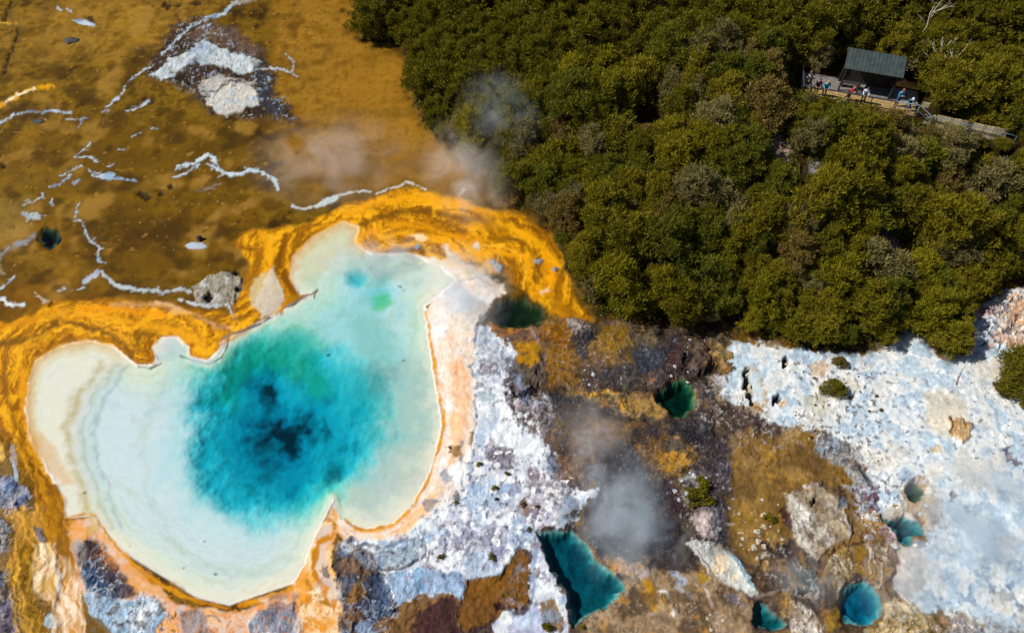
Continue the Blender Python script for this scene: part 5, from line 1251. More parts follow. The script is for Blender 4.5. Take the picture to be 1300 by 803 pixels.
nA, nB = noise(1.7, 9, 0.66), noise(14, 4, 0.7)
# tone = 1 + (noise-0.5)*amount, stronger on rough dry rock
amt = math_('ADD', math_('MULTIPLY', ra.outputs["Fac"], 1.2), 0.14)
dev = math_('ADD', math_('SUBTRACT', nA.outputs["Fac"], 0.5), math_('MULTIPLY', math_('SUBTRACT', nB.outputs["Fac"], 0.5), 0.45))
tone0 = math_('MAXIMUM', math_('ADD', math_('MULTIPLY', dev, amt), 1.0), 0.25)
vo = N.new("ShaderNodeTexVoronoi"); vo.inputs["Scale"].default_value = 7.5
L.new(tc.outputs["Object"], vo.inputs["Vector"])
spx = N.new("ShaderNodeSeparateColor"); L.new(vo.outputs["Color"], spx.inputs[0])
core = math_('LESS_THAN', vo.outputs["Distance"], 0.34)
rocky = math_('MULTIPLY', math_('SUBTRACT', ra.outputs["Fac"], 0.45, True), core)
lite = math_('MULTIPLY', math_('GREATER_THAN', spx.outputs[0], 0.86), rocky)
darkp = math_('MULTIPLY', math_('LESS_THAN', spx.outputs[0], 0.13), rocky)
tone = math_('MULTIPLY', tone0, math_('ADD', math_('MULTIPLY', lite, 1.1), math_('SUBTRACT', 1.0, math_('MULTIPLY', darkp, 0.7))))
mul = N.new("ShaderNodeMix"); mul.data_type = 'RGBA'; mul.blend_type = 'MULTIPLY'
mul.inputs[0].default_value = 1
L.new(ca.outputs["Color"], mul.inputs[6])
cmb = N.new("ShaderNodeCombineColor")
for k in range(3):
    L.new(tone, cmb.inputs[k])
L.new(cmb.outputs[0], mul.inputs[7])
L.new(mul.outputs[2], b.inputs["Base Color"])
L.new(math_('SUBTRACT', 0.9, math_('MULTIPLY', wa.outputs["Fac"], 0.45)), b.inputs["Roughness"])
b.inputs["Specular IOR Level"].default_value = 0.06
bp = N.new("ShaderNodeBump")
bp.inputs["Distance"].default_value = 0.22
L.new(math_('MULTIPLY', ra.outputs["Fac"], 0.65, True), bp.inputs["Strength"])
nC = noise(1.3, 9, 0.68)
L.new(nC.outputs["Fac"], bp.inputs["Height"])
L.new(bp.outputs[0], b.inputs["Normal"])
ground = link("ground", gme, gm)
tag(ground, "mineral ground of brown and orange mats, pale sinter and dark rock", None, None, "structure")

# ------------------------------------------------------------------ water


def water_mat(name, ab):
    m = bpy.data.materials.new(name)
    m.use_nodes = True
    n, l = m.node_tree.nodes, m.node_tree.links
    n.clear()
    out = n.new("ShaderNodeOutputMaterial")
    tr = n.new("ShaderNodeBsdfTransparent")
    gl = n.new("ShaderNodeBsdfGlossy"); gl.inputs["Roughness"].default_value = 0.08
    fr = n.new("ShaderNodeFresnel"); fr.inputs[0].default_value = 1.33
    tc_ = n.new("ShaderNodeTexCoord")
    nz = n.new("ShaderNodeTexNoise"); nz.inputs["Scale"].default_value = 3.5; nz.inputs["Detail"].default_value = 4
    bp_ = n.new("ShaderNodeBump"); bp_.inputs["Strength"].default_value = 0.12; bp_.inputs["Distance"].default_value = 0.05
    l.new(tc_.outputs["Object"], nz.inputs["Vector"])
    l.new(nz.outputs["Fac"], bp_.inputs["Height"])
    l.new(bp_.outputs[0], gl.inputs["Normal"]); l.new(bp_.outputs[0], fr.inputs["Normal"])
    mx = n.new("ShaderNodeMixShader")
    l.new(fr.outputs[0], mx.inputs[0]); l.new(tr.outputs[0], mx.inputs[1]); l.new(gl.outputs[0], mx.inputs[2])
    l.new(mx.outputs[0], out.inputs["Surface"])
    va = n.new("ShaderNodeVolumeAbsorption")
    D = max(ab) * 1.02
    va.inputs["Color"].default_value = (*[1 - a / D for a in ab], 1)
    va.inputs["Density"].default_value = D
    l.new(va.outputs[0], out.inputs["Volume"])
    return m


def slab(name, pts, z, thick, m):
    n = len(pts)
    V = [(x, y, z) for x, y in pts] + [(x, y, z - thick) for x, y in pts]
    F = [list(range(n)), list(range(2 * n - 1, n - 1, -1))] + [[i, i + n, (i + 1) % n + n, (i + 1) % n] for i in range(n)]
    me = bpy.data.meshes.new(name)
    me.from_pydata(V, [], F)
    bm = bmesh.new(); bm.from_mesh(me)
    bmesh.ops.recalc_face_normals(bm, faces=bm.faces)
    bm.to_mesh(me); bm.free()
    return link(name, me, m)


def grow(pl, g, z):
    pl = np.asarray(pl, float)
    a = sum(pl[i][0] * pl[(i + 1) % len(pl)][1] - pl[(i + 1) % len(pl)][0] * pl[i][1] for i in range(len(pl)))
    s = 1 if a > 0 else -1
    o = []
    for i in range(len(pl)):
        t = pl[(i + 1) % len(pl)] - pl[i - 1]
        nrm = np.array([t[1], -t[0]]) * s / (np.linalg.norm(t) + 1e-9)
        q = pl[i] + nrm * g
        o.append(U(q[0], q[1], z)[:2])
    return o


hull = [(25, 480), (45, 440), (110, 420), (190, 415), (250, 425), (300, 405), (360, 350), (365, 310), (400, 285), (440, 270), (480, 305), (560, 320),
        (600, 360), (560, 400), (570, 500), (572, 560), (545, 640), (500, 680), (440, 685), (400, 745), (330, 770), (280, 780), (230, 765),
        (150, 715), (105, 670), (60, 655), (45, 600), (20, 540)]
w_big = slab("pool_water", [U(a, b_)[:2] for a, b_ in hull], 0.0, 4.0, water_mat("hot_pool_water", (4.4, 0.72, 0.46)))
tag(w_big, "large turquoise hot pool with a dark vent and milky shallows", None, None, "structure")
WL = {'teardrop': "green teardrop pool below the scrub edge", 'gorge': "long teal pool under the blue steam", 'crater': "small dark green pool in a round crater",
      'butterfly': "small teal pool shaped like a fish below the round crater", 'round': "round blue pool near the bottom edge",
      'corner': "dark teal pool at the bottom edge beside the round blue one", 'murky': "dark pool under the orange terrace", 'mat': "small dark pond in the brown mat"}
for nm, (pl, drop, dpt, ab, bc) in SMALL.items():
    zw = POOLZ[nm]
    o = slab("pool_water", grow(pl, 7, zw), zw, 4.0, water_mat("water_" + nm, ab))
    tag(o, WL[nm], None, None, "structure")

# ================================================================== scrub
def leaf_mat(name, dark, light, trans=0.38):
    m, nt, N, L, b = newmat(name)
    g = N.new("ShaderNodeNewGeometry")
    oi = N.new("ShaderNodeObjectInfo")
    tc = N.new("ShaderNodeTexCoord")
    nz = N.new("ShaderNodeTexNoise"); nz.inputs["Scale"].default_value = 1.6; nz.inputs["Detail"].default_value = 3
    L.new(tc.outputs["Object"], nz.inputs["Vector"])
    a = N.new("ShaderNodeMath"); a.operation = 'MULTIPLY'; a.inputs[1].default_value = 0.45
    L.new(g.outputs["Random Per Island"], a.inputs[0])
    c = N.new("ShaderNodeMath"); c.operation = 'MULTIPLY_ADD'; c.inputs[1].default_value = 0.9; c.inputs[2].default_value = -0.2
    L.new(nz.outputs["Fac"], c.inputs[0])
    d = N.new("ShaderNodeMath"); d.operation = 'ADD'
    L.new(a.outputs[0], d.inputs[0]); L.new(c.outputs[0], d.inputs[1])
    e = N.new("ShaderNodeMath"); e.operation = 'MULTIPLY_ADD'; e.inputs[1].default_value = 0.45
    L.new(oi.outputs["Random"], e.inputs[0]); L.new(d.outputs[0], e.inputs[2])
    f = N.new("ShaderNodeMath"); f.operation = 'SUBTRACT'; f.inputs[1].default_value = 0.15; f.use_clamp = True
    L.new(e.outputs[0], f.inputs[0])
    mx = N.new("ShaderNodeMix"); mx.data_type = 'RGBA'
    mx.inputs[6].default_value = (*dark, 1); mx.inputs[7].default_value = (*light, 1)
    L.new(f.outputs[0], mx.inputs[0])
    L.new(mx.outputs[2], b.inputs["Base Color"])
    b.inputs["Roughness"].default_value = 0.75
    b.inputs["Specular IOR Level"].default_value = 0.15
    tr = N.new("ShaderNodeBsdfTranslucent")
    L.new(mx.outputs[2], tr.inputs[0])
    ms = N.new("ShaderNodeMixShader"); ms.inputs[0].default_value = trans
    L.new(b.outputs[0], ms.inputs[1]); L.new(tr.outputs[0], ms.inputs[2])
    L.new(ms.outputs[0], N["Material Output"].inputs["Surface"])
    return m


LM = {'olive': leaf_mat("leaf_olive", (0.0937, 0.0907, 0.0054), (0.3122, 0.2608, 0.0161)),
      'dark': leaf_mat("leaf_dark_green", (0.0703, 0.0850, 0.0080), (0.2185, 0.2198, 0.0188)),
      'bright': leaf_mat("leaf_yellow_green", (0.1171, 0.1172, 0.0054), (0.3748, 0.3222, 0.0161)),
      'brown': leaf_mat("leaf_brown", (0.1171, 0.0850, 0.0188), (0.2966, 0.2124, 0.0537)),
      'grey': leaf_mat("leaf_grey_green", (0.1327, 0.1172, 0.0376), (0.3590, 0.3003, 0.1141))}
LW = {'olive': "olive green", 'dark': "dark green", 'bright': "bright yellow-green", 'brown': "brownish half-dry", 'grey': "grey-green twiggy"}
M_BARK = mat("bark", (0.10, 0.075, 0.05), 0.9, 0.35, 5, 0.4)
M_PALE = mat("pale_bark", (0.42, 0.38, 0.26), 0.85, 0.3, 4, 0.3)


def leaves(cent, rad, nper, ln, wd, rg, flat=0.75, upb=0.7):
    """elongated leaf sprays on ellipsoidal clumps -> V, F"""
    n = len(cent) * nper
    c = np.repeat(cent, nper, 0)
    r = np.repeat(rad, nper)
    d = rg.normal(size=(n, 3))
    d[:, 2] = np.abs(d[:, 2]) * 1.0 - 0.35
    d /= np.linalg.norm(d, axis=1)[:, None]
    rr = r * (0.45 + 0.6 * rg.random(n) ** 0.6)
    p = c + d * rr[:, None] * np.array([1, 1, flat]) + rg.normal(size=(n, 3)) * 0.07
    ax = d + rg.normal(size=(n, 3)) * 0.55
    ax[:, 2] += upb
    ax /= np.linalg.norm(ax, axis=1)[:, None]
    s = np.cross(ax, rg.normal(size=(n, 3)))
    s /= np.linalg.norm(s, axis=1)[:, None] + 1e-9
    l_ = ln * (0.6 + 0.8 * rg.random(n))
    w_ = wd * (0.7 + 0.6 * rg.random(n))
    b = p - ax * (l_ * 0.5)[:, None]
    t = p + ax * (l_ * 0.5)[:, None]
    m1 = p + s * (w_ * 0.5)[:, None]
    m2 = p - s * (w_ * 0.5)[:, None]
    V = np.stack([b, m1, t, m2], 1).reshape(-1, 3)
    V[:, 2] = np.maximum(V[:, 2], 0.02)
    F = np.arange(4 * n).reshape(-1, 4)
    return V, F


def crown_arrays(seed, Rr, H, ncl, nper, ln=0.30, wd=0.085):
    rg = np.random.default_rng(seed)
    ang = rg.random(ncl) * 2 * math.pi
    q = np.sqrt(rg.random(ncl)) * 0.86
    lob = 1 + 0.34 * np.sin(ang * 2 + rg.random() * 6) + 0.24 * np.sin(ang * 3 + rg.random() * 6)
    x, y = np.cos(ang) * q * Rr * lob, np.sin(ang) * q * Rr * lob
    z = H * (0.30 + 0.55 * (1 - q ** 2) * (0.35 + 0.95 * rg.random(ncl)))
    low = rg.random(ncl) < 0.25
    z = np.where(low, H * 0.28 * rg.random(ncl) + 0.12 * H, z)
    rad = Rr * (0.09 + 0.17 * rg.random(ncl))
    return leaves(np.stack([x, y, z], 1), rad, nper, ln, wd, rg)


def trunk_mesh(seed, H, Rr):
    r = random.Random(seed)
    m = MB()
    m.tube([(0, 0, -0.35), (0.04, 0.02, 0.2 * H), (r.uniform(-.15, .15), r.uniform(-.15, .15), 0.45 * H), (r.uniform(-.2, .2), r.uniform(-.2, .2), 0.75 * H)], [0.10, 0.085, 0.06, 0.02], 6)
    for k in range(5):
        a = k * 1.257 + r.uniform(-.3, .3)
        zz = H * r.uniform(0.15, 0.4)
        m.tube([(0, 0, zz), (math.cos(a) * Rr * .35, math.sin(a) * Rr * .35, zz + H * .14), (math.cos(a) * Rr * .7, math.sin(a) * Rr * .7, zz + H * .27)], [0.055, 0.035, 0.012], 5)
    me = bpy.data.meshes.new("trunk")
    me.from_pydata(m.v, [], m.f)
    me.materials.append(M_BARK)
    return me


CROWN, TRUNK = [], []
for k in range(9):
    Rr, H = [1.45, 1.6, 1.75, 1.5, 1.9, 1.35, 1.7, 1.55, 1.8][k], [2.4, 2.9, 2.6, 3.2, 3.0, 2.1, 2.3, 2.7, 3.4][k]
    V_, F_ = crown_arrays(300 + k, Rr, H, 105, 80, 0.28, 0.06)
    me = mesh_np("crown", V_, F_)
    me.materials.append(LM['olive'])
    CROWN.append((me, V_, F_, Rr, H))
    TRUNK.append(trunk_mesh(400 + k, H, Rr))


def d_edge(x, y):
    return -float(sdpoly(np.array([x]), np.array([y]), FW)[0])


GAPS = [(980, 208, 5.0, 1.25), (1133, 308, 3.5, 1.7), (1030, 238, 5.0, 1.1), (828, 125, 7.5, 1.7), (1290, 172, 7, 1.2)]
GAPW = [(U(a, b, z)[:2], r) for a, b, z, r in GAPS]
TERRC = TERR.mean(0)


def zone(px, py, de):
    if 1040 < px < 1200 and py < 78:
        return "behind the green-roofed shelter"
    if 985 < px < 1180 and 122 < py < 205:
        return "on the bank just below the viewing deck"
    if px >= 1180 and 150 < py < 235:
        return "on the bank below the picket fence"
    if px >= 1165 and py <= 150:
        return "on the slope above the picket fence"
    if de < 3.2:
        if px < 600 and py < 215:
            return "at the scrub edge beside the ochre flat"
        if px < 765:
            return "at the scrub edge beside the orange terrace"
        if px < 930:
            return "at the scrub edge above the dark rock"
        return "at the scrub edge above the white ground"
    if 920 < px < 1040 and py <= 125:
        return "just left of the viewing deck"
    if py < 120:
        return "high on the slope well left of the shelter"
    if px < 800:
        return "on the slope behind the orange terrace"
    if py > 300:
        return "on the lower slope above the white ground"
    return "in the middle of the scrub slope"


def add_tree(x, y, kind, s, lab=None, grp=None, k=None, rz=None, name="scrub_tree", sz=1.0, cat="tree"):
    k = rnd.randrange(9) if k is None else k
    me, _, _, Rr, H = CROWN[k]
    z = zat(x, y)
    r = thing(name, lab, cat, (x, y, z), rnd.uniform(0, 6.28) if rz is None else rz, grp)
    r.scale = (s, s, s * sz)
    c = link("crown", me, None, r)
    c.material_slots[0].link = 'OBJECT'
    c.material_slots[0].material = LM[kind]
    t = link("trunk", TRUNK[k], None, r)
    return r


# individually placed trees
SPECIAL = [
    (1204, 436, 'olive', 1.05, "olive tree jutting out at the tip of the scrub into the white ground", 1),
    (1290, 480, 'olive', 1.25, "rounded brown and green bush alone on the white ground by the right edge", 2),
    (1276, 492, 'brown', 0.7, "low brown bush at the foot of the lone green bush by the right edge", 5),
    (1056, 496, 'olive', 0.52, "small round green bush alone on the white ground below the scrub edge", 1),
    (1064, 462, 'brown', 0.34, "tiny brown shrub between the scrub edge and the small round bush", 3),
]
taken = []
for a, b_, kd, s, lab, k in SPECIAL:
    p = G(a, b_)
    add_tree(p.x, p.y, kd, s, lab, None, k, name="scrub_bush" if a != 1206 else "scrub_tree", sz=1.0 if a == 1206 else 0.75, cat="bush" if a != 1206 else "tree")
    taken.append((p.x, p.y, 1.6 * s))
DECKPX = [(1010, 78), (1075, 55), (1155, 68), (1172, 110), (1300, 160), (1300, 186), (1255, 178), (1160, 150), (1085, 134), (1012, 122)]
cands = []
tries = 0
rt = random.Random(21)
n_in, n_out = 0, 0
outs = []
cx_ = NR.uniform(-22, 62, 40000)
cy_ = NR.uniform(30, 82, 40000)
cde = -sdpoly(cx_, cy_, FW)
cst = -sdpoly(cx_, cy_, TERR)
ok_ = np.nonzero((cde > 0.75) & (cst < -0.5))[0]
for ii in ok_:
    x, y, de, st = float(cx_[ii]), float(cy_[ii]), float(cde[ii]), float(cst[ii])
    s = rt.uniform(0.85, 1.45) * (0.85 if de < 2.5 else 1.0)
    if de > 6 and rt.random() < 0.25:
        s *= rt.uniform(1.1, 1.4)
    elif rt.random() < 0.2:
        s *= 0.72
    sp = 1.10 * s
    if any((x - a) ** 2 + (y - b_) ** 2 < ((sp + r) * 0.655) ** 2 for a, b_, r in taken):
        continue
    if any((x - g[0]) ** 2 + (y - g[1]) ** 2 < (r + 0.8 * s) ** 2 for g, r in GAPW):
        continue
    if st > -0.75 * s:
        continue
    z = zat(x, y)
    px, py = [float(q) for q in PX(x, y, z)]
    pxt, pyt = [float(q) for q in PX(x, y, z + 2.7 * s)]
    # keep the view of the deck open: a tree in front must stay below it
    if 900 < px < 1030 and 60 < py < 135 and px + 14 * 1.6 * s > 1008:
        continue
    if st > -9 and py > 100:
        ok = True
        for _ in range(5):
            pxt, pyt = [float(q) for q in PX(x, y, z + 2.6 * s)]
            dd = float(sdpoly(np.array([pxt]), np.array([pyt - 7.0 * s]), DECKPX)[0])
            if dd < -1 and py > np.interp(px, [1010, 1160, 1300], [112, 143, 178]):
                s *= 0.72
                ok = False
            else:
                ok = True
                break
        if not ok:
            continue
    infr = -25 < px < 1325 and pyt < 803 and py > -6
    near = -160 < px < 1480 and py > -150
    if infr:
        taken.append((x, y, sp))
        cands.append((x, y, s, px, 0.5 * (py + pyt), de))
    elif near:
        taken.append((x, y, sp))
        outs.append((x, y, s))
print("trees", len(cands), "beyond", len(outs))
cands.sort(key=lambda c: c[1])
for x, y, s, px, py, de in cands[:258]:
    v = float(fbm(np.array([x]), np.array([y]), 6.0, 77, 2)[0]) + rt.gauss(0, 0.35)
    w = rt.random()
    if py > 330 and px > 760:
        kd = 'olive' if w < .62 else ('bright' if w < .72 else ('dark' if w < .92 else 'grey'))
    elif w < 0.10:
        kd = 'grey'
    elif w < 0.18 or (1080 < px < 1200 and 150 < py < 230 and w < 0.5):
        kd = 'brown'
    else:
        kd = 'dark' if v < -0.22 else ('bright' if v > 0.75 else 'olive')
    zn = zone(px, py, de)
    lab = f"{LW[kd]} scrub tree {zn}"
    add_tree(x, y, kd, s, lab, f"{LW[kd]} scrub trees {zn}", sz=rt.uniform(0.8, 1.25))

# low bushes that close the bank under the deck and the fence
for q in range(34):
    t_ = (q + rt.uniform(-.3, .3)) / 33
    e0 = np.interp(t_, [0, .5, .58, 1], [1022, 1158, 1185, 1300]), np.interp(t_, [0, .5, .58, 1], [126, 151, 162, 184])
    p = U(e0[0], e0[1], Z_T)
    x, y = p[0] + rt.uniform(-.25, .25), p[1] - rt.uniform(0.35, 1.3) - (0.55 if t_ < .54 else 0)
    s = rt.uniform(0.26, 0.42) * (0.85 if t_ < .54 else 1)
    kd = rt.choice(['olive', 'olive', 'dark', 'brown', 'grey', 'bright'])
    zn = "close under the front edge of the viewing deck" if t_ < .54 else "close in front of the picket fence"
    add_tree(x, y, kd, s, f"low {LW[kd]} bush {zn}", f"low {LW[kd]} bushes {zn}", name="scrub_bush", cat="bush")

# the scrub that runs on past the picture, and the low growth between the trees: masses nobody could count
Vs, Fs, b0 = [], [], 0
for x, y, s in outs + [(c[0], c[1], c[2]) for c in cands[258:]]:
    _, V_, F_, Rr, H = CROWN[rt.randrange(9)]
    a = rt.uniform(0, 6.28)
    V2 = V_[: (len(V_) // 8) * 4] * s
    ca_, sa_ = math.cos(a), math.sin(a)
    V2 = np.stack([V2[:, 0] * ca_ - V2[:, 1] * sa_ + x, V2[:, 0] * sa_ + V2[:, 1] * ca_ + y, V2[:, 2] + zat(x, y)], 1)
    Vs.append(V2)
    Fs.append(np.arange(len(V2)).reshape(-1, 4) + b0)
    b0 += len(V2)
if Vs:
    o = link("scrub_forest", mesh_np("scrub_forest", np.concatenate(Vs), np.concatenate(Fs)), LM['olive'])
    tag(o, "dense olive scrub that carries on beyond the slope", "scrub", None, "stuff")
rg = np.random.default_rng(5)
pts = []
ux_, uy_ = rg.uniform(-16, 56, 12000), rg.uniform(31, 74, 12000)
uok = np.nonzero((-sdpoly(ux_, uy_, FW) > 0.5) & (-sdpoly(ux_, uy_, TERR) < -0.35))[0]
for ii in uok:
    x, y = float(ux_[ii]), float(uy_[ii])
    if any((x - g[0]) ** 2 + (y - g[1]) ** 2 < (r * 0.8) ** 2 for g, r in GAPW):
        continue
    pts.append((x, y, zat(x, y) + rg.uniform(0.0, 0.35)))
pts = np.array(pts)
Vu, Fu = [], []
rgu = np.random.default_rng(6)
n = len(pts)
c_ = np.repeat(pts, 14, 0)
off = rgu.normal(size=(n * 14, 3)) * np.array([0.28, 0.28, 0.16])
pp = c_ + off
ax = rgu.normal(size=pp.shape); ax[:, 2] = np.abs(ax[:, 2]) + .3
ax /= np.linalg.norm(ax, axis=1)[:, None]
s_ = np.cross(ax, rgu.normal(size=pp.shape)); s_ /= np.linalg.norm(s_, axis=1)[:, None]
ll = rgu.uniform(0.12, 0.28, len(pp))[:, None]
V_ = np.stack([pp - ax * ll, pp + s_ * .06, pp + ax * ll, pp - s_ * .06], 1).reshape(-1, 3)
o = link("undergrowth", mesh_np("undergrowth", V_, np.arange(len(V_)).reshape(-1, 4)), LM['dark'])
tag(o, "low dark undergrowth of fern and twigs between the scrub trees", "undergrowth", None, "stuff")


# bare pale trees
def bare_tree(px, py, H, lean, seed, lab, z0=None):
    p = G(px, py)
    r = random.Random(seed)
    root = thing("bare_tree", lab, "tree", p)
    tr = MB()
    pts_ = [Vector((0, 0, -0.3))]
    for k in range(1, 6):
        pts_.append(Vector((lean[0] * k / 5 + r.uniform(-.12, .12), lean[1] * k / 5 + r.uniform(-.1, .1), H * k / 5)))
    tr.tube(pts_, [0.10, 0.09, 0.075, 0.06, 0.045, 0.02], 6)
    tr.build("trunk", M_PALE, root, True)
    for k in range(7):
        b = MB()
        q = r.uniform(0.35, 0.95)
        st = pts_[1].lerp(pts_[5], q)
        a = r.uniform(0, 6.28)
        d = Vector((math.cos(a), math.sin(a) * .7, r.uniform(.3, 1.0))).normalized()
        l_ = r.uniform(.7, 1.5)
        mid = st + d * l_ * .5 + Vector((r.uniform(-.1, .1), 0, .05))
        e = st + d * l_ + Vector((0, 0, .15))
        b.tube([st, mid, e], [.045, .032, .012], 5)
        for _ in range(3):
            q2 = r.uniform(.4, 1)
            s2 = st.lerp(e, q2)
            d2 = (d + Vector((r.uniform(-1, 1), r.uniform(-1, 1), r.uniform(-.2, .8)))).normalized()
            b.tube([s2, s2 + d2 * r.uniform(.3, .6)], [.02, .008], 4)
        b.build("branch", M_PALE, root, True)
    return root


bare_tree(1158, 72, 4.8, (.2, .6), 3, "tall pale bare tree rising behind the shelter's right end")
bare_tree(1170, 100, 3.6, (.9, .3), 4, "pale bare tree leaning right beside the shelter roof")
bare_tree(1180, 112, 3.0, (1.0, .1), 9, "short pale bare tree at the right of the shelter with spread twigs")
bare_tree(1224, 146, 3.2, (.7, .5), 6, "slender bare tree behind the middle of the picket fence")
bare_tree(1095, 40, 3.2, (.1, .2), 8, "pale bare tree among the scrub above the shelter roof")
bare_tree(1040, 30, 2.6, (.6, .1), 12, "pale leaning branches among the scrub up left of the shelter")
bare_tree(885, 110, 2.8, (.3, .1), 14, "pale bare stems above the bright green clearing")

# ================================================================== viewing deck, shelter, fence
M_TAN = mat("deck_boards_wood", (0.36, 0.24, 0.09), 0.75, 0.3, 3, 0.3)
M_GREYF = mat("weathered_floor", (0.17, 0.155, 0.14), 0.85, 0.3, 4, 0.3)
M_DKW = mat("dark_timber", (0.030, 0.026, 0.026), 0.75, 0.3, 4, 0.3)
M_PICK = mat("picket_wood", (0.78, 0.62, 0.36), 0.8, 0.35, 6, 0.3)
_n, _l, _b = M_PICK.node_tree.nodes, M_PICK.node_tree.links, M_PICK.node_tree.nodes["Principled BSDF"]
_g = _n.new("ShaderNodeNewGeometry")
_r = _n.new("ShaderNodeMapRange"); _r.inputs[3].default_value, _r.inputs[4].default_value = 0.5, 1.15
_x = _n.new("ShaderNodeMix"); _x.data_type = 'RGBA'; _x.blend_type = 'MULTIPLY'; _x.inputs[0].default_value = 1
_l.new(_g.outputs["Random Per Island"], _r.inputs[0])
_l.new(_b.inputs["Base Color"].links[0].from_socket, _x.inputs[6])
_l.new(_r.outputs[0], _x.inputs[7])
_l.new(_x.outputs[2], _b.inputs["Base Color"])
M_POSTY = mat("post_wood", (0.34, 0.23, 0.07), 0.8, 0.3, 5, 0.3)
M_POSTB = mat("post_dark_wood", (0.12, 0.085, 0.05), 0.8, 0.3, 5, 0.3)
M_STEEL = mat("grey_blue_rail", (0.20, 0.27, 0.31), 0.45, 0.2, 5, 0.0, 0.3)
M_DRAIL = mat("dark_rail", (0.055, 0.055, 0.07), 0.5, 0.2, 5)
M_ROOF = mat("green_roof_sheet", (0.036, 0.053, 0.053), 0.6, 0.35, 2.5, 0.25)

A_ = Vector(U(1016.2, 120.8, Z_T))
B_ = Vector(U(1161.5, 146.5, Z_T))
ud = (B_ - A_).normalized()
vd = Vector((-ud.y, ud.x, 0))
ANG = math.atan2(ud.y, ud.x)
LEN = (B_ - A_).length


def loc(p):
    q = Vector(p) - A_
    return q.dot(ud), q.dot(vd)


fl, fr_ = loc(U(1071.5, 86.2, Z_T + 2.3)), loc(U(1145.4, 100.0, Z_T + 2.3))
bl, br = loc(U(1078, 59.6, Z_T + 3.1)), loc(U(1151, 73.5, Z_T + 3.1))
ru0, ru1 = (fl[0] + bl[0]) / 2, (fr_[0] + br[0]) / 2
rv0, rv1 = (fl[1] + fr_[1]) / 2, (bl[1] + br[1]) / 2
print("deck", LEN, "roof u", ru0, ru1, "v", rv0, rv1)
DEPTH = rv1 + 0.2

deck = thing("viewing_deck", "timber viewing deck with tan front boards on the scrub hillside", "deck", A_, ANG)
m = MB()
k = 0
wv = 0.145
while k * wv < 1.25:
    m.box((LEN / 2, 0.07 + k * wv, -0.02), (LEN + 0.1, wv - 0.012, 0.04))
    k += 1
m.build("deck_board", M_TAN, deck)
m = MB()
m.box((LEN / 2 + 0.1, (1.28 + DEPTH) / 2, -0.03), (LEN + 0.3, DEPTH - 1.28, 0.06))
m.build("floor_slab", M_GREYF, deck)
m = MB()
m.box((LEN / 2, -0.03, -0.14), (LEN + 0.1, 0.05, 0.24))
m.build("fascia", M_POSTB, deck)
for k in range(6):
    m = MB()
    m.box((0.2 + k * (LEN - 0.4) / 5, 0.10, -0.85), (0.14, 0.14, 1.58))
    m.build("support_post", M_POSTB, deck)

shel = thing("shelter", "open timber shelter with a dark green sloping roof on the deck", "shelter", A_, ANG)
m = MB()
tk = 0.07
z0r, z1r = 2.3, 3.1
cu, su = (ru0 + ru1) / 2, ru1 - ru0
d = Vector((0, rv1 - rv0, z1r - z0r))
m.bar((cu, rv0, z0r), (cu, rv1, z1r), su, tk)
for k in range(int(su / 0.30) + 1):
    uu = ru0 + 0.04 + k * 0.30
    m.bar((uu, rv0 + 0.01, z0r + 0.05), (uu, rv1 - 0.01, z1r + 0.05), 0.05, 0.035)
m.build("roof", M_ROOF, shel)
for uu in (ru0 + 0.25, (ru0 * .62 + ru1 * .38), ru1 - 0.25):
    m = MB()
    m.box((uu, rv0 + 0.25, 1.14), (0.12, 0.12, 2.28))
    m.build("post", M_DKW, shel)
for uu in (ru0 + 0.25, ru1 - 0.25):
    m = MB()
    m.box((uu, rv1 - 0.2, 1.46), (0.12, 0.12, 2.92))
    m.build("post", M_DKW, shel)
m = MB()
m.box((cu, rv0 + 0.25, 2.20), (su - 0.1, 0.09, 0.18))
m.build("beam", M_DKW, shel)
m = MB()
m.box((cu, rv1 - 0.2, 2.86), (su - 0.1, 0.09, 0.18))
m.build("beam", M_DKW, shel)
m = MB()
for k in range(14):
    w_ = (su - 0.5) / 14
    m.box((ru0 + 0.25 + (k + .5) * w_, rv1 - 0.11, 1.4), (w_ - 0.012, 0.03, 2.78))
m.build("shade_panel_back", M_DKW, shel)  # back boards added to darken the space under the roof
m = MB()
for k in range(6):
    w_ = (rv1 - rv0 - .6) / 6
    m.box((ru1 - 0.16, rv0 + 0.35 + (k + .5) * w_, 1.18), (0.03, w_ - 0.012, 2.3))
m.build("shade_panel_side", M_DKW, shel)  # right end closed with added boards, for a dark interior

bench = thing("bench", "dark timber bench under the shelter roof", "bench", A_ + ud * (ru0 + 0.35) + vd * (rv0 + 0.75), ANG)
m = MB()
for k in range(3):
    m.box((0.75, k * 0.13, 0.44), (1.5, 0.115, 0.04))
m.build("seat", M_DKW, bench)
for uu in (0.15, 1.35):
    m = MB()
    m.box((uu, 0.13, 0.21), (0.09, 0.34, 0.42))
    m.build("leg", M_DKW, bench)

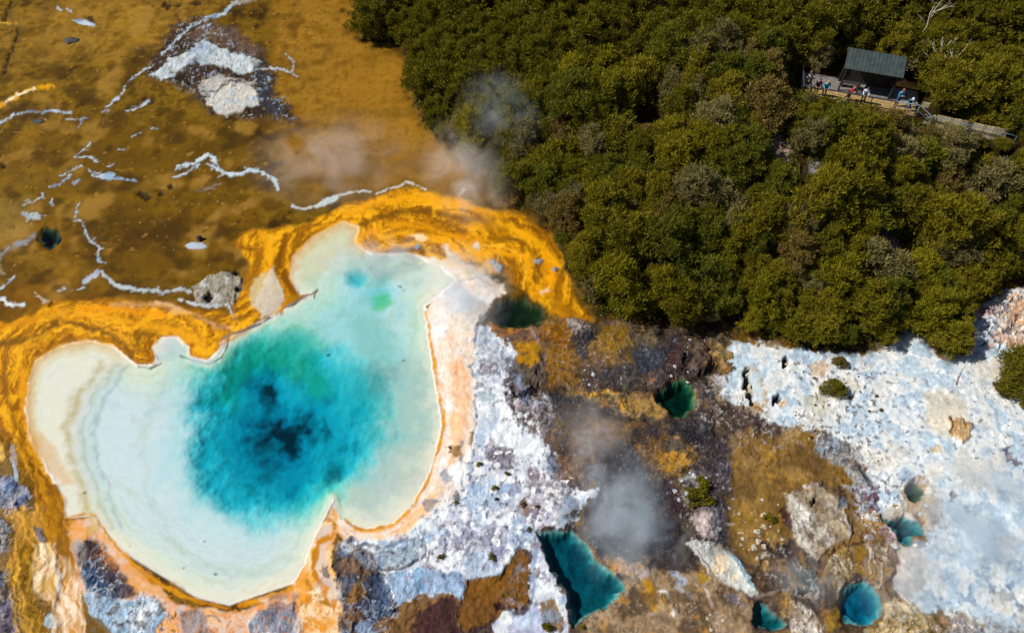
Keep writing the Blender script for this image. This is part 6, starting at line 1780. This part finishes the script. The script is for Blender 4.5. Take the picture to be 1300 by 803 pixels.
# front and left railing
rail = thing("deck_railing", "dark railing along the front and left end of the deck", "railing", A_, ANG)
bk = loc(U(1019.6, 79.5, Z_T + 1.0))
lv = max(1.5, min(bk[1], DEPTH))
m = MB()
m.bar((-0.02, 0.0, 1.0), (LEN * 0.80, 0.0, 1.0), 0.13, 0.07)
m.bar((-0.02, 0.03, 1.0), (bk[0] if abs(bk[0]) < .6 else 0, lv, 1.0), 0.09, 0.05)
m.build("top_rail", M_DRAIL, rail)
m = MB()
for zz in (0.3, 0.65):
    m.tube([(0, 0, zz), (LEN * 0.80, 0, zz)], 0.010, 5)
    m.tube([(0, 0, zz), (0, lv, zz)], 0.010, 5)
m.build("wire", M_DRAIL, rail)
for uu, vv in [(0, 0), (0, lv / 2), (0, lv)] + [(LEN * 0.80 * k / 4, 0) for k in (1, 2, 3, 4)]:
    m = MB()
    m.box((uu, vv, 0.49), (0.06, 0.06, 0.97))
    m.build("post", M_DRAIL, rail)
# lighter steel rail at the right end of the deck that turns to the fence
F0, F1 = Vector(U(1180, 160.5, 6.82)), Vector(U(1268, 179.5, 6.82))
F2 = Vector(U(1283, 183, 6.82))
fd = (F1 - F0).normalized()
fn = Vector((fd.y, -fd.x, 0))           # towards the camera
hr = thing("handrail", "blue-grey metal handrail from the deck's right end along the picket fence", "handrail", A_ + ud * (LEN * 0.80))
H0 = A_ + ud * (LEN * 0.80)
pts_ = [Vector((0, 0, 1.02)), B_ - H0 + Vector((0, 0, 1.02)), F0 + fn * 0.16 - fd * 0.3 - H0 + Vector((0, 0, 1.12)), F1 + fn * 0.16 - H0 + Vector((0, 0, 1.0)), F2 + fn * 0.16 - H0 + Vector((0, 0, 0.95))]
m = MB()
m.tube(pts_, 0.032, 7)
m.build("top_rail", M_STEEL, hr, True)
m = MB()
m.tube([p - Vector((0, 0, 0.5)) for p in pts_[:3]], 0.016, 6)
m.build("lower_rail", M_STEEL, hr, True)
for p in (pts_[0], pts_[0].lerp(pts_[1], .5), pts_[1], pts_[2], pts_[2].lerp(pts_[3], .5), pts_[3], pts_[4]):
    m = MB()
    m.tube([p, p - Vector((0, 0, 1.1))], 0.02, 6)
    m.build("post", M_STEEL, hr, True)
m = MB()
e = pts_[1]
m.tube([e - Vector((0, 0, .1)), e - ud * .0 + fn * .35 - Vector((0, 0, 1.0))], 0.016, 6)
m.tube([pts_[3].lerp(pts_[2], .45) - Vector((0, 0, .05)), pts_[3].lerp(pts_[2], .55) - Vector((0, 0, 1.0)) + fn * .3], 0.016, 6)
m.build("brace", M_STEEL, hr, True)

fence = thing("picket_fence", "pale timber picket fence running right from the viewing deck", "fence", F0, math.atan2(fd.y, fd.x))
FL = (F1 - F0).length
mid = FL * 0.475


def panel(a, b):
    m = MB()
    n = int((b - a) / 0.24)
    w_ = (b - a) / n
    r = random.Random(int(a * 10) + 3)
    for k in range(n):
        h = 1.22 + r.uniform(-.015, .015)
        m.box((a + (k + .5) * w_, 0, h / 2), (w_ - 0.035, 0.025, h))
    o = m.build("picket_panel", M_PICK, fence)
    m = MB()
    for zz in (0.3, 0.95):
        m.box(((a + b) / 2, 0.045, zz), (b - a, 0.05, 0.09))
    m.build("stringer", M_PICK, fence)


panel(0.12, mid - 0.08)
panel(mid + 0.12, FL - 0.1)
for uu, mt, h in ((-0.05, M_POSTY, 1.15), (mid + 0.02, M_POSTB, 1.45), (FL, M_POSTB, 1.3)):
    m = MB()
    m.box((uu, -0.03, h / 2 - 0.1), (0.15, 0.15, h + 0.2), taper=0.9)
    m.build("post", mt, fence)
m = MB()
m.box((FL * 0.5, 0.75, -0.02), (FL + 1.0, 1.3, 0.06))
bw = m.build("boardwalk", M_GREYF)
bw.location = F0
bw.rotation_euler = (0, 0, math.atan2(fd.y, fd.x))
tag(bw, None, None, None, "structure")
m = MB()
pb = thing("sign_board", "small pale timber board standing where the railing meets the fence", "board", B_ + ud * 0.15 + vd * 0.25, ANG)
m = MB(); m.box((0.3, 0, 0.95), (0.55, 0.04, 0.5)); m.build("panel", M_PICK, pb)
for uu in (0.1, 0.5):
    m = MB(); m.box((uu, 0.05, 0.42), (0.06, 0.05, 0.98)); m.build("leg", M_POSTB, pb)

# ================================================================== rocks
M_RW = mat("pale_boulder", (0.42, 0.38, 0.29), 0.85, 0.3, 3, 0.5)
M_RB = mat("white_crusted_rock", (0.42, 0.44, 0.46), 0.85, 0.25, 4, 0.5)
M_RD = mat("dark_rock", (0.035, 0.03, 0.028), 0.7, 0.5, 3, 0.6)
M_RT = mat("tan_rock", (0.48, 0.36, 0.22), 0.85, 0.3, 3, 0.5)


def rock_mesh(seed, flat):
    r = random.Random(seed)
    bm = bmesh.new()
    bmesh.ops.create_icosphere(bm, subdivisions=3, radius=1)
    o = r.uniform(0, 50)
    cuts = [Vector((r.uniform(-1, 1), r.uniform(-1, 1), r.uniform(-.4, 1))).normalized() for _ in range(7)]
    from mathutils import noise as MN
    for v in bm.verts:
        p = v.co.copy()
        for c in cuts:
            q = p.dot(c) - 0.6
            if q > 0:
                p -= c * q * 0.85
        p *= 1 + 0.26 * MN.noise(p * 1.7 + Vector((o, 0, 0))) + 0.07 * MN.noise(p * 4 + Vector((0, o, 0)))
        p.z *= flat
        v.co = p
    me = bpy.data.meshes.new("rock")
    bm.to_mesh(me); bm.free()
    for p in me.polygons:
        p.use_smooth = False
    return me


RK = [rock_mesh(60 + k, [0.5, 0.42, 0.6, 0.38, 0.5][k]) for k in range(5)]
rr_ = random.Random(9)


def rock(px, py, rpx, m, label, group=None, sx=1.0, sz=1.0, k=None, rz=None):
    g = G(px, py)
    k = rr_.randrange(5) if k is None else k
    me = RK[k]
    if not me.materials:
        me.materials.append(m)
    o = link("rock", me, None)
    o.material_slots[0].link = 'OBJECT'
    o.material_slots[0].material = m
    r = rpx / 22.0
    o.location = (g.x, g.y, g.z + r * 0.12)
    o.rotation_euler = (0, 0, rr_.uniform(0, 6.28) if rz is None else rz)
    o.scale = (r * sx, r, r * sz)
    tag(o, label, "rock", group)
    return o


rock(962, 675, 6.0, M_RW, "largest rounded cream boulder of the cluster on the tan flat", sz=1.1)
for a, b_, r in [(957, 695, 5.5), (963, 687, 5), (970, 693, 5)]:
    rock(a, b_, r, M_RW, "cream boulder in the trio above the dark channel", "cream boulder trio on the tan flat")
for a, b_, r in [(971, 652, 3), (968, 634, 3), (968, 666, 2.6), (943, 683, 3.5), (978, 668, 2.2), (975, 684, 2), (983, 655, 2), (960, 660, 1.8), (988, 640, 2)]:
    rock(a, b_, r, M_RW, "small pale stone scattered round the cream boulders on the tan flat", "small pale stones on the tan flat")
for a, b_, r in [(881, 604, 5), (866, 610, 3.6), (872, 625, 4.6), (857, 623, 4), (884, 620, 3.5), (890, 623, 3), (862, 634, 3.4), (876, 600, 2.6), (896, 606, 2.4)]:
    rock(a, b_, r, M_RB, "white-crusted rock beside the two dark green tussocks", "white-crusted rocks round the dark green tussocks")
for a, b_, r in [(857, 465, 3.4), (852, 477, 3), (874, 472, 2.6), (873, 485, 3.2), (872, 490, 2.4), (876, 431, 2.4), (894, 432, 2), (873, 441, 1.8), (869, 446, 1.6)]:
    rock(a, b_, r, M_RB, "white rock on the dark ground round the green teardrop pool", "white rocks round the green teardrop pool")
rock(992, 512, 4.6, M_RT, "tan rock beside a dark hole on the white ground", sx=1.2)
rock(998, 462, 3.6, M_RT, "tan rock beside a small dark hole below the scrub edge")
for a, b_, r in [(1169, 652, 4.2), (1176, 641, 4), (1183, 642, 2.4), (1191, 647, 2.6), (1195, 633, 2.4), (1194, 655, 2.2), (1182, 629, 3.4)]:
    rock(a, b_, r, M_RB, "white block on the tan ground by the round green crater", "white blocks by the round green crater")
rock(1136, 692, 5, M_RB, "pointed white block below the fish-shaped teal pool", sx=1.4)
for a, b_, r in [(918, 787, 3.4), (898, 785, 3), (903, 799, 3), (902, 780, 1.8)]:
    rock(a, b_, r, M_RW, "pale stone on the brown ground near the bottom edge", "pale stones near the bottom edge")
for a, b_, r in [(753, 475, 4), (748, 488, 2.6), (742, 470, 2), (741, 482, 1.8)]:
    rock(a, b_, r, M_RB, "bluish white stone on the violet-brown rock", "bluish white stones on the violet-brown rock")
for a, b_, r in [(1018, 790, 3.5), (1025, 776, 4), (1010, 770, 2.5)]:
    rock(a, b_, r, M_RW, "pale rock between the two blue pools at the bottom edge", "pale rocks between the bottom blue pools")
rock(90, 52, 12, M_RD, "dark flat rock in the brown mat near the top left corner", sx=1.6, sz=0.7, rz=0.2)
rock(48, 154, 9, M_RD, "dark flat rock below the long blue-white streak", sx=1.6, sz=0.6, rz=0.1)
rock(58, 152, 2.4, M_RW, "pale stone at the tip of the dark flat rock")
rock(254, 304, 6.5, M_RD, "black stump-like rock standing on a pale ring in the brown mat", sx=0.75, sz=3.4, rz=0)
rock(41, 272, 3, M_RB, "bluish rock on the brown mat by the left edge", sx=1.4, sz=.6)
for a, b_, r in [(1050, 465, 1.4), (1064, 478, 1.6), (1090, 478, 2), (1099, 476, 1.8), (1074, 486, 1.6), (1030, 470, 1.6), (1010, 527, 1.8), (1020, 540, 2), (1034, 547, 2.4), (1092, 497, 2), (1076, 516, 1.6), (1077, 521, 1.4),
                 (1137, 500, 1.5), (1214, 487, 1.4), (1280, 540, 1.5), (1105, 560, 1.6), (1150, 560, 1.5), (1115, 585, 1.6), (1046, 510, 2), (1042, 500, 1.6), (1035, 514, 2.4)]:
    rock(a, b_, r, M_RD, "small dark stone scattered over the upper white ground", "small dark stones on the white ground")

# small tussocks
TUS = []
for k in range(3):
    V_, F_ = crown_arrays(700 + k, 0.34, 0.42, 12, 60, 0.16, 0.04)
    me = mesh_np("tussock", V_, F_)
    me.materials.append(LM['olive'])
    TUS.append(me)


def tussock(px, py, rpx, kd, label, group=None, sx=1.0):
    g = G(px, py)
    o = link("tussock", TUS[rr_.randrange(3)], None)
    o.material_slots[0].link = 'OBJECT'
    o.material_slots[0].material = LM[kd]
    r = rpx * (0.75 if rpx < 6 else 1) / 18.0 / 0.34
    o.location = g
    o.scale = (r * sx, r, r)
    o.rotation_euler = (0, 0, 0 if sx != 1 else rr_.uniform(0, 6.28))
    tag(o, label, "tussock", group)


tussock(883, 633, 11, 'olive', "widest dark green tussock among the white-crusted rocks", None, 1.45)
tussock(893, 616, 8, 'olive', "round dark green tussock just above the widest one")
for a, b_, r, kd in [(608, 589, 4.4, 'olive'), (644, 601, 4.2, 'olive'), (628, 619, 4.6, 'olive'), (630, 633, 3, 'olive'), (579, 637, 3.6, 'bright'), (624, 707, 5, 'olive'), (571, 568, 2.4, 'olive')]:
    tussock(a, b_, r, kd, "small green tussock on the white sinter right of the big pool", "green tussocks on the white sinter")
for a, b_, r in [(664, 640, 4.6), (682, 643, 3), (671, 672, 3.6), (560, 707, 4.6)]:
    tussock(a, b_, r, 'brown', "small brown tussock on the white sinter above the long teal pool", "brown tussocks on the white sinter")
tussock(695, 796, 6, 'olive', "green tussock at the bottom edge left of the long teal pool's tip")
tussock(740, 796, 4, 'bright', "yellow-green tussock at the bottom edge by the long teal pool's tip")
tussock(977, 658, 6, 'olive', "green tussock beside the pale stones on the tan flat")
for a, b_, r in [(1079, 505, 3), (1118, 521, 3.4), (1112, 503, 3), (1103, 522, 2.4), (1029, 555, 3), (1034, 480, 3)]:
    tussock(a, b_, r, 'brown', "small reddish brown tussock on the upper white ground", "brown tussocks on the white ground")

# ================================================================== people on the deck
DG = bpy.context.evaluated_depsgraph_get


def skin(name, pts, edges, rad, roots=(0,), sub=1):
    me = bpy.data.meshes.new(name + "_tmp")
    me.from_pydata([tuple(p) for p in pts], edges, [])
    o = bpy.data.objects.new(name + "_tmp", me)
    COL.objects.link(o)
    o.modifiers.new("skin", 'SKIN')
    sv = me.skin_vertices[0].data
    for i, r in enumerate(rad):
        sv[i].radius = (r, r) if not hasattr(r, '__len__') else r
        sv[i].use_root = i in roots
    s = o.modifiers.new("sub", 'SUBSURF')
    s.levels = s.render_levels = sub
    dg = bpy.context.evaluated_depsgraph_get()
    out = bpy.data.meshes.new_from_object(o.evaluated_get(dg))
    out.name = name
    bpy.data.objects.remove(o)
    bpy.data.meshes.remove(me)
    for p in out.polygons:
        p.use_smooth = True
    out.materials.clear()
    return out


def joinmesh(name, a, b_v, b_f, mi):
    """append raw faces (material index mi) to mesh a"""
    bm = bmesh.new()
    bm.from_mesh(a)
    vs = [bm.verts.new(v) for v in b_v]
    for f in b_f:
        try:
            q = bm.faces.new([vs[i] for i in f])
            q.material_index = mi
            q.smooth = True
        except ValueError:
            pass
    bm.to_mesh(a)
    bm.free()
    return a


M_SKIN = mat("skin", (0.42, 0.25, 0.17), 0.6, 0.1, 8)
M_EYE = mat("eye", (0.02, 0.015, 0.012), 0.3, 0.1, 8)


def person(p, face, pose, shirt, trousers, hairc, label, hat=None, H=1.70, shoe=(0.02, 0.02, 0.02), long_hair=False):
    """p feet (world); face: direction looked at (x, y)"""
    lean, side = pose.get('lean', 0), pose.get('side', 0)
    dip = pose.get('dip', 0.0)
    hip = Vector((0, pose.get('back', 0.0), 0.93 - dip))
    Rt = Matrix.Rotation(-lean, 3, 'X') @ Matrix.Rotation(side, 3, 'Y')

    def T(x, y, z):      # torso frame, z measured up from the hips
        return hip + Rt @ Vector((x, y, z))
    neck, hb = T(0, 0, 0.56), T(0, 0.02, 0.63)
    Rh = Matrix.Rotation(-lean * 0.35 - pose.get('nod', 0.15), 3, 'X')
    hd = hb + Rh @ Vector((0, 0.025, 0.09))
    ht = hb + Rh @ Vector((0, 0.0, 0.185))
    chest, belly = T(0, 0, 0.42), T(0, 0, 0.20)
    J = [hip, belly, chest, neck, hb, hd, ht]
    Rd = [(.105, .08), (.10, .075), (.115, .075), .05, .06, .095, .062]
    E = [(0, 1), (1, 2), (2, 3), (3, 4), (4, 5), (5, 6)]
    arms, legs = [], []
    for k, s in enumerate((-1, 1)):
        sh = T(s * 0.19, 0, 0.47)
        el = T(*pose['arm'][k][0])
        wr = T(*pose['arm'][k][1])
        hn = wr + (wr - el).normalized() * 0.08
        b = len(J)
        J += [sh, el, wr, hn]
        Rd += [.062, .045, .031, .034]
        E += [(2, b), (b, b + 1), (b + 1, b + 2), (b + 2, b + 3)]
        arms.append((sh, el, wr, hn))
    for k, s in enumerate((-1, 1)):
        hp = hip + Vector((s * 0.095, 0, -0.04))
        kn, an = Vector(pose['leg'][k][0]), Vector(pose['leg'][k][1])
        to = an + Vector((0, 0.15, -0.045))
        b = len(J)
        J += [hp, kn, an, to]
        Rd += [.088, .058, .040, .034]
        E += [(0, b), (b, b + 1), (b + 1, b + 2), (b + 2, b + 3)]
        legs.append((hp, kn, an, to))
    body = skin("person", J, E, Rd)
    tb = MB()
    for k, s in enumerate((-1, 1)):          # fingers and thumbs
        sh, el, wr, hn = arms[k]
        d = (hn - wr).normalized()
        sd = d.cross(Vector((0, 0, 1)))
        sd = sd.normalized() if sd.length > .1 else Vector((1, 0, 0))
        dn = d.cross(sd)
        dn = dn if dn.z < 0 else -dn
        for f, (o_, l_) in enumerate(((-.027, .07), (-.009, .08), (.009, .075), (.027, .058))):
            b0 = hn + sd * o_
            tb.tube([b0, b0 + d * l_ * .5 + dn * .006, b0 + d * l_ * .85 + dn * .03], [.0095, .0085, .006], 5)
        b0 = wr + d * .03
        tb.tube([b0 + sd * .028 * s, b0 + sd * .052 * s + d * .03, b0 + sd * .05 * s + d * .058 + dn * .012], [.011, .0095, .007], 5)
    fx = Rh @ Vector((0, 1, 0))
    ux = Rh @ Vector((0, 0, 1))
    tb.tube([hd + fx * .085 + ux * .012, hd + fx * .113 - ux * .018], [.010, .015], 6)     # nose
    for s in (-1, 1):
        tb.tube([hd + Vector((s * .088, 0, 0)) + ux * .02, hd + Vector((s * .098, -.008, 0)) - ux * .03], [.016, .010], 6)   # ears
    joinmesh("person", body, tb.v, tb.f, 0)
    te = MB()
    for s in (-1, 1):
        c = hd + fx * .088 + Vector((s * .033, 0, 0)) + ux * .012
        te.tube([c - fx * .01, c + fx * .008], [.011, .006], 6)
    te.tube([hd + fx * .086 - ux * .045 - Vector((.024, 0, 0)), hd + fx * .092 - ux * .047, hd + fx * .086 - ux * .045 + Vector((.024, 0, 0))], .006, 5)
    joinmesh("person", body, te.v, te.f, 1)
    body.materials.append(M_SKIN)
    body.materials.append(M_EYE)
    o = link("person", body)
    k_ = H / 1.75
    o.scale = (k_, k_, k_)
    o.location = p
    o.rotation_euler = (0, 0, math.atan2(-face[0], face[1]))
    tag(o, label, "person", None)
    # shirt
    J2, R2, E2 = [hip + Vector((0, 0, -.07)), T(0, 0, .03), belly, chest, T(0, 0, .50), T(0, 0, .545)], [(.165, .13), (.165, .13), (.155, .122), (.18, .132), (.14, .11), .075], [(0, 1), (1, 2), (2, 3), (3, 4), (4, 5)]
    for sh, el, wr, hn in arms:
        b = len(J2)
        J2 += [sh, el, wr.lerp(el, .12)]
        R2 += [.078, .058, .043]
        E2 += [(3, b), (b, b + 1), (b + 1, b + 2)]
    sm = skin("shirt", J2, E2, R2)
    link("shirt", sm, mat("cloth", shirt, 0.85, 0.25, 7), o)
    J3, R3, E3 = [hip + Vector((0, 0, -.02))], [(.135, .105)], []
    for hp, kn, an, to in legs:
        b = len(J3)
        J3 += [hp, kn, an.lerp(kn, .1)]
        R3 += [.103, .073, .056]
        E3 += [(0, b), (b, b + 1), (b + 1, b + 2)]
    link("trousers", skin("trousers", J3, E3, R3), mat("trouser_cloth", trousers, 0.85, 0.2, 7), o)
    for hp, kn, an, to in legs:
        tb = MB()
        tb.tube([an + Vector((0, -.06, -.05)), an + Vector((0, 0, -.035)), to + Vector((0, 0, -.005)), to + Vector((0, .05, -.012))], [.035, .052, .045, .022], 8)
        tb.build("shoe", mat("shoe_leather", shoe, 0.6, 0.1, 8), o, True)
    def shell(name, c, rx, ry, rz_, keep, m_):
        bm = bmesh.new()
        bmesh.ops.create_icosphere(bm, subdivisions=3, radius=1)
        bmesh.ops.delete(bm, geom=[v for v in bm.verts if not keep(v.co)], context='VERTS')
        for v in bm.verts:
            q = v.co.copy()
            v.co = c + Vector((q.x * rx, 0, 0)) + fx * (q.y * ry) + ux * (q.z * rz_)
        me_ = bpy.data.meshes.new(name)
        bm.to_mesh(me_)
        bm.free()
        for p_ in me_.polygons:
            p_.use_smooth = True
        return link(name, me_, m_, o)
    hc = hd + ux * .02
    hm_ = mat("hair_fibre", hairc, 0.6, 0.35, 25)
    shell("hair", hc - fx * .012, .108, .122, .125, lambda q: q.z > 0.25 + 0.55 * q.y or q.y < -0.55 and q.z > -0.75, hm_)
    if long_hair:
        tb = MB()
        tb.tube([hd - fx * .09 + ux * .03, hd - fx * .105 - ux * .08, hd - fx * .10 - ux * .18, hd - fx * .09 - ux * .26], [.075, .085, .065, .025], 9)
        tb.build("ponytail", hm_, o, True)
    if hat:
        hmat = mat("hat_cloth", hat, 0.8, 0.15, 8)
        h_ = shell("hat", hc - fx * .008 + ux * .012, .116, .13, .13, lambda q: q.z > 0.12, hmat)
        tb = MB()
        tb.tube([hc + fx * .10 + ux * .035 - Vector((.07, 0, 0)), hc + fx * .155 + ux * .022 - Vector((.035, 0, 0)), hc + fx * .155 + ux * .022 + Vector((.035, 0, 0)), hc + fx * .10 + ux * .035 + Vector((.07, 0, 0))], .012, 6)
        tb.build("visor", hmat, h_, True)
    return o


STAND = [((-.11, .02, .5), (-.12, 0, .09)), ((.11, .02, .5), (.12, .02, .09))]
RELAX = [((-.25, -.02, .22), (-.24, .12, .0)), ((.25, -.02, .22), (.24, .12, .0))]
ONRAIL = [((-.24, .10, .22), (-.16, .36, .24)), ((.24, .10, .22), (.16, .36, .24))]
CROSS = [((-.25, .05, .22), (.05, .22, .28)), ((.25, .05, .22), (-.05, .22, .24))]
PEEK = [((-.23, .20, .30), (-.09, .30, .50)), ((.23, .20, .30), (.09, .30, .50))]


def DK(u, v):
    return A_ + ud * u + vd * v


def du(px, py):
    return loc(U(px, py, Z_T))[0]


out_ = (-vd.x, -vd.y)
lft = (-ud.x, -ud.y)
diag = (-vd.x * .8 + ud.x * .5, -vd.y * .8 + ud.y * .5)
person(DK(0.42, 1.15), (-ud.x - vd.x * .4, -ud.y - vd.y * .4), dict(arm=RELAX, leg=STAND), (0.025, 0.02, 0.03), (0.02, 0.02, 0.025), (0.05, 0.03, 0.02),
       "person in black top with a pale band standing at the left railing", hat=None)
person(DK(du(1034, 121), 0.42), out_, dict(lean=.22, arm=ONRAIL, leg=STAND), (0.05, 0.025, 0.05), (0.02, 0.025, 0.04), (0.015, 0.012, 0.01),
       "person in dark purple top leaning on the railing next to the cyan one")
person(DK(du(1044.5, 123), 0.42), out_, dict(lean=.30, arm=ONRAIL, leg=STAND), (0.03, 0.33, 0.55), (0.02, 0.03, 0.05), (0.45, 0.27, 0.06),
       "person with fair hair and bright cyan top leaning on the railing", long_hair=True)
person(DK(du(1075, 129.5), 0.40), (ud.x * .95 - vd.x * .5, ud.y * .95 - vd.y * .5), dict(lean=.38, arm=ONRAIL, leg=[((-.11, .06, .5), (-.12, .0, .09)), ((.11, -.05, .48), (.12, -.30, .10))]), (0.42, 0.02, 0.03), (0.012, 0.012, 0.015),
       (0.012, 0.01, 0.01), "person in red top and black trousers leaning to the right at the front railing")
person(DK(du(1093.5, 132.5), 0.40), out_, dict(lean=.22, arm=ONRAIL, leg=STAND), (0.60, 0.66, 0.85), (0.02, 0.025, 0.03), (0.012, 0.01, 0.01),
       "person in white and pale blue shirt at the middle of the front railing")
person(DK(du(1136.5, 141), 0.75), diag, dict(lean=.06, arm=CROSS, leg=STAND), (0.07, 0.28, 0.50), (0.03, 0.10, 0.24), (0.20, 0.08, 0.03),
       "person in light blue top and jeans standing with folded arms below the shelter's right end", H=1.78)
person(DK(du(1150, 143.5), 0.36), out_, dict(lean=.62, back=-.08, arm=[((-.23, .20, .30), (-.15, .42, .30)), ((.23, .20, .30), (.15, .42, .30))], leg=STAND), (0.02, 0.17, 0.22), (0.02, 0.04, 0.09),
       (0.02, 0.015, 0.01), "person in dark teal top and white cap bent over the railing beside the fence", hat=(0.55, 0.62, 0.72))
# pale band across the black top
o = [q for q in bpy.data.objects if q.name.startswith("person") and "pale band" in q.get("label", "")][0]
mb = MB()
ring = [Vector((.185 * math.cos(a * math.pi / 8), .142 * math.sin(a * math.pi / 8), 1.24)) for a in range(17)]
mb.tube(ring, .035, 6)
mb.build("shirt_band", mat("band_cloth", (0.55, 0.45, 0.48), 0.85, 0.1, 8), o, True)

# ================================================================== steam
def steam(px, py, rx, ry, zc, rz_, dens, col, label, rot=0.0, scale=0.35, seed=0.0, thr=0.42, z0=None):
    """a soft cloud: an ellipsoid whose volume thins out to nothing at its skin"""
    g = G(px, py)
    bm = bmesh.new()
    bmesh.ops.create_icosphere(bm, subdivisions=3, radius=1)
    me = bpy.data.meshes.new("steam")
    bm.to_mesh(me); bm.free()
    m = bpy.data.materials.new("steam_mat")
    m.use_nodes = True
    N, L = m.node_tree.nodes, m.node_tree.links
    N.clear()
    out = N.new("ShaderNodeOutputMaterial")
    pv = N.new("ShaderNodeVolumePrincipled")
    pv.inputs["Color"].default_value = (*col, 1)
    pv.inputs["Anisotropy"].default_value = 0.0
    tc = N.new("ShaderNodeTexCoord")
    ln = N.new("ShaderNodeVectorMath"); ln.operation = 'LENGTH'
    L.new(tc.outputs["Object"], ln.inputs[0])
    fo = N.new("ShaderNodeMapRange"); fo.interpolation_type = 'SMOOTHSTEP'
    fo.inputs[1].default_value, fo.inputs[2].default_value = 1.0, 0.0
    fo.inputs[3].default_value, fo.inputs[4].default_value = 0.0, 1.0
    L.new(ln.outputs["Value"], fo.inputs[0])
    ge = N.new("ShaderNodeNewGeometry")
    ad = N.new("ShaderNodeVectorMath"); ad.operation = 'ADD'; ad.inputs[1].default_value = (seed * 7.1, seed * 3.3, seed)
    L.new(ge.outputs["Position"], ad.inputs[0])
    nz = N.new("ShaderNodeTexNoise"); nz.inputs["Scale"].default_value = scale; nz.inputs["Detail"].default_value = 6; nz.inputs["Roughness"].default_value = 0.6
    nz.inputs["Distortion"].default_value = 0.7
    L.new(ad.outputs[0], nz.inputs["Vector"])
    mr = N.new("ShaderNodeMapRange"); mr.interpolation_type = 'SMOOTHSTEP'
    mr.inputs[1].default_value, mr.inputs[2].default_value = thr - 0.02, thr + 0.24
    L.new(nz.outputs["Fac"], mr.inputs[0])
    mu = N.new("ShaderNodeMath"); mu.operation = 'MULTIPLY'
    L.new(fo.outputs[0], mu.inputs[0]); L.new(mr.outputs[0], mu.inputs[1])
    m2 = N.new("ShaderNodeMath"); m2.operation = 'MULTIPLY'; m2.inputs[1].default_value = dens
    L.new(mu.outputs[0], m2.inputs[0])
    L.new(m2.outputs[0], pv.inputs["Density"])
    L.new(pv.outputs[0], out.inputs["Volume"])
    o = link("steam", me, m)
    o.location = (g.x, g.y, g.z + zc)
    o.scale = (rx, ry, rz_)
    o.rotation_euler = (0, 0, rot)
    tag(o, label, "steam", None, "stuff")
    return o


WS = (0.80, 0.91, 1.0)  # blue of shadowed steam put into the colour; steam itself scatters white
WP = (1.0, 0.95, 0.92)
steam(770, 610, 3.4, 5.6, 1.8, 2.2, 0.48, WS, "blue-grey steam rising above the long teal pool", 0.3, 0.42, 1, 0.44)
steam(786, 665, 3.6, 5.4, 1.6, 2.0, 0.62, WS, "thickest steam plume beside the long teal pool", -0.2, 0.42, 1.7, 0.43)
steam(815, 695, 4.2, 3.0, 1.2, 1.4, 0.50, WS, "thin steam over the rock right of the long teal pool", 0.2, 0.5, 2, 0.43)
steam(745, 560, 3.6, 4.2, 1.2, 1.4, 0.32, WP, "faint steam over the brown rock above the long teal pool", 0, 0.5, 3, 0.40)
steam(1250, 690, 7.0, 9.0, 1.6, 2.2, 0.75, WS, "bluish steam drifting over the pale ground at the right", 0.2, 0.28, 4, 0.42)
steam(1152, 742, 4.6, 3.0, 1.0, 1.3, 0.70, WS, "steam beside the round blue pool", 0.4, 0.5, 5, 0.43)
steam(592, 245, 4.6, 7.5, 2.4, 2.6, 0.40, WP, "pale steam column over the orange terrace", 0.3, 0.40, 6, 0.41)
steam(636, 165, 4.2, 5.6, 2.8, 2.4, 0.26, WS, "wisp of steam before the dark scrub", 0.4, 0.42, 7, 0.42)
steam(425, 212, 9.0, 7.0, 1.0, 1.6, 0.30, WP, "thin haze of steam over the ochre flat", 0, 0.30, 8, 0.39)
steam(598, 372, 3.8, 5.4, 1.0, 1.3, 0.75, WS, "white steam over the sinter bank and the pool's right rim", 0.2, 0.45, 9, 0.38)
steam(490, 335, 6.0, 3.4, 0.8, 1.2, 0.6, WS, "light steam over the pale upper end of the big pool", 0, 0.45, 10, 0.40)
steam(1022, 735, 3.0, 2.6, 0.8, 1.0, 0.6, WS, "small puff of steam left of the round blue pool", 0, 0.6, 11, 0.42)
